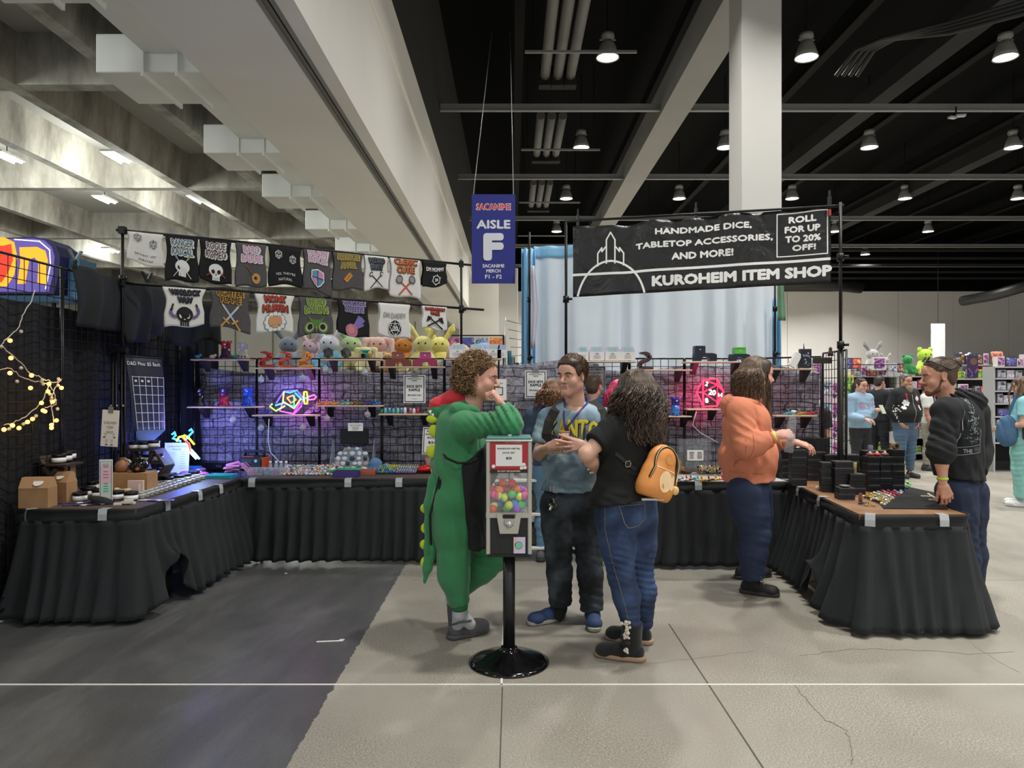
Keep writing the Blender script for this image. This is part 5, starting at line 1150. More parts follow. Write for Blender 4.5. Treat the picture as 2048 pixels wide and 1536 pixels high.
# collapsed stand beside it
t=thing('light_stand','folded black tripod stand before the side grid under the pole','stand',(FA.x+.02,FA.y-.1,0));mb=MB()
for a in(-.05,-.02,.03,.06):mb.cyl((a,0,.0),(a*.9,0,1.85),.011,n=6)
mb.build('legs',POLE,t);MB().box((0,0,1.86),(.15,.05,.04)).build('head',POLE,t);mb=MB();[mb.ball((a,-.02,1.4),.012,6)for a in(-.05,0,.05)];mb.build('knobs',STEEL,t)
# string lights
t=thing('string_lights','string of warm glowing ball lights draped over the nearest side grid','string lights');WR=M('#cfc3b4',.5);BULB,BOFF=M('#ffb84a',.4,emit=5),M('#d9cdbc',.4)
path=[(70,580),(64,600),(45,632),(38,655),(10,680),(2,690),(30,715),(60,745),(88,758),(110,765),(124,757),(110,775),(100,800),(104,820),(108,845),(101,855)];path2=[(-4,740),(20,736),(38,750),(62,762),(85,765),(98,768),(86,800),(70,818),(48,836),(28,845),(8,850)];path3=[(100,770),(110,790),(112,810),(90,815)]
for pth in(path,path2,path3):
 rr=random.Random(len(pth));pts=[wall_pt(a,b,.06)for a,b in pth];qs=[]
 for a,b in zip(pts,pts[1:]):qs+=[a.lerp(b,i/5)+Vector((0,rr.uniform(-.004,.004),rr.uniform(-.006,.006)))for i in range(5)]
 MB().tube(qs+[pts[-1]],.0035,5).build('light_wire',WR,t)
lit=[(20,675),(22,710),(63,745),(98,762),(96,777),(61,770),(20,740),(83,800),(123,770),(105,798),(86,815),(103,844),(103,850),(55,838),(38,850),(25,845),(8,853),(113,835),(90,817),(65,832)]
off=[(42,657),(2,687),(42,730),(84,755),(86,762),(117,752),(116,765),(34,757),(103,790),(110,795),(115,812),(100,783),(18,852),(72,826),(47,842)]
for i,(a,b)in enumerate(lit+off):
 p=wall_pt(a,b+3,.075);r=.014 if i<len(lit)else .012;mb=MB();mb.ball(p-Vector((0,0,.01)),r,10);mb.build('bulb',BULB if i<len(lit)else BOFF,t)
 if i in(3,8,12):point(p+Vector((.05,0,0)),.03,.3,(1,.7,.35))
# neighbouring shop's light box
t=thing('light_box_sign','purple and yellow illuminated sign of the neighbouring stall at the far left','sign',P(20,530,7.2));k=7.2/F_PX
def rr_(x0,y0,x1,y1,r,n=6):
 o=[]
 for cx,cy,a0 in((x1-r,y1-r,0),(x0+r,y1-r,math.pi/2),(x0+r,y0+r,math.pi),(x1-r,y0+r,-math.pi/2)):o+=[(cx+r*math.cos(a0+math.pi/2*i/n),cy+r*math.sin(a0+math.pi/2*i/n))for i in range(n+1)]
 return o
def L2(pl):return[((a-20)*k,(530-b)*k)for a,b in pl]
body=L2([(-90,585),(-90,478),(70,474),(95,478),(112,492),(120,512),(118,545),(108,588)]);MB().prism(body,.0,.35).build('box_body',M('#3c3576',.5),t);EP,EY,EW,ER=M('#6a5cb0',.5,emit=.55),M('#ffb02e',.5,emit=.9),M('#f4f4f4',.5,emit=.8),M('#e8402a',.5,emit=.8)
ik=Ink(plane_f((0,-.002,0),lift=.002));ik.poly(L2([(-90,583),(-90,480),(68,477),(90,481),(104,494),(110,512),(108,545),(98,584)]),EP,1);ik.line(L2([(30,479),(80,483),(100,500),(102,530),(92,578)]),.012,EW,3)
ik.poly(L2([(40,495),(75,494),(92,502),(97,520),(94,568),(76,568),(78,525),(70,515),(60,520),(52,568),(36,568),(42,525)]),EY,4);ik.poly(L2([(-90,470),(10,475),(30,485),(36,515),(30,550),(15,573),(-90,578)]),EY,4);ik.poly(L2([(-90,490),(8,492),(24,488),(28,520),(18,545),(5,565),(-90,560)]),ER,5);ik.build('sign_face',t)
MB().box(((125-20)*k*1.0+.02,.3,-.12),(.12,.3,.42)).build('blue_side',M('#5d8db5',.6),t);MB().box((-.1,.15,-.34),(1.3,.3,.06)).build('sign_shelf',M('#40658a',.6),t)
for x in(-.3,.35):MB().cyl((x,.15,-2.42+.0),(x,.15,-.3),.02,n=6).build('sign_post',POLE,t)
# ============================================================ GOODS ON THE TABLES
LIDK,LABW=M('#17171a',.35),M('#f0f0ee',.6)
def kpx(p):return p.y/F_PX
def jar_at(p,r,h,label,body='#2a2a2c',lid=LIDK,group='jars with black lids',lab=True,clear=False,name='jar'):
 t=thing(name,label,'jar',p,0,group);m=glass(body,.45)if clear else M(body,.3)
 MB().lathe([(r*.92,0),(r,h*.06),(r,h*.68),(r*.9,h*.74)],n=16).build('jar_body',m,t);MB().lathe([(r*1.04,h*.74),(r*1.04,h*.97),(r*.98,h),(0,h)],n=16).build('lid',lid,t)
 if lab:MB().lathe([(r*1.012,h*.12),(r*1.012,h*.62)],n=16).build('jar_label',LABW,t)
 return t
ord_='first second third fourth fifth sixth seventh eighth ninth tenth eleventh twelfth thirteenth fourteenth fifteenth sixteenth'.split()
def jar(px,py,rpx,hpx,label,**k):p=T(px,py);q=kpx(p);return jar_at(p,rpx*q,hpx*q,label,**k)
for i,(px,py)in enumerate(((163,982),(178,992),(234,999),(262,1001),(246,985),(198,995),(160,1002))):
 jar(px,py,13,18,'squat black-lidded jar with a white label, %s in front of the pastel price board'%ord_[i])
for i,(px,py)in enumerate(((318,968),(336,968),(358,964),(372,961),(388,956),(302,958))):jar(px,py,10.5,14,'black-lidded jar, %s in the back row behind the silver tins'%ord_[i])
for i,(px,py)in enumerate(((302,952),(319,951),(334,947),(288,954))):jar(px,py,9.5,17,'white-labelled jar, %s at the foot of the tall zigzag riser'%ord_[i])
for i,(px,py)in enumerate(((184,975),(196,972),(208,968))):jar(px,py,9,24,'tall grey glass jar, %s behind the pastel board'%ord_[i],body='#5a5f5e',lab=True,clear=True)
# silver tins in a block
tin0=None;SIL=M('#b4b3ac',.3,metal=.7);n_=0
for r in range(4):
 for c in range(14):
  a=T(284+9.3*c-3*r,998-2.95*c-4.7*r);lab='small silver tin, %s from the near end, %s row from the table edge'%(ord_[c],ord_[r])
  if tin0 is None:
   tin0=thing('small_tin',lab,'tin',a,0,'silver tins in a block');MB().lathe([(.024,0),(.0245,.024)],n=14).build('tin_body',SIL,tin0);MB().lathe([(.0255,.02),(.0255,.034),(.024,.036),(0,.036)],n=14).build('tin_lid',M('#c9c8c2',.35,metal=.5),tin0)
  else:dup(tin0,a,None,lab)
# risers
DWD=M('#3a2c26',.6,noise=.15,nscale=15)
def slab(mb,a,b,w_,th):
 d=(b-a);c=(a+b)/2;ang=math.atan2(d.z,math.hypot(d.x,d.y));mb.box(c,(d.length,w_,th),rz=math.atan2(d.y,d.x),ry=-ang)
t=thing('zigzag_riser','low dark wooden X-shaped riser beside the brown gable boxes','display riser');o=T(150,1002);q=kpx(o);A_=lambda px,py:P(px,py,o.y+.06);
mb=MB();slab(mb,A_(92,912),A_(152,1002),.2,.022);mb.build('riser_plank',DWD,t);mb=MB();slab(mb,A_(90,1000),A_(128,935),.2,.022);mb.build('riser_plank',DWD,t);mb=MB();slab(mb,A_(100,928),A_(150,928),.2,.014);mb.build('riser_shelf',DWD,t);MB().box(A_(166,998)+Vector((0,0,.004)),(.1,.12,.02)).build('riser_foot',DWD,t)
for i,(px,py)in enumerate(((118,926),(130,922),(138,918))):p=P(px,py,o.y+.06+.05*i);jar_at(p,13*q,18*q,'white-labelled jar on the X-shaped riser, %s from the front'%ord_[i])
t=thing('candle_lantern','small black lantern with amber glass under the riser','lantern',P(134,964,o.y+.1));MB().box((0,0,.065),(.085,.085,.12)).build('lantern_glass',M('#a88a5a',.4),t);mb=MB()
for x in(-.042,.042):
 for y in(-.042,.042):mb.box((x,y,.065),(.01,.01,.13))
mb.box((0,0,.003),(.1,.1,.008)).box((0,0,.13),(.1,.1,.01)).build('lantern_frame',BLACK,t)
t=thing('zigzag_riser','tall dark wooden zigzag riser with three tiers of jars','display riser');Y0=5.95;B_=lambda px,py:P(px,py,Y0+.03)
for(a,b,c,d)in((247,898,262,920),(262,920,276,899),(276,899,290,940),(318,900,338,930),(338,930,326,950),(318,900,306,922)):
 mb=MB();slab(mb,B_(a,b),B_(c,d),.18,.02);mb.build('riser_plank',DWD,t)
for(a,b,y)in((242,316,899),(270,335,924),(290,342,949)):
 mb=MB();slab(mb,B_(a,y),B_(b,y),.2,.012);mb.build('riser_shelf',DWD,t)
q2=Y0/F_PX;mb=MB();mb.box(B_(290,958)+Vector((0,0,.01)),(.24,.18,.03));mb.build('riser_foot',DWD,t);mb=MB();slab(mb,B_(285,955),B_(290,900),.1,.02);mb.build('riser_plank',DWD,t)
for i,(px,py)in enumerate(((269,898),(289,898),(308,895))):jar_at(P(px,py,Y0),10.5*q2,14*q2,'black-lidded jar on the top tier of the tall riser, %s from left'%ord_[i])
for i,(px,py)in enumerate(((281,923),(299,923),(317,921))):jar_at(P(px,py,Y0),9.5*q2,14*q2,'black-lidded jar on the middle tier of the tall riser, %s from left'%ord_[i])
# cardboard
def gable(px,py,w_,h,rz,label,lay=.0):
 p=T(px,py);q=kpx(p);W2,H2=w_*q,h*q;t=thing('gable_box',label,'box',p,rz);MB().box((0,W2*.32,H2*.33),(W2,W2*.62,H2*.66)).build('box_body',CARD,t)
 MB().prism([(0,H2*.66),(W2*.64,H2*.66),(W2*.42,H2),(W2*.22,H2)],-W2*.5,W2*.5,ax='X').build('box_roof',M('#b48e66',.8),t);MB().cyl((W2*.12,W2*.115,H2*.84),(W2*.12,W2*.105,H2*.85),W2*.17,n=16).build('round_sticker',M('#e6e3dc',.6),t)
gable(66,1012,56,60,.1,'brown cardboard gable box with a white sticker at the near corner of the left table');gable(112,1004,46,60,-.15,'brown cardboard gable box behind the nearest one, leaning on the riser')
t=thing('carton','plain brown carton set upside down as a stand for the pots','box',T(258,986),.05);q=kpx(T(258,986));MB().box((0,.06,.075),(.3,.18,.16)).build('carton_body',CARD,t);PT=T(258,986)+Vector((0,.06,.156))
t=thing('cauldron','glossy black pumpkin-shaped pot on the carton','pot',PT+Vector((.045,0,0)));mb=MB();mb.lathe([(.03,0),(.055,.012),(.066,.045),(.055,.08),(.03,.092),(.0,.095)],n=20);mb.build('pot_body',M('#0e0e10',.12),t);mb=MB()
for i in range(10):a=i*.628;mb.tube([(.03*math.cos(a),.03*math.sin(a),.003),(.064*math.cos(a),.064*math.sin(a),.045),(.03*math.cos(a),.03*math.sin(a),.092)],.012,6)
mb.build('pot_ribs',M('#101013',.12),t);MB().cyl((0,0,.09),(.01,0,.12),.01,n=7).build('pot_stem',BLACK,t);MB().ball((.02,-.066,.03),(.018,.006,.014),8).build('orange_mark',M('#c9552c',.4),t)
t=thing('honey_pot','brown clay jug with a cork on the carton','pot',PT+Vector((-.085,0,0)));MB().lathe([(.03,0),(.05,.015),(.055,.05),(.04,.08),(.02,.088),(.02,.105),(.028,.11)],n=18).build('jug_body',M('#96694a',.5,noise=.15),t);MB().tube([(.02,0,.1),(.06,-.01,.09),(.08,-.02,.07)],.007,6).build('jug_handle',M('#d9d2c4',.5),t)
t=thing('price_list','white A4 price list standing in front of the tall riser','sign',T(350,950)+Vector((0,.02,0)),.1);t.rotation_euler=(-.12,0,.1);q=kpx(T(350,950));MB().box((0,0,33*q),(48*q,.003,62*q)).build('sheet',PAPER,t);ik=Ink(plane_f((0,-.0018,33*q)));ik.text('Candle & Melts Scents',0,24*q,3.2*q,INK,w_=38*q).text('Price List',0,18*q,4*q,INK,w_=16*q);scribble(ik,-10*q,11*q,17*q,9,4.2*q,M('#55555a',.8),.002);scribble(ik,12*q,12*q,14*q,8,4.6*q,M('#55555a',.8),.002,seed=4);ik.build('sheet_print',t)
p=T(212,1004);q=kpx(p);t=thing('pastel_board','tall narrow pastel price board standing among the jars','sign',p,.25);MB().box((0,0,43*q),(24*q,.004,84*q)).build('board',M('#dfe0dc',.4),t);MB().box((0,-.0026,55*q),(21*q,.001,34*q)).build('pink_panel',M('#e3b9c4',.5),t);MB().box((0,-.0026,27*q),(21*q,.001,20*q)).build('mint_panel',M('#b9dccb',.5),t)
ik=Ink(plane_f((0,-.0034,43*q)));ik.line([(-10*q,-38*q),(10*q,-38*q),(10*q,38*q),(-10*q,38*q)],.0025,INK,1,True);scribble(ik,0,33*q,13*q,3,3*q,INK,.003,seed=2);scribble(ik,0,18*q,13*q,3,6*q,M('#7a4a5a',.8),.004,seed=3);scribble(ik,0,-6*q,10*q,4,5*q,M('#4a8a70',.8),.005,seed=5);ik.build('board_print',t)
# soaps and bits at the left
t=thing('pink_box','pale pink flat box standing against the carton','box',T(272,990),.1);MB().box((0,0,.055),(.11,.03,.11)).build('box_body',M('#d9bdb0',.6),t);MB().box((.03,-.016,.05),(.012,.002,.07)).build('box_label',PAPER,t)
t=thing('round_tub','black tub of cream shavings with a green tag','tub',T(240,996));MB().lathe([(.07,0),(.078,.05),(.074,.052)],n=18).build('tub_body',BLACK,t);mb=MB();rr=random.Random(3)
for _ in range(26):mb.box((rr.uniform(-.05,.05),rr.uniform(-.05,.05),.05+rr.uniform(0,.012)),(.025,.02,.01),rz=rr.random()*3,rx=rr.uniform(-.5,.5))
mb.build('shavings',M('#d9c49a',.7),t);MB().box((.045,-.072,.03),(.05,.003,.035),rz=.4).build('green_tag',M('#4f9a3a',.6),t)
t=thing('cream_soaps','little pile of cream paper-wrapped soaps at the table edge','soap',T(248,1009));mb=MB();rr=random.Random(6)
for i in range(7):mb.box((rr.uniform(-.06,.06),rr.uniform(-.02,.03),.008+.01*(i // 3)),(.055,.03,.014),rz=rr.uniform(-.5,.5))
mb.build('soap_bars',M('#ddd0bf',.7),t)
t=thing('black_pouch','black cloth pouch lying at the edge of the left table','pouch',T(205,1008));MB().ball((0,0,.02),(.1,.045,.028),12,m=Matrix.Rotation(.25,4,'Y')).build('pouch_body',CLOTHK,t)
t=thing('card_spread','spread of purple and white cards on the near left table','cards',T(140,1010));rr=random.Random(9);mb=MB()
for i in range(26):mb.box((rr.uniform(-.22,.25),rr.uniform(-.03,.07),.002+i*.0004),(.06,.035,.001),rr.randint(0,2),rz=rr.uniform(-1,1))
mb.build('cards',[M('#4a3a78',.5),M('#d9d6dc',.5),M('#1b1a22',.5)],t)
t=thing('card_spread','spread of purple and white cards beside the silver tins','cards',T(300,1002));mb=MB()
for i in range(16):mb.box((rr.uniform(-.1,.15),rr.uniform(-.02,.02),.002+i*.0004),(.06,.035,.001),rr.randint(0,2),rz=rr.uniform(-1,1))
mb.build('cards',[M('#5a4a98',.5),M('#c9b6e0',.5),M('#d9d6dc',.5)],t)
t=thing('dark_case','black flat case glowing blue from the neon behind it','box',T(420,938)+Vector((0,.08,0)),-.1);MB().box((0,0,.035),(.44,.26,.07),bev=.006).build('case_body',M('#14151a',.25),t);ik=Ink(plane_f((.13,-.1315,.035)));ik.text('KNEL',0,0,.018,STEEL);ik.build('case_lettering',t)
def tray(px,py,w_,d,h,label,c1,c2=None,rz=0,z=0):
 p=T(px,py)+Vector((0,d/2,z));t=thing('dice_tray',label,'tray',p,rz,None);m=M(c1,.5)
 mb=MB();mb.box((0,0,.003),(w_,d,.006)).box((0,-d/2,h/2),(w_,.01,h),bev=.003).box((0,d/2,h/2),(w_,.01,h),bev=.003);mb.build('tray_body',m,t);MB().box((-w_/2,0,h/2),(.01,d,h),bev=.003).box((w_/2,0,h/2),(.01,d,h),bev=.003).build('tray_ends',M(c2 or c1,.5),t);return t
tray(437,958,.24,.13,.035,'teal and blue dice tray at the corner of the left table','#2a9aa4','#2a7fc0',-.1);tray(383,944,.12,.08,.05,'small blue open box beside the price list','#2a6ab8')
tray(686,950,.29,.12,.022,'green open dice tray in front of the sticker rack','#2fae66','#2fae66',.1,.03);tray(690,955,.22,.12,.055,'dark purple dice tray at the front table edge','#3a2a6e');tray(724,950,.22,.13,.04,'terracotta dice tray at the front table edge','#a8563c')
for i,(px,py,c)in enumerate(((372,950,'#b03a78'),(392,948,'#8a4aa0'),(400,943,'#6a5a8a'),(405,952,'#c44a8a'))):
 t=thing('pouch',('magenta|violet|grey-violet|pink').split('|')[i]+' pouch in the heap beside the blue case','pouch',T(px,py));MB().ball((0,0,.018),(.06,.045,.022),10).build('pouch_body',M(c,.5,noise=.2),t)
t=thing('pink_cloth_pouches','heap of pink drawstring pouches at the corner of the tables','pouch',T(476,946));mb=MB();rr=random.Random(1)
for i in range(5):mb.box((-.05+rr.uniform(-.03,.03),.03+rr.uniform(-.02,.02),.02+.016*i),(.13,.11,.014),rz=rr.uniform(-.5,.5),ry=rr.uniform(-.25,.1),bev=.005)
mb.build('pouch_cloth',M('#d98ab0',.8,noise=.1),t);mb=MB()
for i in range(26):a=Vector((rr.uniform(0,.04),rr.uniform(-.02,.05),rr.uniform(.03,.1)));mb.tube([a,a+Vector((.04,rr.uniform(-.03,.02),rr.uniform(-.01,.02))),a+Vector((.09,rr.uniform(-.05,.03),rr.uniform(-.07,-.03)))],.0035,5)
mb.build('drawstrings',M('#e39ac0',.8),t)
t=thing('power_station','black and orange portable power station on the back left table','battery',T(503,936)+Vector((0,.08,0)),-.15);MB().box((0,0,.085),(.24,.17,.14),bev=.02).build('case',M('#1b1c1f',.5),t);MB().box((.118,0,.085),(.012,.15,.12),bev=.004).build('orange_side',M('#c4532a',.5),t);MB().tube([(-.1,0,.15),(-.085,0,.2),(.085,0,.2),(.1,0,.15)],.014,8).build('handle',M('#1b1c1f',.5),t);MB().box((-.03,-.088,.11),(.1,.004,.03)).build('display_panel',M('#3a3c40',.3),t);MB().cyl((.06,-.085,.115),(.06,-.092,.115),.014,n=14).build('dial',M('#c9c9c9',.4),t);MB().box((-.02,-.088,.155),(.12,.004,.006)).build('orange_line',M('#c4532a',.5),t)
for i,px in enumerate((537,549,559,569)):
 t=thing('sanitizer_bottle','small clear bottle with white cap, %s from left behind the dice cups'%ord_[i],'bottle',T(px,936)+Vector((0,.05,0)),0,'clear bottles');MB().lathe([(.018,0),(.019,.07),(.012,.085)],n=12).build('bottle_body',glass('#c9cdd0',.45),t);MB().cyl((0,0,.085),(0,0,.108),.013,n=12).build('bottle_cap',WHITE,t);MB().ball((0,0,.02),(.014,.014,.016),8).build('liquid',M('#b08a78',.4),t)
for i,(px,c)in enumerate(((505,'#c44a80'),(521,'#5a6a6e'),(538,'#3a8aa8'),(553,'#a05ab0'),(567,'#b0b890'))):
 t=thing('dice_cup',('clear cup of %s dice at the front of the back left table'%('pink|dark grey|turquoise|violet|pale green'.split('|')[i])),'cup',T(px,950),0,'clear cups of dice');MB().box((0,0,.035),(.07,.07,.07)).build('cup_body',glass('#d9dde0',.3),t);mb=MB();rr=random.Random(i)
 for _ in range(40):mb.box((rr.uniform(-.027,.027),rr.uniform(-.027,.027),rr.uniform(.006,.05)),(.012,)*3,rz=rr.random()*3,rx=rr.random()*3)
 tag(mb.build('dice_filling',M(c,.3,noise=.3,nscale=60),t),kind='stuff')
# heap of loose dice
mb=MB();rr=random.Random(12);DC=['#d98aa8','#e3e0d8','#6ab0a8','#c4a04a','#b04a5a','#7a8ac0','#d9c8d4','#8ac08a','#f0ede6']
for i in range(1500):
 u=rr.random();p=T(rr.uniform(560,665),951)+Vector((0,rr.uniform(0,.3),0));hh_=.012+.06*math.sin(min(1,(p.y-T(600,951).y)/.3)*math.pi*.8)*rr.random();r=rr.uniform(.007,.011)
 q=MB();mb.box((p.x,p.y,TZ+hh_),(r*1.5,)*3,rr.randint(0,len(DC)-1),rz=rr.random()*3,rx=rr.random()*3)
o=mb.build('loose_dice',[M(c,.25)for c in DC]);tag(o,'wide heap of loose colourful dice on the back left table','dice',kind='stuff')
# sticker rack
p=T(698,938)+Vector((0,.06,0));q=kpx(p);t=thing('sticker_rack','clear tiered rack of white stickers with a black header','display rack',p);GR=glass('#b4bcc4',.5)
for k in range(5):MB().box((0,.03*k,.02+.045*k),(.4-.035*k,.004,.05)).box((0,.03*k+.015,.0+.045*k),(.4-.035*k,.03,.003)).build('rack_tier',M('#8d96a0',.4),t)
for s in(-1,1):MB().prism([(-.02,0),(.2,0),(.2,.3),(.13,.3)],s*.2-.002,s*.2+.002,ax='X').build('rack_side',GR,t)
MB().box((0,.17,.33),(.28,.012,.15),bev=.01).build('rack_header',BLACK,t);rr=random.Random(8)
for k in range(5):
 mb=MB()
 for i in range(6-k // 2):
  u=-.16+.32*(i+.5)/(6-k // 2)+rr.uniform(-.01,.01);mb.ball((u,.03*k-.006,.035+.045*k),(rr.uniform(.02,.03),.002,rr.uniform(.014,.024)),8,rr.choice([0,0,0,1,2]))
 mb.build('stickers',[M('#dcdce0',.5),M('#b8a49a',.5),M('#3a3a40',.5)],t)
for i,(px,c)in enumerate(((748,'#56789c'),(770,'#5a80a8'))):
 t=thing('octopus_plush',('larger|smaller')[0:6]if i==0 else 'smaller','plush',T(px,936 if i else 934)+Vector((0,.08,0)));t['label']=('larger' if i==0 else 'smaller')+' slate blue lumpy plush beside the sticker rack';s=1.0 if i==0 else .62;S=SDF(.02);S.ell((0,0,.075*s),(.065*s,.05*s,.06*s));rr=random.Random(i)
 for j in range(8):a=j*.785;S.cone((.04*s*math.cos(a),.03*s*math.sin(a),.04*s),(.075*s*math.cos(a),.06*s*math.sin(a),.015*s),.02*s,.014*s)
 v,f=S.mesh(.006);np_obj('plush_body',[(v,f,0)],[M(c,.8,noise=.1,bump=.2)],t)
def dice_board(px,py,w_,d,nx,ny,label,cols,seed):
 p=T(px,py)+Vector((0,d/2,0));t=thing('dice_board',label,'tray',p,0,'black trays of sorted dice');m4=Matrix.Rotation(.3,4,'X');MB().prism([(-d/2,0),(d/2,0),(d/2,.06),(-d/2,.012)],-w_/2,w_/2,ax='X').build('tray_block',BLACK,t);mb=MB();rr=random.Random(seed)
 for j in range(ny):
  for i in range(nx):v=(j+.5)/ny;mb.box((-w_/2+w_*(i+.5)/nx,-d/2+d*v,.018+.048*v),(.013,)*3,min(len(cols)-1,int(v*len(cols)*.99))if rr.random()<.7 else rr.randint(0,len(cols)-1),rz=rr.random(),rx=.3)
 tag(mb.build('sorted_dice',[M(c,.25)for c in cols],t),kind='stuff')
dice_board(773,949,.19,.2,9,8,'black tray of blue and green dice, left of the pair',['#3a7ac0','#2f5aa0','#5aa08a','#9aa84a','#c9b45a'],1);dice_board(812,949,.19,.2,9,8,'black tray of pale dice, right of the pair',['#a878b0','#b0bcc8','#6a8aa8','#c4b89a','#8a9a8a'],2)
for px,w_,lab in((800,.26,'long'),(843,.12,'short')):
 t=thing('wooden_block','%s orange wooden display block behind the sorted dice'%lab,'block',T(px,929)+Vector((0,.06,0)));MB().box((0,0,.03),(w_,.05,.05),bev=.004).build('block_body',M('#b8824a',.5,noise=.1,nscale=30),t)
t=thing('red_dragon','bright red coiled toy dragon near the green suit','toy dragon',T(850,948)+Vector((0,.04,0)));mb=MB();mb.tube([(.07*math.cos(a)*(1-a/14),.045*math.sin(a)*(1-a/14),.025+a*.004)for a in[i*.5 for i in range(18)]],.022,8);mb.build('dragon_body',M('#c81a1e',.3),t);mb=MB();rr=random.Random(3)
for i in range(16):a=i*.5;mb.cyl((.07*math.cos(a)*(1-a/14),.045*math.sin(a)*(1-a/14),.045+a*.004),(.075*math.cos(a),.05*math.sin(a),.07),.01,.001,n=5)
mb.build('spikes',M('#c81a1e',.3),t)
t=thing('plastic_tub','clear reddish plastic tub behind the red toy dragon','tub',T(862,935)+Vector((0,.08,0)));MB().lathe([(.05,0),(.07,.13),(.066,.13),(.048,.005)],n=16).build('tub_body',glass('#b8887a',.5),t)
# back right table
for i,(px,py,c)in enumerate(((1352,962,'#8a8c94'),(1366,963,'#c4c4c8'),(1374,962,'#c43a30'),(1382,960,'#3aa08a'),(1396,962,'#7ab0c0'),(1404,963,'#d9a02c'),(1418,962,'#8a5a2c'),(1432,961,'#d9b43a'),(1445,960,'#c03a78'),(1455,959,'#d44a88'))):
 dragon(px,py,15,c,('grey|silver|red|teal|pale blue|amber|brown|yellow|magenta|pink').split('|')[i]+' little toy dragon on the white back right table',T(px,py).y,'little toys on the back right table')
mb=MB();rr=random.Random(14)
for i in range(420):p=T(rr.uniform(1402,1448),948)+Vector((0,rr.uniform(0,.16),0));mb.box((p.x,p.y,TZ+.012+rr.random()*.05),(.013,)*3,rr.randint(0,4),rz=rr.random()*3,rx=rr.random()*3)
tag(mb.build('gold_dice_heap',[M(c,.25,metal=.3)for c in('#d9c48a','#e8e0c8','#2a2622','#a8823a','#f0ece0')]),'heap of gold and cream dice on the white back right table','dice',kind='stuff')
for px,h,lab in((1363,.12,'taller'),(1370,.06,'shorter')):
 t=thing('wooden_block','%s upright wooden block on the back right table'%lab,'block',T(px,945)+Vector((0,.1,0)));MB().box((0,0,h/2),(.035,.035,h),bev=.003).build('block_body',M('#c08a5a',.5,noise=.1),t)
t=thing('wooden_bowl','brown bowl of dice at the back right table','bowl',T(1380,950)+Vector((0,.1,0)));MB().lathe([(.03,0),(.06,.03),(.055,.032),(.028,.008)],n=16).build('bowl_body',M('#6a4a3a',.5),t)
t=thing('clear_box_sign','clear acrylic box with a white price card on the back right table','display box',T(1400,940)+Vector((0,.22,0)));MB().box((0,0,.16),(.3,.1,.3)).build('acrylic_box',glass('#c9d0d4',.12),t);MB().box((0,-.052,.16),(.155,.002,.1)).build('price_card',PAPER,t);ik=Ink(plane_f((0,-.0535,.16)));scribble(ik,-.035,.03,.05,5,.014,INK,.005);scribble(ik,.04,.03,.05,5,.014,INK,.005,seed=5);ik.build('card_print',t)
# right table: black boxes in stacks, dice rows
BBX=M('#17181b',.5,noise=.05);bb0={}
def bstack(px,py,wpx,n,hpx,desc,rz=.05,d=.1,depth=0,dx=0):
 p=T(px,py)+Vector((dx,depth,0));q=p.y/F_PX;w_=wpx*q;h=hpx*q;rr=random.Random(px*7+py)
 for i in range(n):
  lab='black gift box, %s of stack %s'%('bottom' if i==0 else('top' if i==n-1 else ord_[i]+' up'),desc);loc=p+Vector((rr.uniform(-.004,.004),d/2+rr.uniform(-.004,.004),i*h));key=(round(w_,2),round(h,3),d)
  if key not in bb0:
   t=thing('gift_box',lab,'box',loc,rz,'stacked black gift boxes');MB().box((0,0,h*.3),(w_*.97,d*.97,h*.6)).build('box_base',BBX,t);MB().box((0,0,h*.74),(w_,d,h*.46),bev=.002).build('lid',BBX,t);MB().box((0,-d/2-.0005,h*.5),(.012,.002,.006)).build('notch',M('#050506',.5),t);bb0[key]=t
  else:dup(bb0[key],loc,rz+rr.uniform(-.02,.02),lab)
bstack(1600,972,30,5,14.5,'with the ring charm near the orange man',rz=-.1);bstack(1637,963,38,4,14.5,'behind the reaching hand',rz=-.05,depth=.02);bstack(1574,958,22,3,13,'half hidden behind the orange sweatshirt');bstack(1658,985,22,4,15,'that is narrow, second from left in front',rz=-.2)
bstack(1690,988,38,5,13,'beside the brass dice tube',rz=-.06);bstack(1676,966,36,4,13.5,'in the back row, left one',depth=.08);bstack(1714,966,32,4,13.5,'in the back row, right one',depth=.08);bstack(1716,990,30,3,14,'under the brass dice tube',rz=-.08);bstack(1696,1000,32,2,12,'lowest and nearest the table edge',rz=-.1)
for i,(px,n,nm)in enumerate(((1749,5,'left column'),(1774,5,'middle column'),(1799,5,'right column'))):bstack(px+2,985,24.5,n+(1 if i==2 else 0),14.2,'in the front %s of the box wall'%nm,rz=0,depth=.02)
for i,(px,n,nm)in enumerate(((1756,5,'left column'),(1786,5,'middle column'))):bstack(px,975,26,n,14,'in the rear %s of the box wall'%nm,rz=0,depth=.1)
def onbox(px,py,Y):return P(px,py,Y)
t=thing('dice_tube','small brass tube of dice standing on a black box','dice tube',T(1716,990)+Vector((0,.05,42*T(1716,990).y/F_PX)));MB().cyl((0,0,0),(0,0,.085),.014,n=12).build('tube_glass',glass('#d9c48a',.3),t);mb=MB();[mb.box((0,0,.01+.011*i),(.013,)*3,rz=i*.7)for i in range(7)];mb.build('tube_dice',M('#b8923a',.3,metal=.7),t)
t=thing('dice_tube','grey tube of dark dice standing behind the wall of boxes','dice tube',P(1741,912,5.85));MB().cyl((0,0,0),(0,0,.09),.02,n=12).build('tube_glass',glass('#8a8e98',.4),t);mb=MB();[mb.box((0,0,.012+.016*i),(.018,)*3,rz=i*.7)for i in range(5)];mb.build('tube_dice',M('#4a4e5c',.3),t)
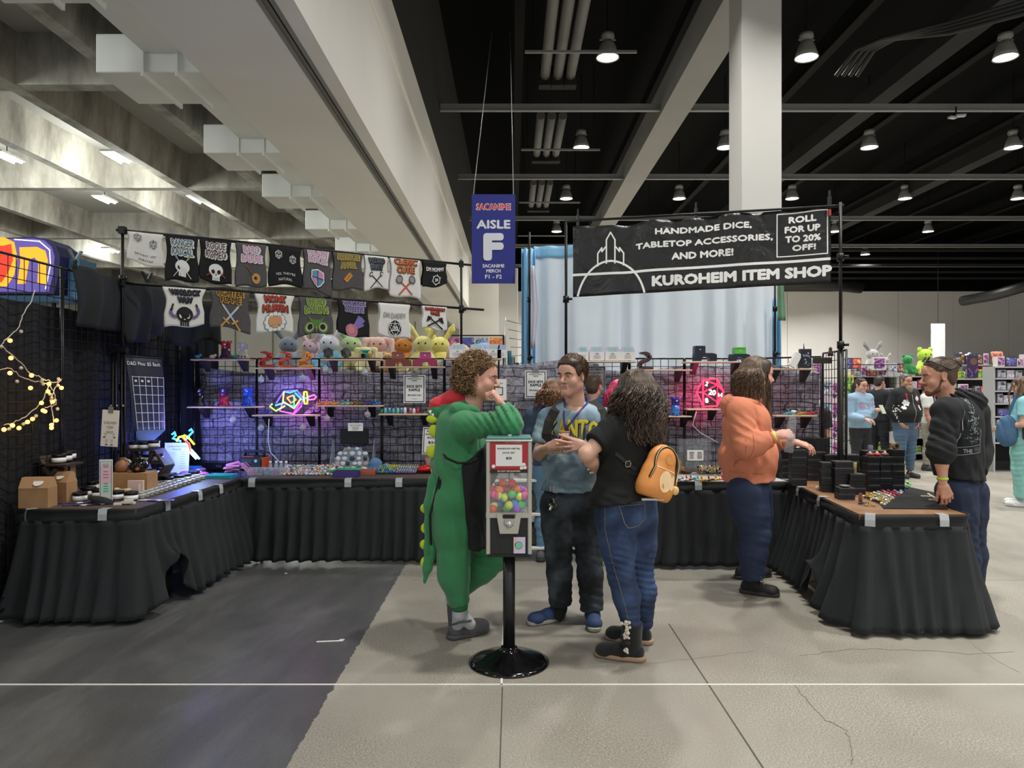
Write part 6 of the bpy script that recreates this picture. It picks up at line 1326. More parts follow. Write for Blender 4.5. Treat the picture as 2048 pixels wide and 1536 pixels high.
t=thing('dice_tube','reddish tube of dice standing at the orange table edge','dice tube',T(1721,1008));MB().cyl((0,0,0),(0,0,.075),.014,n=12).build('tube_glass',glass('#8a5a4a',.5),t);mb=MB();[mb.box((0,0,.01+.012*i),(.014,)*3,rz=i*.7)for i in range(6)];mb.build('tube_dice',M('#7a4a3a',.3),t)
for i,(px,z_,c)in enumerate(((1746,5,'#8a3a2a'),(1760,5,'#a82a2a'),(1776,5,'#7a4a3a'))):
 p=T(px+2,985);t=thing('round_charm',('brown|red|copper').split('|')[i]+' round charm lying on the wall of black boxes','charm',p+Vector((0,.06,z_*14.2*p.y/F_PX+.001)),0,'charms on the boxes');MB().lathe([(.012,0),(.026,.004),(.03,.014),(.022,.024),(0,.026)],n=12).build('charm_body',M(c,.4),t);MB().ball((0,0,.026),.012,8).build('charm_knob',M('#c9b8a0',.4),t)
p=T(1801,985);t=thing('wooden_ring','turned wooden ring box on top of the highest black box','ring box',p+Vector((0,.07,6*14.2*p.y/F_PX+.026)));MB().cyl((0,-.02,0),(0,.02,0),.026,n=16).build('ring_body',M('#8a7456',.5),t);MB().cyl((0,-.022,0),(0,-.0205,0),.014,n=12).build('ring_hole',BLACK,t)
p=T(1600,972);t=thing('metal_ring','silver ring charm on the leftmost tall black stack','charm',p+Vector((0,.05,5*14.5*p.y/F_PX+.014)));MB().tube([(.02*math.cos(a),.014*math.sin(a),0)for a in[i*.6 for i in range(12)]],.005,6).build('ring_body',STEEL,t);MB().ball((0,0,.004),.011,8).build('ring_stone',M('#c9c4b0',.2,metal=.5),t)
t=thing('silver_bowl','silver dish of chain on the low black boxes','dish',T(1696,1000)+Vector((0,.05,24*T(1696,1000).y/F_PX+.001)));MB().lathe([(.02,0),(.04,.012),(.036,.013),(.018,.004)],n=16).build('dish_body',STEEL,t)
t=thing('white_bow','crumpled white ribbon bow on the orange table top','bow',T(1641,980));mb=MB();rr=random.Random(3)
for i in range(7):mb.ball((rr.uniform(-.045,.05),rr.uniform(-.02,.02),.012+rr.uniform(0,.012)),(.022,.014,.012),8,m=Matrix.Rotation(rr.random()*3,4,'Z'))
mb.build('ribbon',M('#e3e1dc',.7),t)
t=thing('black_mat','black felt mat at the front of the right table','mat');q=[T(1767,1018),T(1897,1019),T(1868,986),T(1822,976),T(1740,985)];q=[v+Vector((0,0,.004))for v in q];MB().add(q,[tuple(range(5))]).build('mat_cloth',M('#0b0b0c',.95),t,thick=.004)
DR2=['#d9a82c','#e3c43a','#d9d4c4','#c43a5a','#3a5ac0','#4ab04a','#e0dcd8','#8a6ab0','#e8b4b8','#2f4aa8']
for i in range(13):
 a=T(1727+7.2*i,996-2.4*i);b=T(1768+4.6*i,1012-3.2*i);t=thing('dice_strip','strip of %s dice, %s from left in the fan on the table'%(('black|yellow|cream and gold|pale yellow|cream|rose|red and white|pale violet|white|blue|deep blue|lime|green').split('|')[i],ord_[i]),'dice',(0,0,0),0,'fan of dice strips');rr=random.Random(i);col=('#2a2a2c|#d9b42c|#c9b878|#e0cc6a|#ddd0b8|#c45a7a|#c44a4a|#a89ac4|#dcd8d4|#4a6ac8|#2a44b0|#8ac03a|#3a9a4a').split('|')[i];mb=MB()
 for j in range(11):p=a.lerp(b,j/10);mb.box((p.x+rr.uniform(-.003,.003),p.y+rr.uniform(-.004,.004),TZ+.012),(.014,)*3,rr.choice([0,0,0,1]),rz=rr.random()*3,rx=rr.random()*2)
 mb.build('dice',[M(col,.25),M('#e0dcd0',.3)],t)
for i,(px,py)in enumerate(((1727,1010),(1740,1013),(1852,996),(1868,1003))):
 a=T(px,py);t=thing('bead_bracelet',('dark|gold|bone|ivory').split('|')[i]+' bead bracelet lying at the edge of the black mat','bracelet',a+Vector((0,0,.012)),0,'bracelets');mb=MB();[mb.ball((.032*math.cos(j*.45),.022*math.sin(j*.45),0),.006,6)for j in range(14)];mb.build('beads',M(('#2a2622','#b08a4a','#c9b8a0','#dcd4c4')[i],.4),t)
t=thing('bead_row','row of cream beads along the right edge of the black mat','beads');mb=MB();[mb.ball(T(1856,990).lerp(T(1890,1010),j/24)+Vector((0,0,.008)),.008,6)for j in range(25)];mb.build('beads',M('#d9d0bc',.4),t)
# ============================================================ CAPSULE MACHINE
gb=Vector((-.017,4.03,0));t=thing('capsule_machine','capsule vending machine full of coloured balls on a black pedestal','vending machine',gb)
BG=M('#0d0d0e',.12,bump=.02,bscale=30);MB().lathe([(.225,0),(.228,.008),(.2,.02),(.14,.035),(.085,.055),(.06,.07),(.048,.075),(.046,.09),(0,.09)],n=48).build('base',BG,t);MB().cyl((0,0,.07),(0,0,.66),.034,n=24).build('pedestal',M('#151516',.4),t)
AL=M('#b9b5ab',.4,metal=.35,noise=.03);W2=.125;z0,z1,zm=.638,1.262,.855;D2=.11
mb=MB()
for sx in(-1,1):
 for sy in(-1,1):mb.box((sx*(W2-.01),sy*(D2-.01),(z0+z1)/2),(.022,.022,z1-z0),bev=.004)
mb.box((0,0,z1+.004),(.26,.23,.012),bev=.004).box((0,-D2+.006,zm),(.25,.018,.028)).box((0,D2-.006,zm),(.25,.018,.028)).box((-W2+.006,0,zm),(.018,.2,.028)).box((W2-.006,0,zm),(.018,.2,.028));mb.build('frame',AL,t)
MB().box((0,0,z1+.017),(.25,.22,.014),bev=.005).build('top_lid',M('#5d8a86',.25),t);MB().cyl((.005,-.03,z1+.02),(.005,-.03,z1+.034),.012,n=12).build('lock',STEEL,t)
GL=glass('#f0f4f4',.07,.03)
for c,d in(((0,-D2+.004,1.06),(.206,.002,.38)),((0,D2-.004,1.06),(.206,.002,.38)),((-W2+.004,0,1.06),(.002,.18,.38)),((W2-.004,0,1.06),(.002,.18,.38))):MB().box(c,d).build('window_pane',GL,t)
MB().box((0,0,(z0+zm)/2-.005),(.225,.205,zm-z0-.01)).build('cash_box',M('#19191b',.5,noise=.4,nscale=120),t);MB().box((0,0,z0-.006),(.235,.215,.016)).build('bottom_plate',BLACK,t);MB().box((0,0,zm),(.22,.2,.01)).build('floor_plate',M('#8a8a88',.4),t)
MB().cyl((0,.0,zm+.17),(0,0,1.24),.004,n=6).lathe([(.05,0),(.045,.004)],(0,0,zm+.165),16).build('centre_rod',STEEL,t)
mb=MB();mb.prism([(-.064,.868),(-.04,.868),(-.035,.845),(.035,.845),(.04,.868),(.064,.868),(.066,.85),(.05,.757),(-.05,.757),(-.066,.85)],-D2-.018,-D2+.006);mb.build('coin_plate',AL,t);MB().box((0,-D2-.018,.818),(.056,.012,.03),bev=.004).build('coin_slot',STEEL,t);MB().box((0,-D2-.014,.851),(.064,.014,.02)).build('slot_window',BLACK,t)
MB().lathe([(.0,0),(.02,.0),(.016,.008)],(0,-D2-.02,.807),12,m=Matrix.Rotation(R(90),4,'X')).build('turn_knob',STEEL,t)
MB().box((0,-D2-.0,1.172),(.206,.003,.165)).build('red_sign',M('#b0272e',.5),t);MB().box((0,-D2-.0025,1.186),(.146,.002,.118)).build('price_card',PAPER,t);ik=Ink(plane_f((0,-D2-.004,1.186)));ik.text('RANDOM METAL',0,.038,.0085,INK,1,bold=.02,w_=.125).text('DICE SET',0,.015,.0085,INK,1,bold=.01,w_=.068).text('$35',0,-.016,.014,INK,1,bold=.03,w_=.03);ik.rect(0,-.087,.206,.02,M('#2a1a14',.6),1).text('DO NOT USE QUARTERS',0,-.087,.01,M('#e8c0a8',.6),2,bold=.04,w_=.125)
for u,v in((-.085,-.06),(.082,-.05),(.088,-.066),(.07,-.07)):ik.disc(u,v,.011,PAPER,1,n=6)
ik.build('sign_print',t)
MB().box((.058,-D2-.001,.69),(.065,.002,.09)).build('pastel_card',M('#cfc4dc',.4),t);ik=Ink(plane_f((.058,-D2-.0025,.69)));ik.disc(-.004,0,.022,M('#7a8a94',.5),1).disc(-.004,0,.018,M('#7ac49a',.5),2);ik.poly([(-.03,-.044),(-.03,.044),(-.01,.044),(-.022,0)],M('#e0b4b4',.5),1);ik.build('card_print',t)
CB=['#e0502a','#d92a2e','#e8702a','#3a7ad0','#e04a90','#6a3ab0','#4ac060','#c8e03a','#2a90d8','#e06aa8','#8a4ac8'];rr=random.Random(31);pts=[];R0=.0245
fixed=[(-.035,-.03,1.025,0),(.018,-.03,1.02,1),(.045,-.03,.985,2),(-.055,-.05,.985,2),(-.09,-.06,.96,4),(-.06,-.07,.955,4),(-.03,-.07,.945,8),(.06,-.06,.95,6),(-.085,-.06,.905,5),(-.055,-.04,.91,3),(.0,-.08,.905,7),(.03,-.07,.91,3),(.07,-.07,.905,6),(.045,-.08,.885,10),(-.09,-.08,.885,0),(-.01,-.06,.885,6),(.085,-.03,.925,8),(.04,-.02,.935,9),(-.04,.0,.89,7),(.09,-.07,.955,4)]
for q in fixed:pts.append((Vector(q[:3]),q[3]))
tries=0
while len(pts)<44 and tries<4000:
 tries+=1;c=Vector((rr.uniform(-.085,.085),rr.uniform(-.075,.075),rr.uniform(.885,.985)))
 if all((c-q[0]).length>R0*1.75 for q in pts):pts.append((c,rr.randint(0,10)))
for i,(c,ci)in enumerate(pts):
 nmc=('orange|red|amber|blue|pink|purple|green|lime|sky blue|rose|violet').split('|')[ci];hz='top' if c.z>.965 else('upper' if c.z>.93 else('middle' if c.z>.905 else 'bottom'));o=thing('toy_capsule','%s toy capsule at the %s %s of the glass bin, %s'%(nmc,hz,'left' if c.x<-.045 else('right' if c.x>.045 else 'middle'),'near the front pane' if c.y<-.03 else 'toward the back'),'capsule',gb+c,0,'%s capsules in the vending machine'%nmc);c.z=max(c.z,.885);o.location=gb+c;m_=Matrix.Rotation(rr.random()*3,4,'X')@Matrix.Rotation(rr.random()*3,4,'Y')
 MB().lathe([(R0*math.sin(a),-R0*math.cos(a))for a in[math.pi/2*i_/5 for i_ in range(6)]],n=14,m=m_).build('capsule_half',M(CB[ci],.12,spec=.8),o);MB().lathe([(R0*math.sin(a),-R0*math.cos(a))for a in[math.pi/2+math.pi/2*i_/5 for i_ in range(6)]],n=14,m=m_).build('capsule_half',M(CB[ci]if rr.random()<.6 else CB[7],.12,spec=.8),o)
# small cart and stool in the gap behind
t=thing('utility_cart','white three-tier cart with dark goods behind the capsule machine','cart',(P(1040,0,6.4).x,6.45,0));WH=M('#d3d3d1',.5)
for z in(.12,.42,.72):MB().box((0,0,z),(.5,.3,.025),bev=.005).build('cart_shelf',WH,t)
for sx in(-1,1):
 for sy in(-1,1):MB().cyl((sx*.24,sy*.14,0),(sx*.24,sy*.14,.76),.012,n=6).build('cart_post',WH,t)
for i,(x,z,w_,c)in enumerate(((-.12,.433,.16,'#2a2a2e'),(.08,.433,.18,'#3a3a40'),(-.1,.133,.18,'#151517'),(.1,.133,.16,'#222226'))):
 o=MB().box((0,0,.09),(w_,.24,.17),bev=.02).build('storage_pouch',M(c,.6,noise=.3,nscale=20));o.location=t.location+Vector((x,0,z));tag(o,'dark soft pouch, %s on the white cart'%('left on the middle shelf|right on the middle shelf|left on the bottom shelf|right on the bottom shelf').split('|')[i],'pouch','pouches on the cart')
t=thing('white_case','white rounded plastic case standing behind the capsule machine','case',P(1062,1002,6.45));MB().box((0,0,.1),(.24,.12,.2),bev=.04).build('case_body',M('#dcdcda',.5),t);t.location.z=.735
t=thing('grey_bin','small grey bin of wrapped paper seen through the machine window','bin',P(1010,1000,6.4));t.location.z=.735;MB().box((0,0,.08),(.16,.2,.16),bev=.01).build('bin_body',M('#8a8e94',.5),t);MB().ball((-.06,-.05,.18),(.05,.04,.03),8,m=Matrix.Rotation(.5,4,'Y')).ball((.03,0,.17),(.06,.05,.025),8).build('paper_wrap',M('#d9cfa8',.7),t)
# ============================================================ THE PEOPLE AT THE STALL
SOLEM=M('#2a2a2a',.7)
def cloth_mat(c,rough=.85,noise=.08,bump=.08):return M(c,rough,noise=noise,nscale=9,bump=bump,bscale=260)
# ---------------------------------------------------------------- man in the green dinosaur suit
def green_man():
 base=Vector((-.31,4.42,0));J=dict(N=(925,822,4.43),C=(918,868,4.43),W=(918,930,4.43),P=(917,985,4.43),
  S1=(930,852,4.24),E1=(1020,849,4.10),R1=(1005,812,4.20),S2=(938,850,4.62),E2=(990,885,4.52),R2=(1012,874,4.22),
  H1=(906,1012,4.34),K1=(907,1118,4.34),A1=(921,1222,4.38),H2=(925,1012,4.52),K2=(990,1108,4.52),A2=(912,1186,4.62))
 rg=Rig(J,base,b=1.22,limb=1.12,fwd=(1,.03,0));J=rg.J
 t=thing('person','man with curly hair in a green dinosaur suit leaning his elbow on the capsule machine','person',base)
 m=frame(P(960,756,4.40)-base,(1,-.14,-.1),(.12,0,1))@Matrix.Scale(1.08,4)
 h1=dict(wrist=P(1003,809,4.20)-base,fdir=(-.5,.12,.75),nrm=(.75,-.25,.35),side=1,curl=(1.1,1.25,1.3,1.3),spread=.06,thumb=(.9,.3),sc=1.0)
 h2=dict(wrist=P(1004,873,4.24)-base,fdir=(-.3,-.9,0),nrm=(0,0,1),side=-1,curl=(.1,.1,.1,.1),sc=.95)
 skin=M('#cf9a86',.5,noise=.07,nscale=30,name='skin_pink')
 skin_body(rg,t,m,h1,h2,skin,dict(chub=1.1,nose=1.0),torso_kw=dict(belly=.03));head_extra(t,m,'#6b4d35','#4a4a44')
 G1=M('#347d4e',.9,noise=.07,nscale=6,bump=.07,bscale=300,sheen=.25);
 S=SDF(.04);rg.torso(S,.018,belly=.06,hips=1.04,kk=.06);rg.arm(S,1,.022,'uf',flat=1,end=.93,g2=.008,kk=.03);rg.arm(S,2,.022,'uf',flat=1,end=.9,kk=.03)
 rg.leg(S,1,.022,.018,end=.86,flat=1,kk=.05);rg.leg(S,2,.03,.02,end=.92,flat=1,kk=.05)
 S.ell(J['P']-rg.fwd*.05-Vector((0,0,.02)),(.12,.13,.13),.05,rg.rot)
 e=J['E1'];dp=addf(folds((1,0,.7),60,.022,3,near(e+Vector((-.06,0,.05)),.16)),folds((1,0,-.25),40,.016,5,near((J['S1']+e)/2,.2)),folds((.9,0,.35),24,.014,8,near(J['W'],.3)),
       folds((1,.2,.15),34,.016,11,near(J['P']-Vector((0,0,.15)),.3)),folds((.4,0,1),42,.014,2,near(J['K2'],.2)),folds((0,0,1),44,.012,4,near(J['A1'],.14)))
 suit=cloth_obj('dinosaur_suit',S,G1,t,.010,dp)
 a=J['K1'].lerp(J['A1'],.84);c2=J['K1'].lerp(J['A1'],.97);MB().cyl(a,c2,.056,.047,n=18,cap=True).build('ankle_cuff',M('#2a6b40',.9),suit)
 # tail and spines
 tp=[(878,965,4.36),(869,1010,4.35),(866,1050,4.35),(862,1095,4.35),(855,1135,4.36),(849,1165,4.36)];TS=SDF(.02);q=[P(*p)-base for p in tp]
 for i in range(len(q)-1):TS.cone(q[i],q[i+1],(.07,.062,.05,.04,.027)[i],(.062,.05,.04,.027,.01)[i],.02,sq=((0,1,0),.8))
 cloth_obj('tail',TS,G1,suit,.009,folds((0,0,1),40,.003,7))
 LIME=M('#c3cf2b',.8,noise=.05)
 for k,(px,py,l,hh_)in enumerate(((861,838,.055,.05),(864,862,.045,.075),(861,903,.055,.08),(866,938,.035,.06),(866,968,.035,.06),(848,1017,.05,.062),(848,1056,.045,.066),(846,1089,.045,.062),(845,1124,.035,.07))):
  c=P(px,py,4.37)-base;tilt=.5 if 2<k<5 else(.25 if k>4 else 0)
  MB().ball(c+Vector((.012,0,0)),(l*.72,.016,hh_*.52),14,m=Matrix.Rotation(tilt,4,'Y')).build('back_spine',LIME,suit)
 hp=lambda px,py,Y:P(px,py,Y)-base
 # hood lying on the back
 RED=M('#c32732',.85,noise=.06,sheen=.2);H=SDF(.03)
 H.cone(hp(925,812,4.43),hp(884,822,4.43),.105,.085,.04,sq=((0,0,1),.62));H.cone(hp(884,822,4.43),hp(876,838,4.43),.08,.05,.03);H.cone(hp(950,822,4.3),hp(915,820,4.28),.03,.05,.03);H.cone(hp(950,822,4.56),hp(915,820,4.58),.03,.05,.03)
 cloth_obj('hood',H,G1,suit,.009,folds((1,0,1),50,.005,9))
 Hr=SDF(.03);Hr.cone(hp(918,795,4.42),hp(877,812,4.41),.085,.055,.03,sq=((.4,0,1),.55));Hr.cone(hp(877,812,4.41),hp(866,824,4.41),.055,.035,.02)
 ho=cloth_obj('hood_lining',Hr,RED,suit,.008,folds((.3,0,1),40,.004,12))
 mb=MB()
 for px,py in((860,824),(866,830),(872,828)):mb.cyl(hp(px,py-3,4.36),hp(px+1,py+6,4.36),.012,.001,n=6)
 mb.build('hood_teeth',M('#eceae2',.7),suit)
 # apron
 AP=M('#121214',.85,noise=.15,nscale=10);A_=SDF(.04);rg.torso(A_,.034,belly=.06,kk=.06)
 zb=P(0,1096,4.3).z;A_.cone(hp(944,960,4.43),hp(950,1110,4.43),.155,.15,.05,sq=((1,0,0),.45));A_.cone(hp(944,960,4.33),hp(955,1110,4.33),.12,.12,.05,sq=((1,0,0),.45))
 A_.cut(hp(950,1096,4.3),(0,0,-1));A_.cut(hp(932,1000,4.3),(-1,0,-.08));A_.cut(hp(942,914,4.3),(-.62,0,.78));A_.cut(hp(942,872,4.3),(0,0,1))
 cloth_obj('apron',A_,AP,t,.01,addf(folds((0,1,.1),34,.006,3),folds((1,0,.3),20,.005,5)))
 zw=P(0,922,4.4).z
 mb=MB();mb.tube([hp(885,905,4.28),hp(892,916,4.21),hp(915,926,4.17),hp(940,926,4.19),hp(955,918,4.22)],.007,6);mb.tube([hp(886,905,4.28),hp(882,940,4.28),hp(872,985,4.27),hp(860,1030,4.27),hp(862,1090,4.27)],.008,6);mb.tube([hp(886,905,4.28),hp(884,950,4.27),hp(876,1000,4.26)],.007,6)
 mb.build('apron_tie',AP,t)
 # socks, clogs
 SK=M('#a2a4a6',.9,noise=.12,nscale=60);So=SDF(.02);a=J['A1'];f0=Vector((.0,0,0));So.cone(a+Vector((-.005,0,.07)),a+Vector((0,0,-.02)),.046,.044);So.cone(a+Vector((0,0,-.02)),a+Vector((.06,0,-.08)),.045,.035);So.cone(a+Vector((0,0,-.02)),a+Vector((-.02,0,-.085)),.043,.036);cloth_obj('sock',So,SK,t,.007)
 CL=M('#4b4a4c',.6);hl=G(899,1279)-base;tl=G(974,1262)-base;s1=shoe(t,hl,tl,[CL,CL],style='clog',name='clog',wd=1.2)
 MB().tube([a+Vector((-.05,-.045,-.07)),a+Vector((.0,-.055,-.05)),a+Vector((.07,-.045,-.045))],.008,6).build('heel_strap',CL,s1)
 So=SDF(.02);a=J['A2'];So.cone(a+Vector((.05,0,.05)),a+Vector((-.02,0,-.03)),.045,.042);So.cone(a+Vector((-.02,0,-.03)),a+Vector((-.03,0,-.1)),.042,.03);cloth_obj('sock',So,SK,t,.008)
 s2=shoe(t,P(891,1188,4.66)-base,P(897,1255,4.58)-base,[CL,CL],style='clog',name='clog',wd=1.1,up=(.9,.2,.2))
 # curly hair
 hm=[M('#5c412c',.5),M('#7d5838',.45),M('#9a7650',.4),M('#b89a6c',.4)]
 cap=SDF(.03);cap.ell((0,-.035,.04),(.09,.104,.085));cap.ell((0,-.065,-.04),(.09,.075,.08));cap.ell((0,.015,.08),(.07,.062,.036));v,f=cap.mesh(.008)
 g=xf((v,f,0),m);hr=np_obj('hair',[g],M('#4f3826',.8),t)
 rr=np.random.RandomState(2);paths=[];m3=np.array(m.to_3x3());mt=np.array(m.to_translation())
 for i in range(3800):
  d=rr.normal(size=3);d/=np.linalg.norm(d)
  if d[1]>.36 and d[2]<.36:continue
  if d[2]<-.8:continue
  c=np.array([0,-.035,.02]);ex=np.array([.114,.126,.132])*rr.uniform(.82,1.05)
  p=c+d*ex
  if d[2]<0:p[2]-=.035*rr.rand();p[1]-=.01
  a1=rr.normal(size=3);a1-=a1@d*d;a1/=np.linalg.norm(a1);b1=np.cross(d,a1);R_=rr.uniform(.003,.009);tt=np.linspace(0,rr.uniform(5,10),11);pts=[]
  dr=d*rr.uniform(.2,1)+np.array([0,-.2,-.7])*rr.uniform(.2,1.0)+rr.normal(size=3)*.5;dr/=np.linalg.norm(dr);L_=rr.uniform(.02,.045)
  for k_,x in enumerate(tt):pts.append(p+dr*L_*(k_/10-.5)+(a1*math.cos(x)+b1*math.sin(x))*R_)
  paths.append(np.array(pts)@m3.T+mt)
 strands(hr,paths,.0028,None,'curls',mats=hm)
 return t
green_man()
# ---------------------------------------------------------------- man in the grey-blue printed T-shirt
def centre_man():
 base=Vector((.40,4.72,0));J=dict(N=(1152,818,4.76),C=(1150,868,4.74),W=(1146,925,4.72),P=(1142,988,4.74),
  S1=(1098,838,4.74),E1=(1079,908,4.70),R1=(1094,895,4.50),S2=(1208,838,4.78),E2=(1222,908,4.66),R2=(1168,893,4.44),
  H1=(1116,1010,4.72),K1=(1117,1110,4.70),A1=(1121,1212,4.74),H2=(1170,1010,4.76),K2=(1178,1112,4.72),A2=(1184,1222,4.72))
 rg=Rig(J,base,b=1.13,limb=1.05,fwd=(-.2,-1,0));J=rg.J;hp=lambda px,py,Y:P(px,py,Y)-base
 t=thing('person','young man in a blue-grey printed T-shirt with purple lanyard and black backpack straps','person',base)
 m=frame(hp(1143,752,4.71),(-.6,-.8,-.04),(.03,.05,1))@Matrix.Scale(1.06,4)
 h1=dict(wrist=hp(1094,895,4.50),fdir=(.55,-.55,.25),nrm=(-.5,-.6,.3),side=1,curl=(.5,.6,.7,.8),spread=.1,thumb=(.5,.5),sc=.95)
 h2=dict(wrist=hp(1170,893,4.44),fdir=(-.9,-.25,.12),nrm=(-.2,-.9,.2),side=1,curl=(.12,.1,.2,.35),spread=.28,thumb=(.35,.2),sc=1.02)
 skin=M('#cd9a85',.5,noise=.07,nscale=30,name='skin_light')
 skin_body(rg,t,m,h1,h2,skin,dict(chub=.5,nose=1.05),torso_kw=dict(belly=.02),hh=.003);head_extra(t,m,'#3a281c','#4a3c2c')
 TS=tex_mat('washed_blue_jersey',lambda nt,b,N,L:_wash(nt,b,N,L,'#62788a','#9ab0bc'));SH=SDF(.035)
 rg.torso(SH,.014,belly=.055,kk=.05);SH.cone(J['P']+Vector((-.01,-.02,.0)),J['P']+Vector((-.01,-.02,-.04)),.165,.16,.05,sq=(rg.fwd,.82));rg.arm(SH,1,.022,'u',flat=1,end=.72,g2=.034);rg.arm(SH,2,.022,'u',flat=1,end=.75,g2=.034)
 SH.cut(J['P']+Vector((0,0,.03)),(.02,0,-1));SH.ell(hp(1148,806,4.66),(.075,.085,.055),.01,rg.rot,sub=True)
 sh=cloth_obj('t_shirt',SH,TS,t,.0095,addf(folds((.8,0,.6),34,.02,3,near(J['W']+Vector((-.05,-.1,.03)),.2)),folds((1,0,-.7),30,.016,5,near(J['P']+Vector((0,-.1,.12)),.2)),folds((0,0,1),50,.01,9,near(J['S2'].lerp(J['E2'],.5),.12)),folds((.3,0,1),50,.01,9,near(J['S1'].lerp(J['E1'],.5),.12)),folds((.3,0,1),44,.01,12,near(J['P']+Vector((0,-.1,.04)),.2))))
 col=MB();pts=[]
 for i in range(13):
  a=-1.9+3.8*i/12;pts.append(hp(1148,813,4.74)+rg.lat*math.sin(a)*.078+rg.fwd*math.cos(a)*.066+Vector((0,0,-.045*max(0,math.cos(a)))))
 col.tube(pts,.007,6);col.build('collar',M('#4f5a68',.85),sh)
 # print on the chest
 f=proj_f([sh],hp(1148,868,4.6),-rg.lat,(0,0,1),lift=.003);ink=Ink(f);Yl=M('#c9b92e',.7);Gr=M('#3f9a4a',.7);Or=M('#d0702a',.7);DK=M('#20242c',.8);BL=M('#3f87b8',.7)
 k=4.74/1420
 for i,ch in enumerate('KANTO'):
  u0=(-43+20*i)*k;ink.text(ch,u0,(.0+(-.6*(i-2)**2*1.2+10))*k,34*k,Yl,2,bold=.03,w_=17*k);ink.text(ch,u0+.004,((-.6*(i-2)**2*1.2+10))*k-.004,35*k,DK,1,bold=.04,w_=19*k)
 rr=random.Random(5)
 for i in range(16):
  u0=rr.uniform(-48,48)*k;ink.disc(u0,rr.uniform(-22,-6)*k,rr.uniform(2.5,5.5)*k,rr.choice([Gr,Or,Yl,BL]),3,n=9)
 ink.text('REGION',-3*k,-29*k,8*k,DK,3,bold=.02,w_=58*k);ink.build('shirt_print',sh)
 # lanyard
 PU=M('#3c2f6b',.7);lf=lambda px,py:f((px-1148)*k,(868-py)*k,4)
 strap(t,[hp(1125,795,4.70)]+[lf(x,y)for x,y in((1127,812),(1127,830),(1128,850),(1130,858))],.012,.003,PU,'lanyard',-Vector((0,-1,0))*-1)
 strap(t,[hp(1180,795,4.72)]+[lf(x,y)for x,y in((1168,812),(1155,828),(1140,848),(1131,858))],.012,.003,PU,'lanyard',(0,-1,0))
 bp=lf(1131,874)+Vector((0,-.012,0));bd=MB().box(bp,(.06,.004,.08),bev=.002).build('badge',M('#c9785a',.5),t);Ink(plane_f(bp+Vector((0,-.003,0)))).rect(0,.012,.045,.03,PAPER).rect(0,-.02,.045,.014,M('#8a3a34',.7)).build('badge_print',bd)
 # backpack and straps
 BP=M('#24221f',.8,noise=.1);D=SDF(.03);D.ell(J['C']-rg.fwd*.23-Vector((0,0,.03)),(.15,.09,.22),.03,rg.rot);bk=cloth_obj('backpack',D,BP,t,.015)
 for xs,x2,nm in((-1,1106,'l'),(1,1196,'r')):
  pts=[]
  ctl={-1:((1122,812),(1108,826),(1099,845),(1095,868),(1096,895)),1:((1184,810),(1197,824),(1206,845),(1211,868),(1214,900))}[xs]
  for i,(pxx,py)in enumerate(ctl):
   p_=f((pxx-1148)*k,(868-py)*k,6);pts.append(p_ if p_ is not None and i else hp(pxx,py-(6 if not i else 0),4.8 if not i else 4.62))
  strap(t,pts,.062,.012,BP,'backpack_strap',(xs*.25,-1,.1))
 # jeans
 JN=tex_mat('black_denim',lambda nt,b,N,L:_wash(nt,b,N,L,'#1a1d20','#4d565f',.42));S=SDF(.04);rot=rg.rot
 S.ell(J['P'],(.172,.13,.14),.05,rot);rg.leg(S,1,.022,.036,flat=1,end=.97);rg.leg(S,2,.022,.036,flat=1,end=.98);S.cut(J['P']+Vector((0,0,.09)),(0,0,1))
 cloth_obj('jeans',S,JN,t,.0095,addf(*[folds((.2,.2,1),46,.012,3+i,near(J[a_].lerp(J[b_],u),.16))for i,(a_,b_,u)in enumerate((('K1','A1',.85),('K2','A2',.85),('H1','K1',.9),('H2','K2',.9)))],folds((1,0,.6),30,.01,8,near(J['P']-Vector((0,0,.15)),.2))))
 NV=M('#2c3f66',.75,noise=.08,nscale=30,bump=.1);SOLE=M('#a8a396',.6,noise=.1)
 for a_,(hl,tl),lab in(('A1',((1128,1236),(1058,1252)),''),('A2',((1182,1224),(1191,1268)),'')):
  s_=shoe(t,G(*hl)-base,G(*tl)-base,[NV,SOLE],wd=1.12)
 socks(t,rg,M('#17181a',.9))
 # wristband, keys
 ap=hp(1092,898,4.53);band(t,ap,J['R1']-J['E1'],.031,.014,M('#b7c05a',.6))
 kk=thing('x','','');bpy.data.objects.remove(kk)
 K_=MB();K_.tube([hp(1101,972,4.56),hp(1101,985,4.55)],.004,5);K_.tube([hp(1107,972,4.56),hp(1107,985,4.55)],.004,5);rr=random.Random(4)
 ko=K_.build('key_strap',M('#b9a6a0',.6),t);K2_=MB()
 for i in range(12):c=hp(1098+rr.uniform(0,14),rr.uniform(984,1018),4.55);K2_.box(c,(.012,.006,.03),rr.randint(0,2),ry=rr.uniform(-.8,.8),rz=rr.uniform(-1,1))
 K2_.build('keys',[STEEL,BLACK,M('#b08a3a',.4,metal=.6)],ko)
 # hair: short, brown, swept to one side
 hair_cap(t,m,['#3a2617','#50361f','#6b4b2d'],'short')
 return t
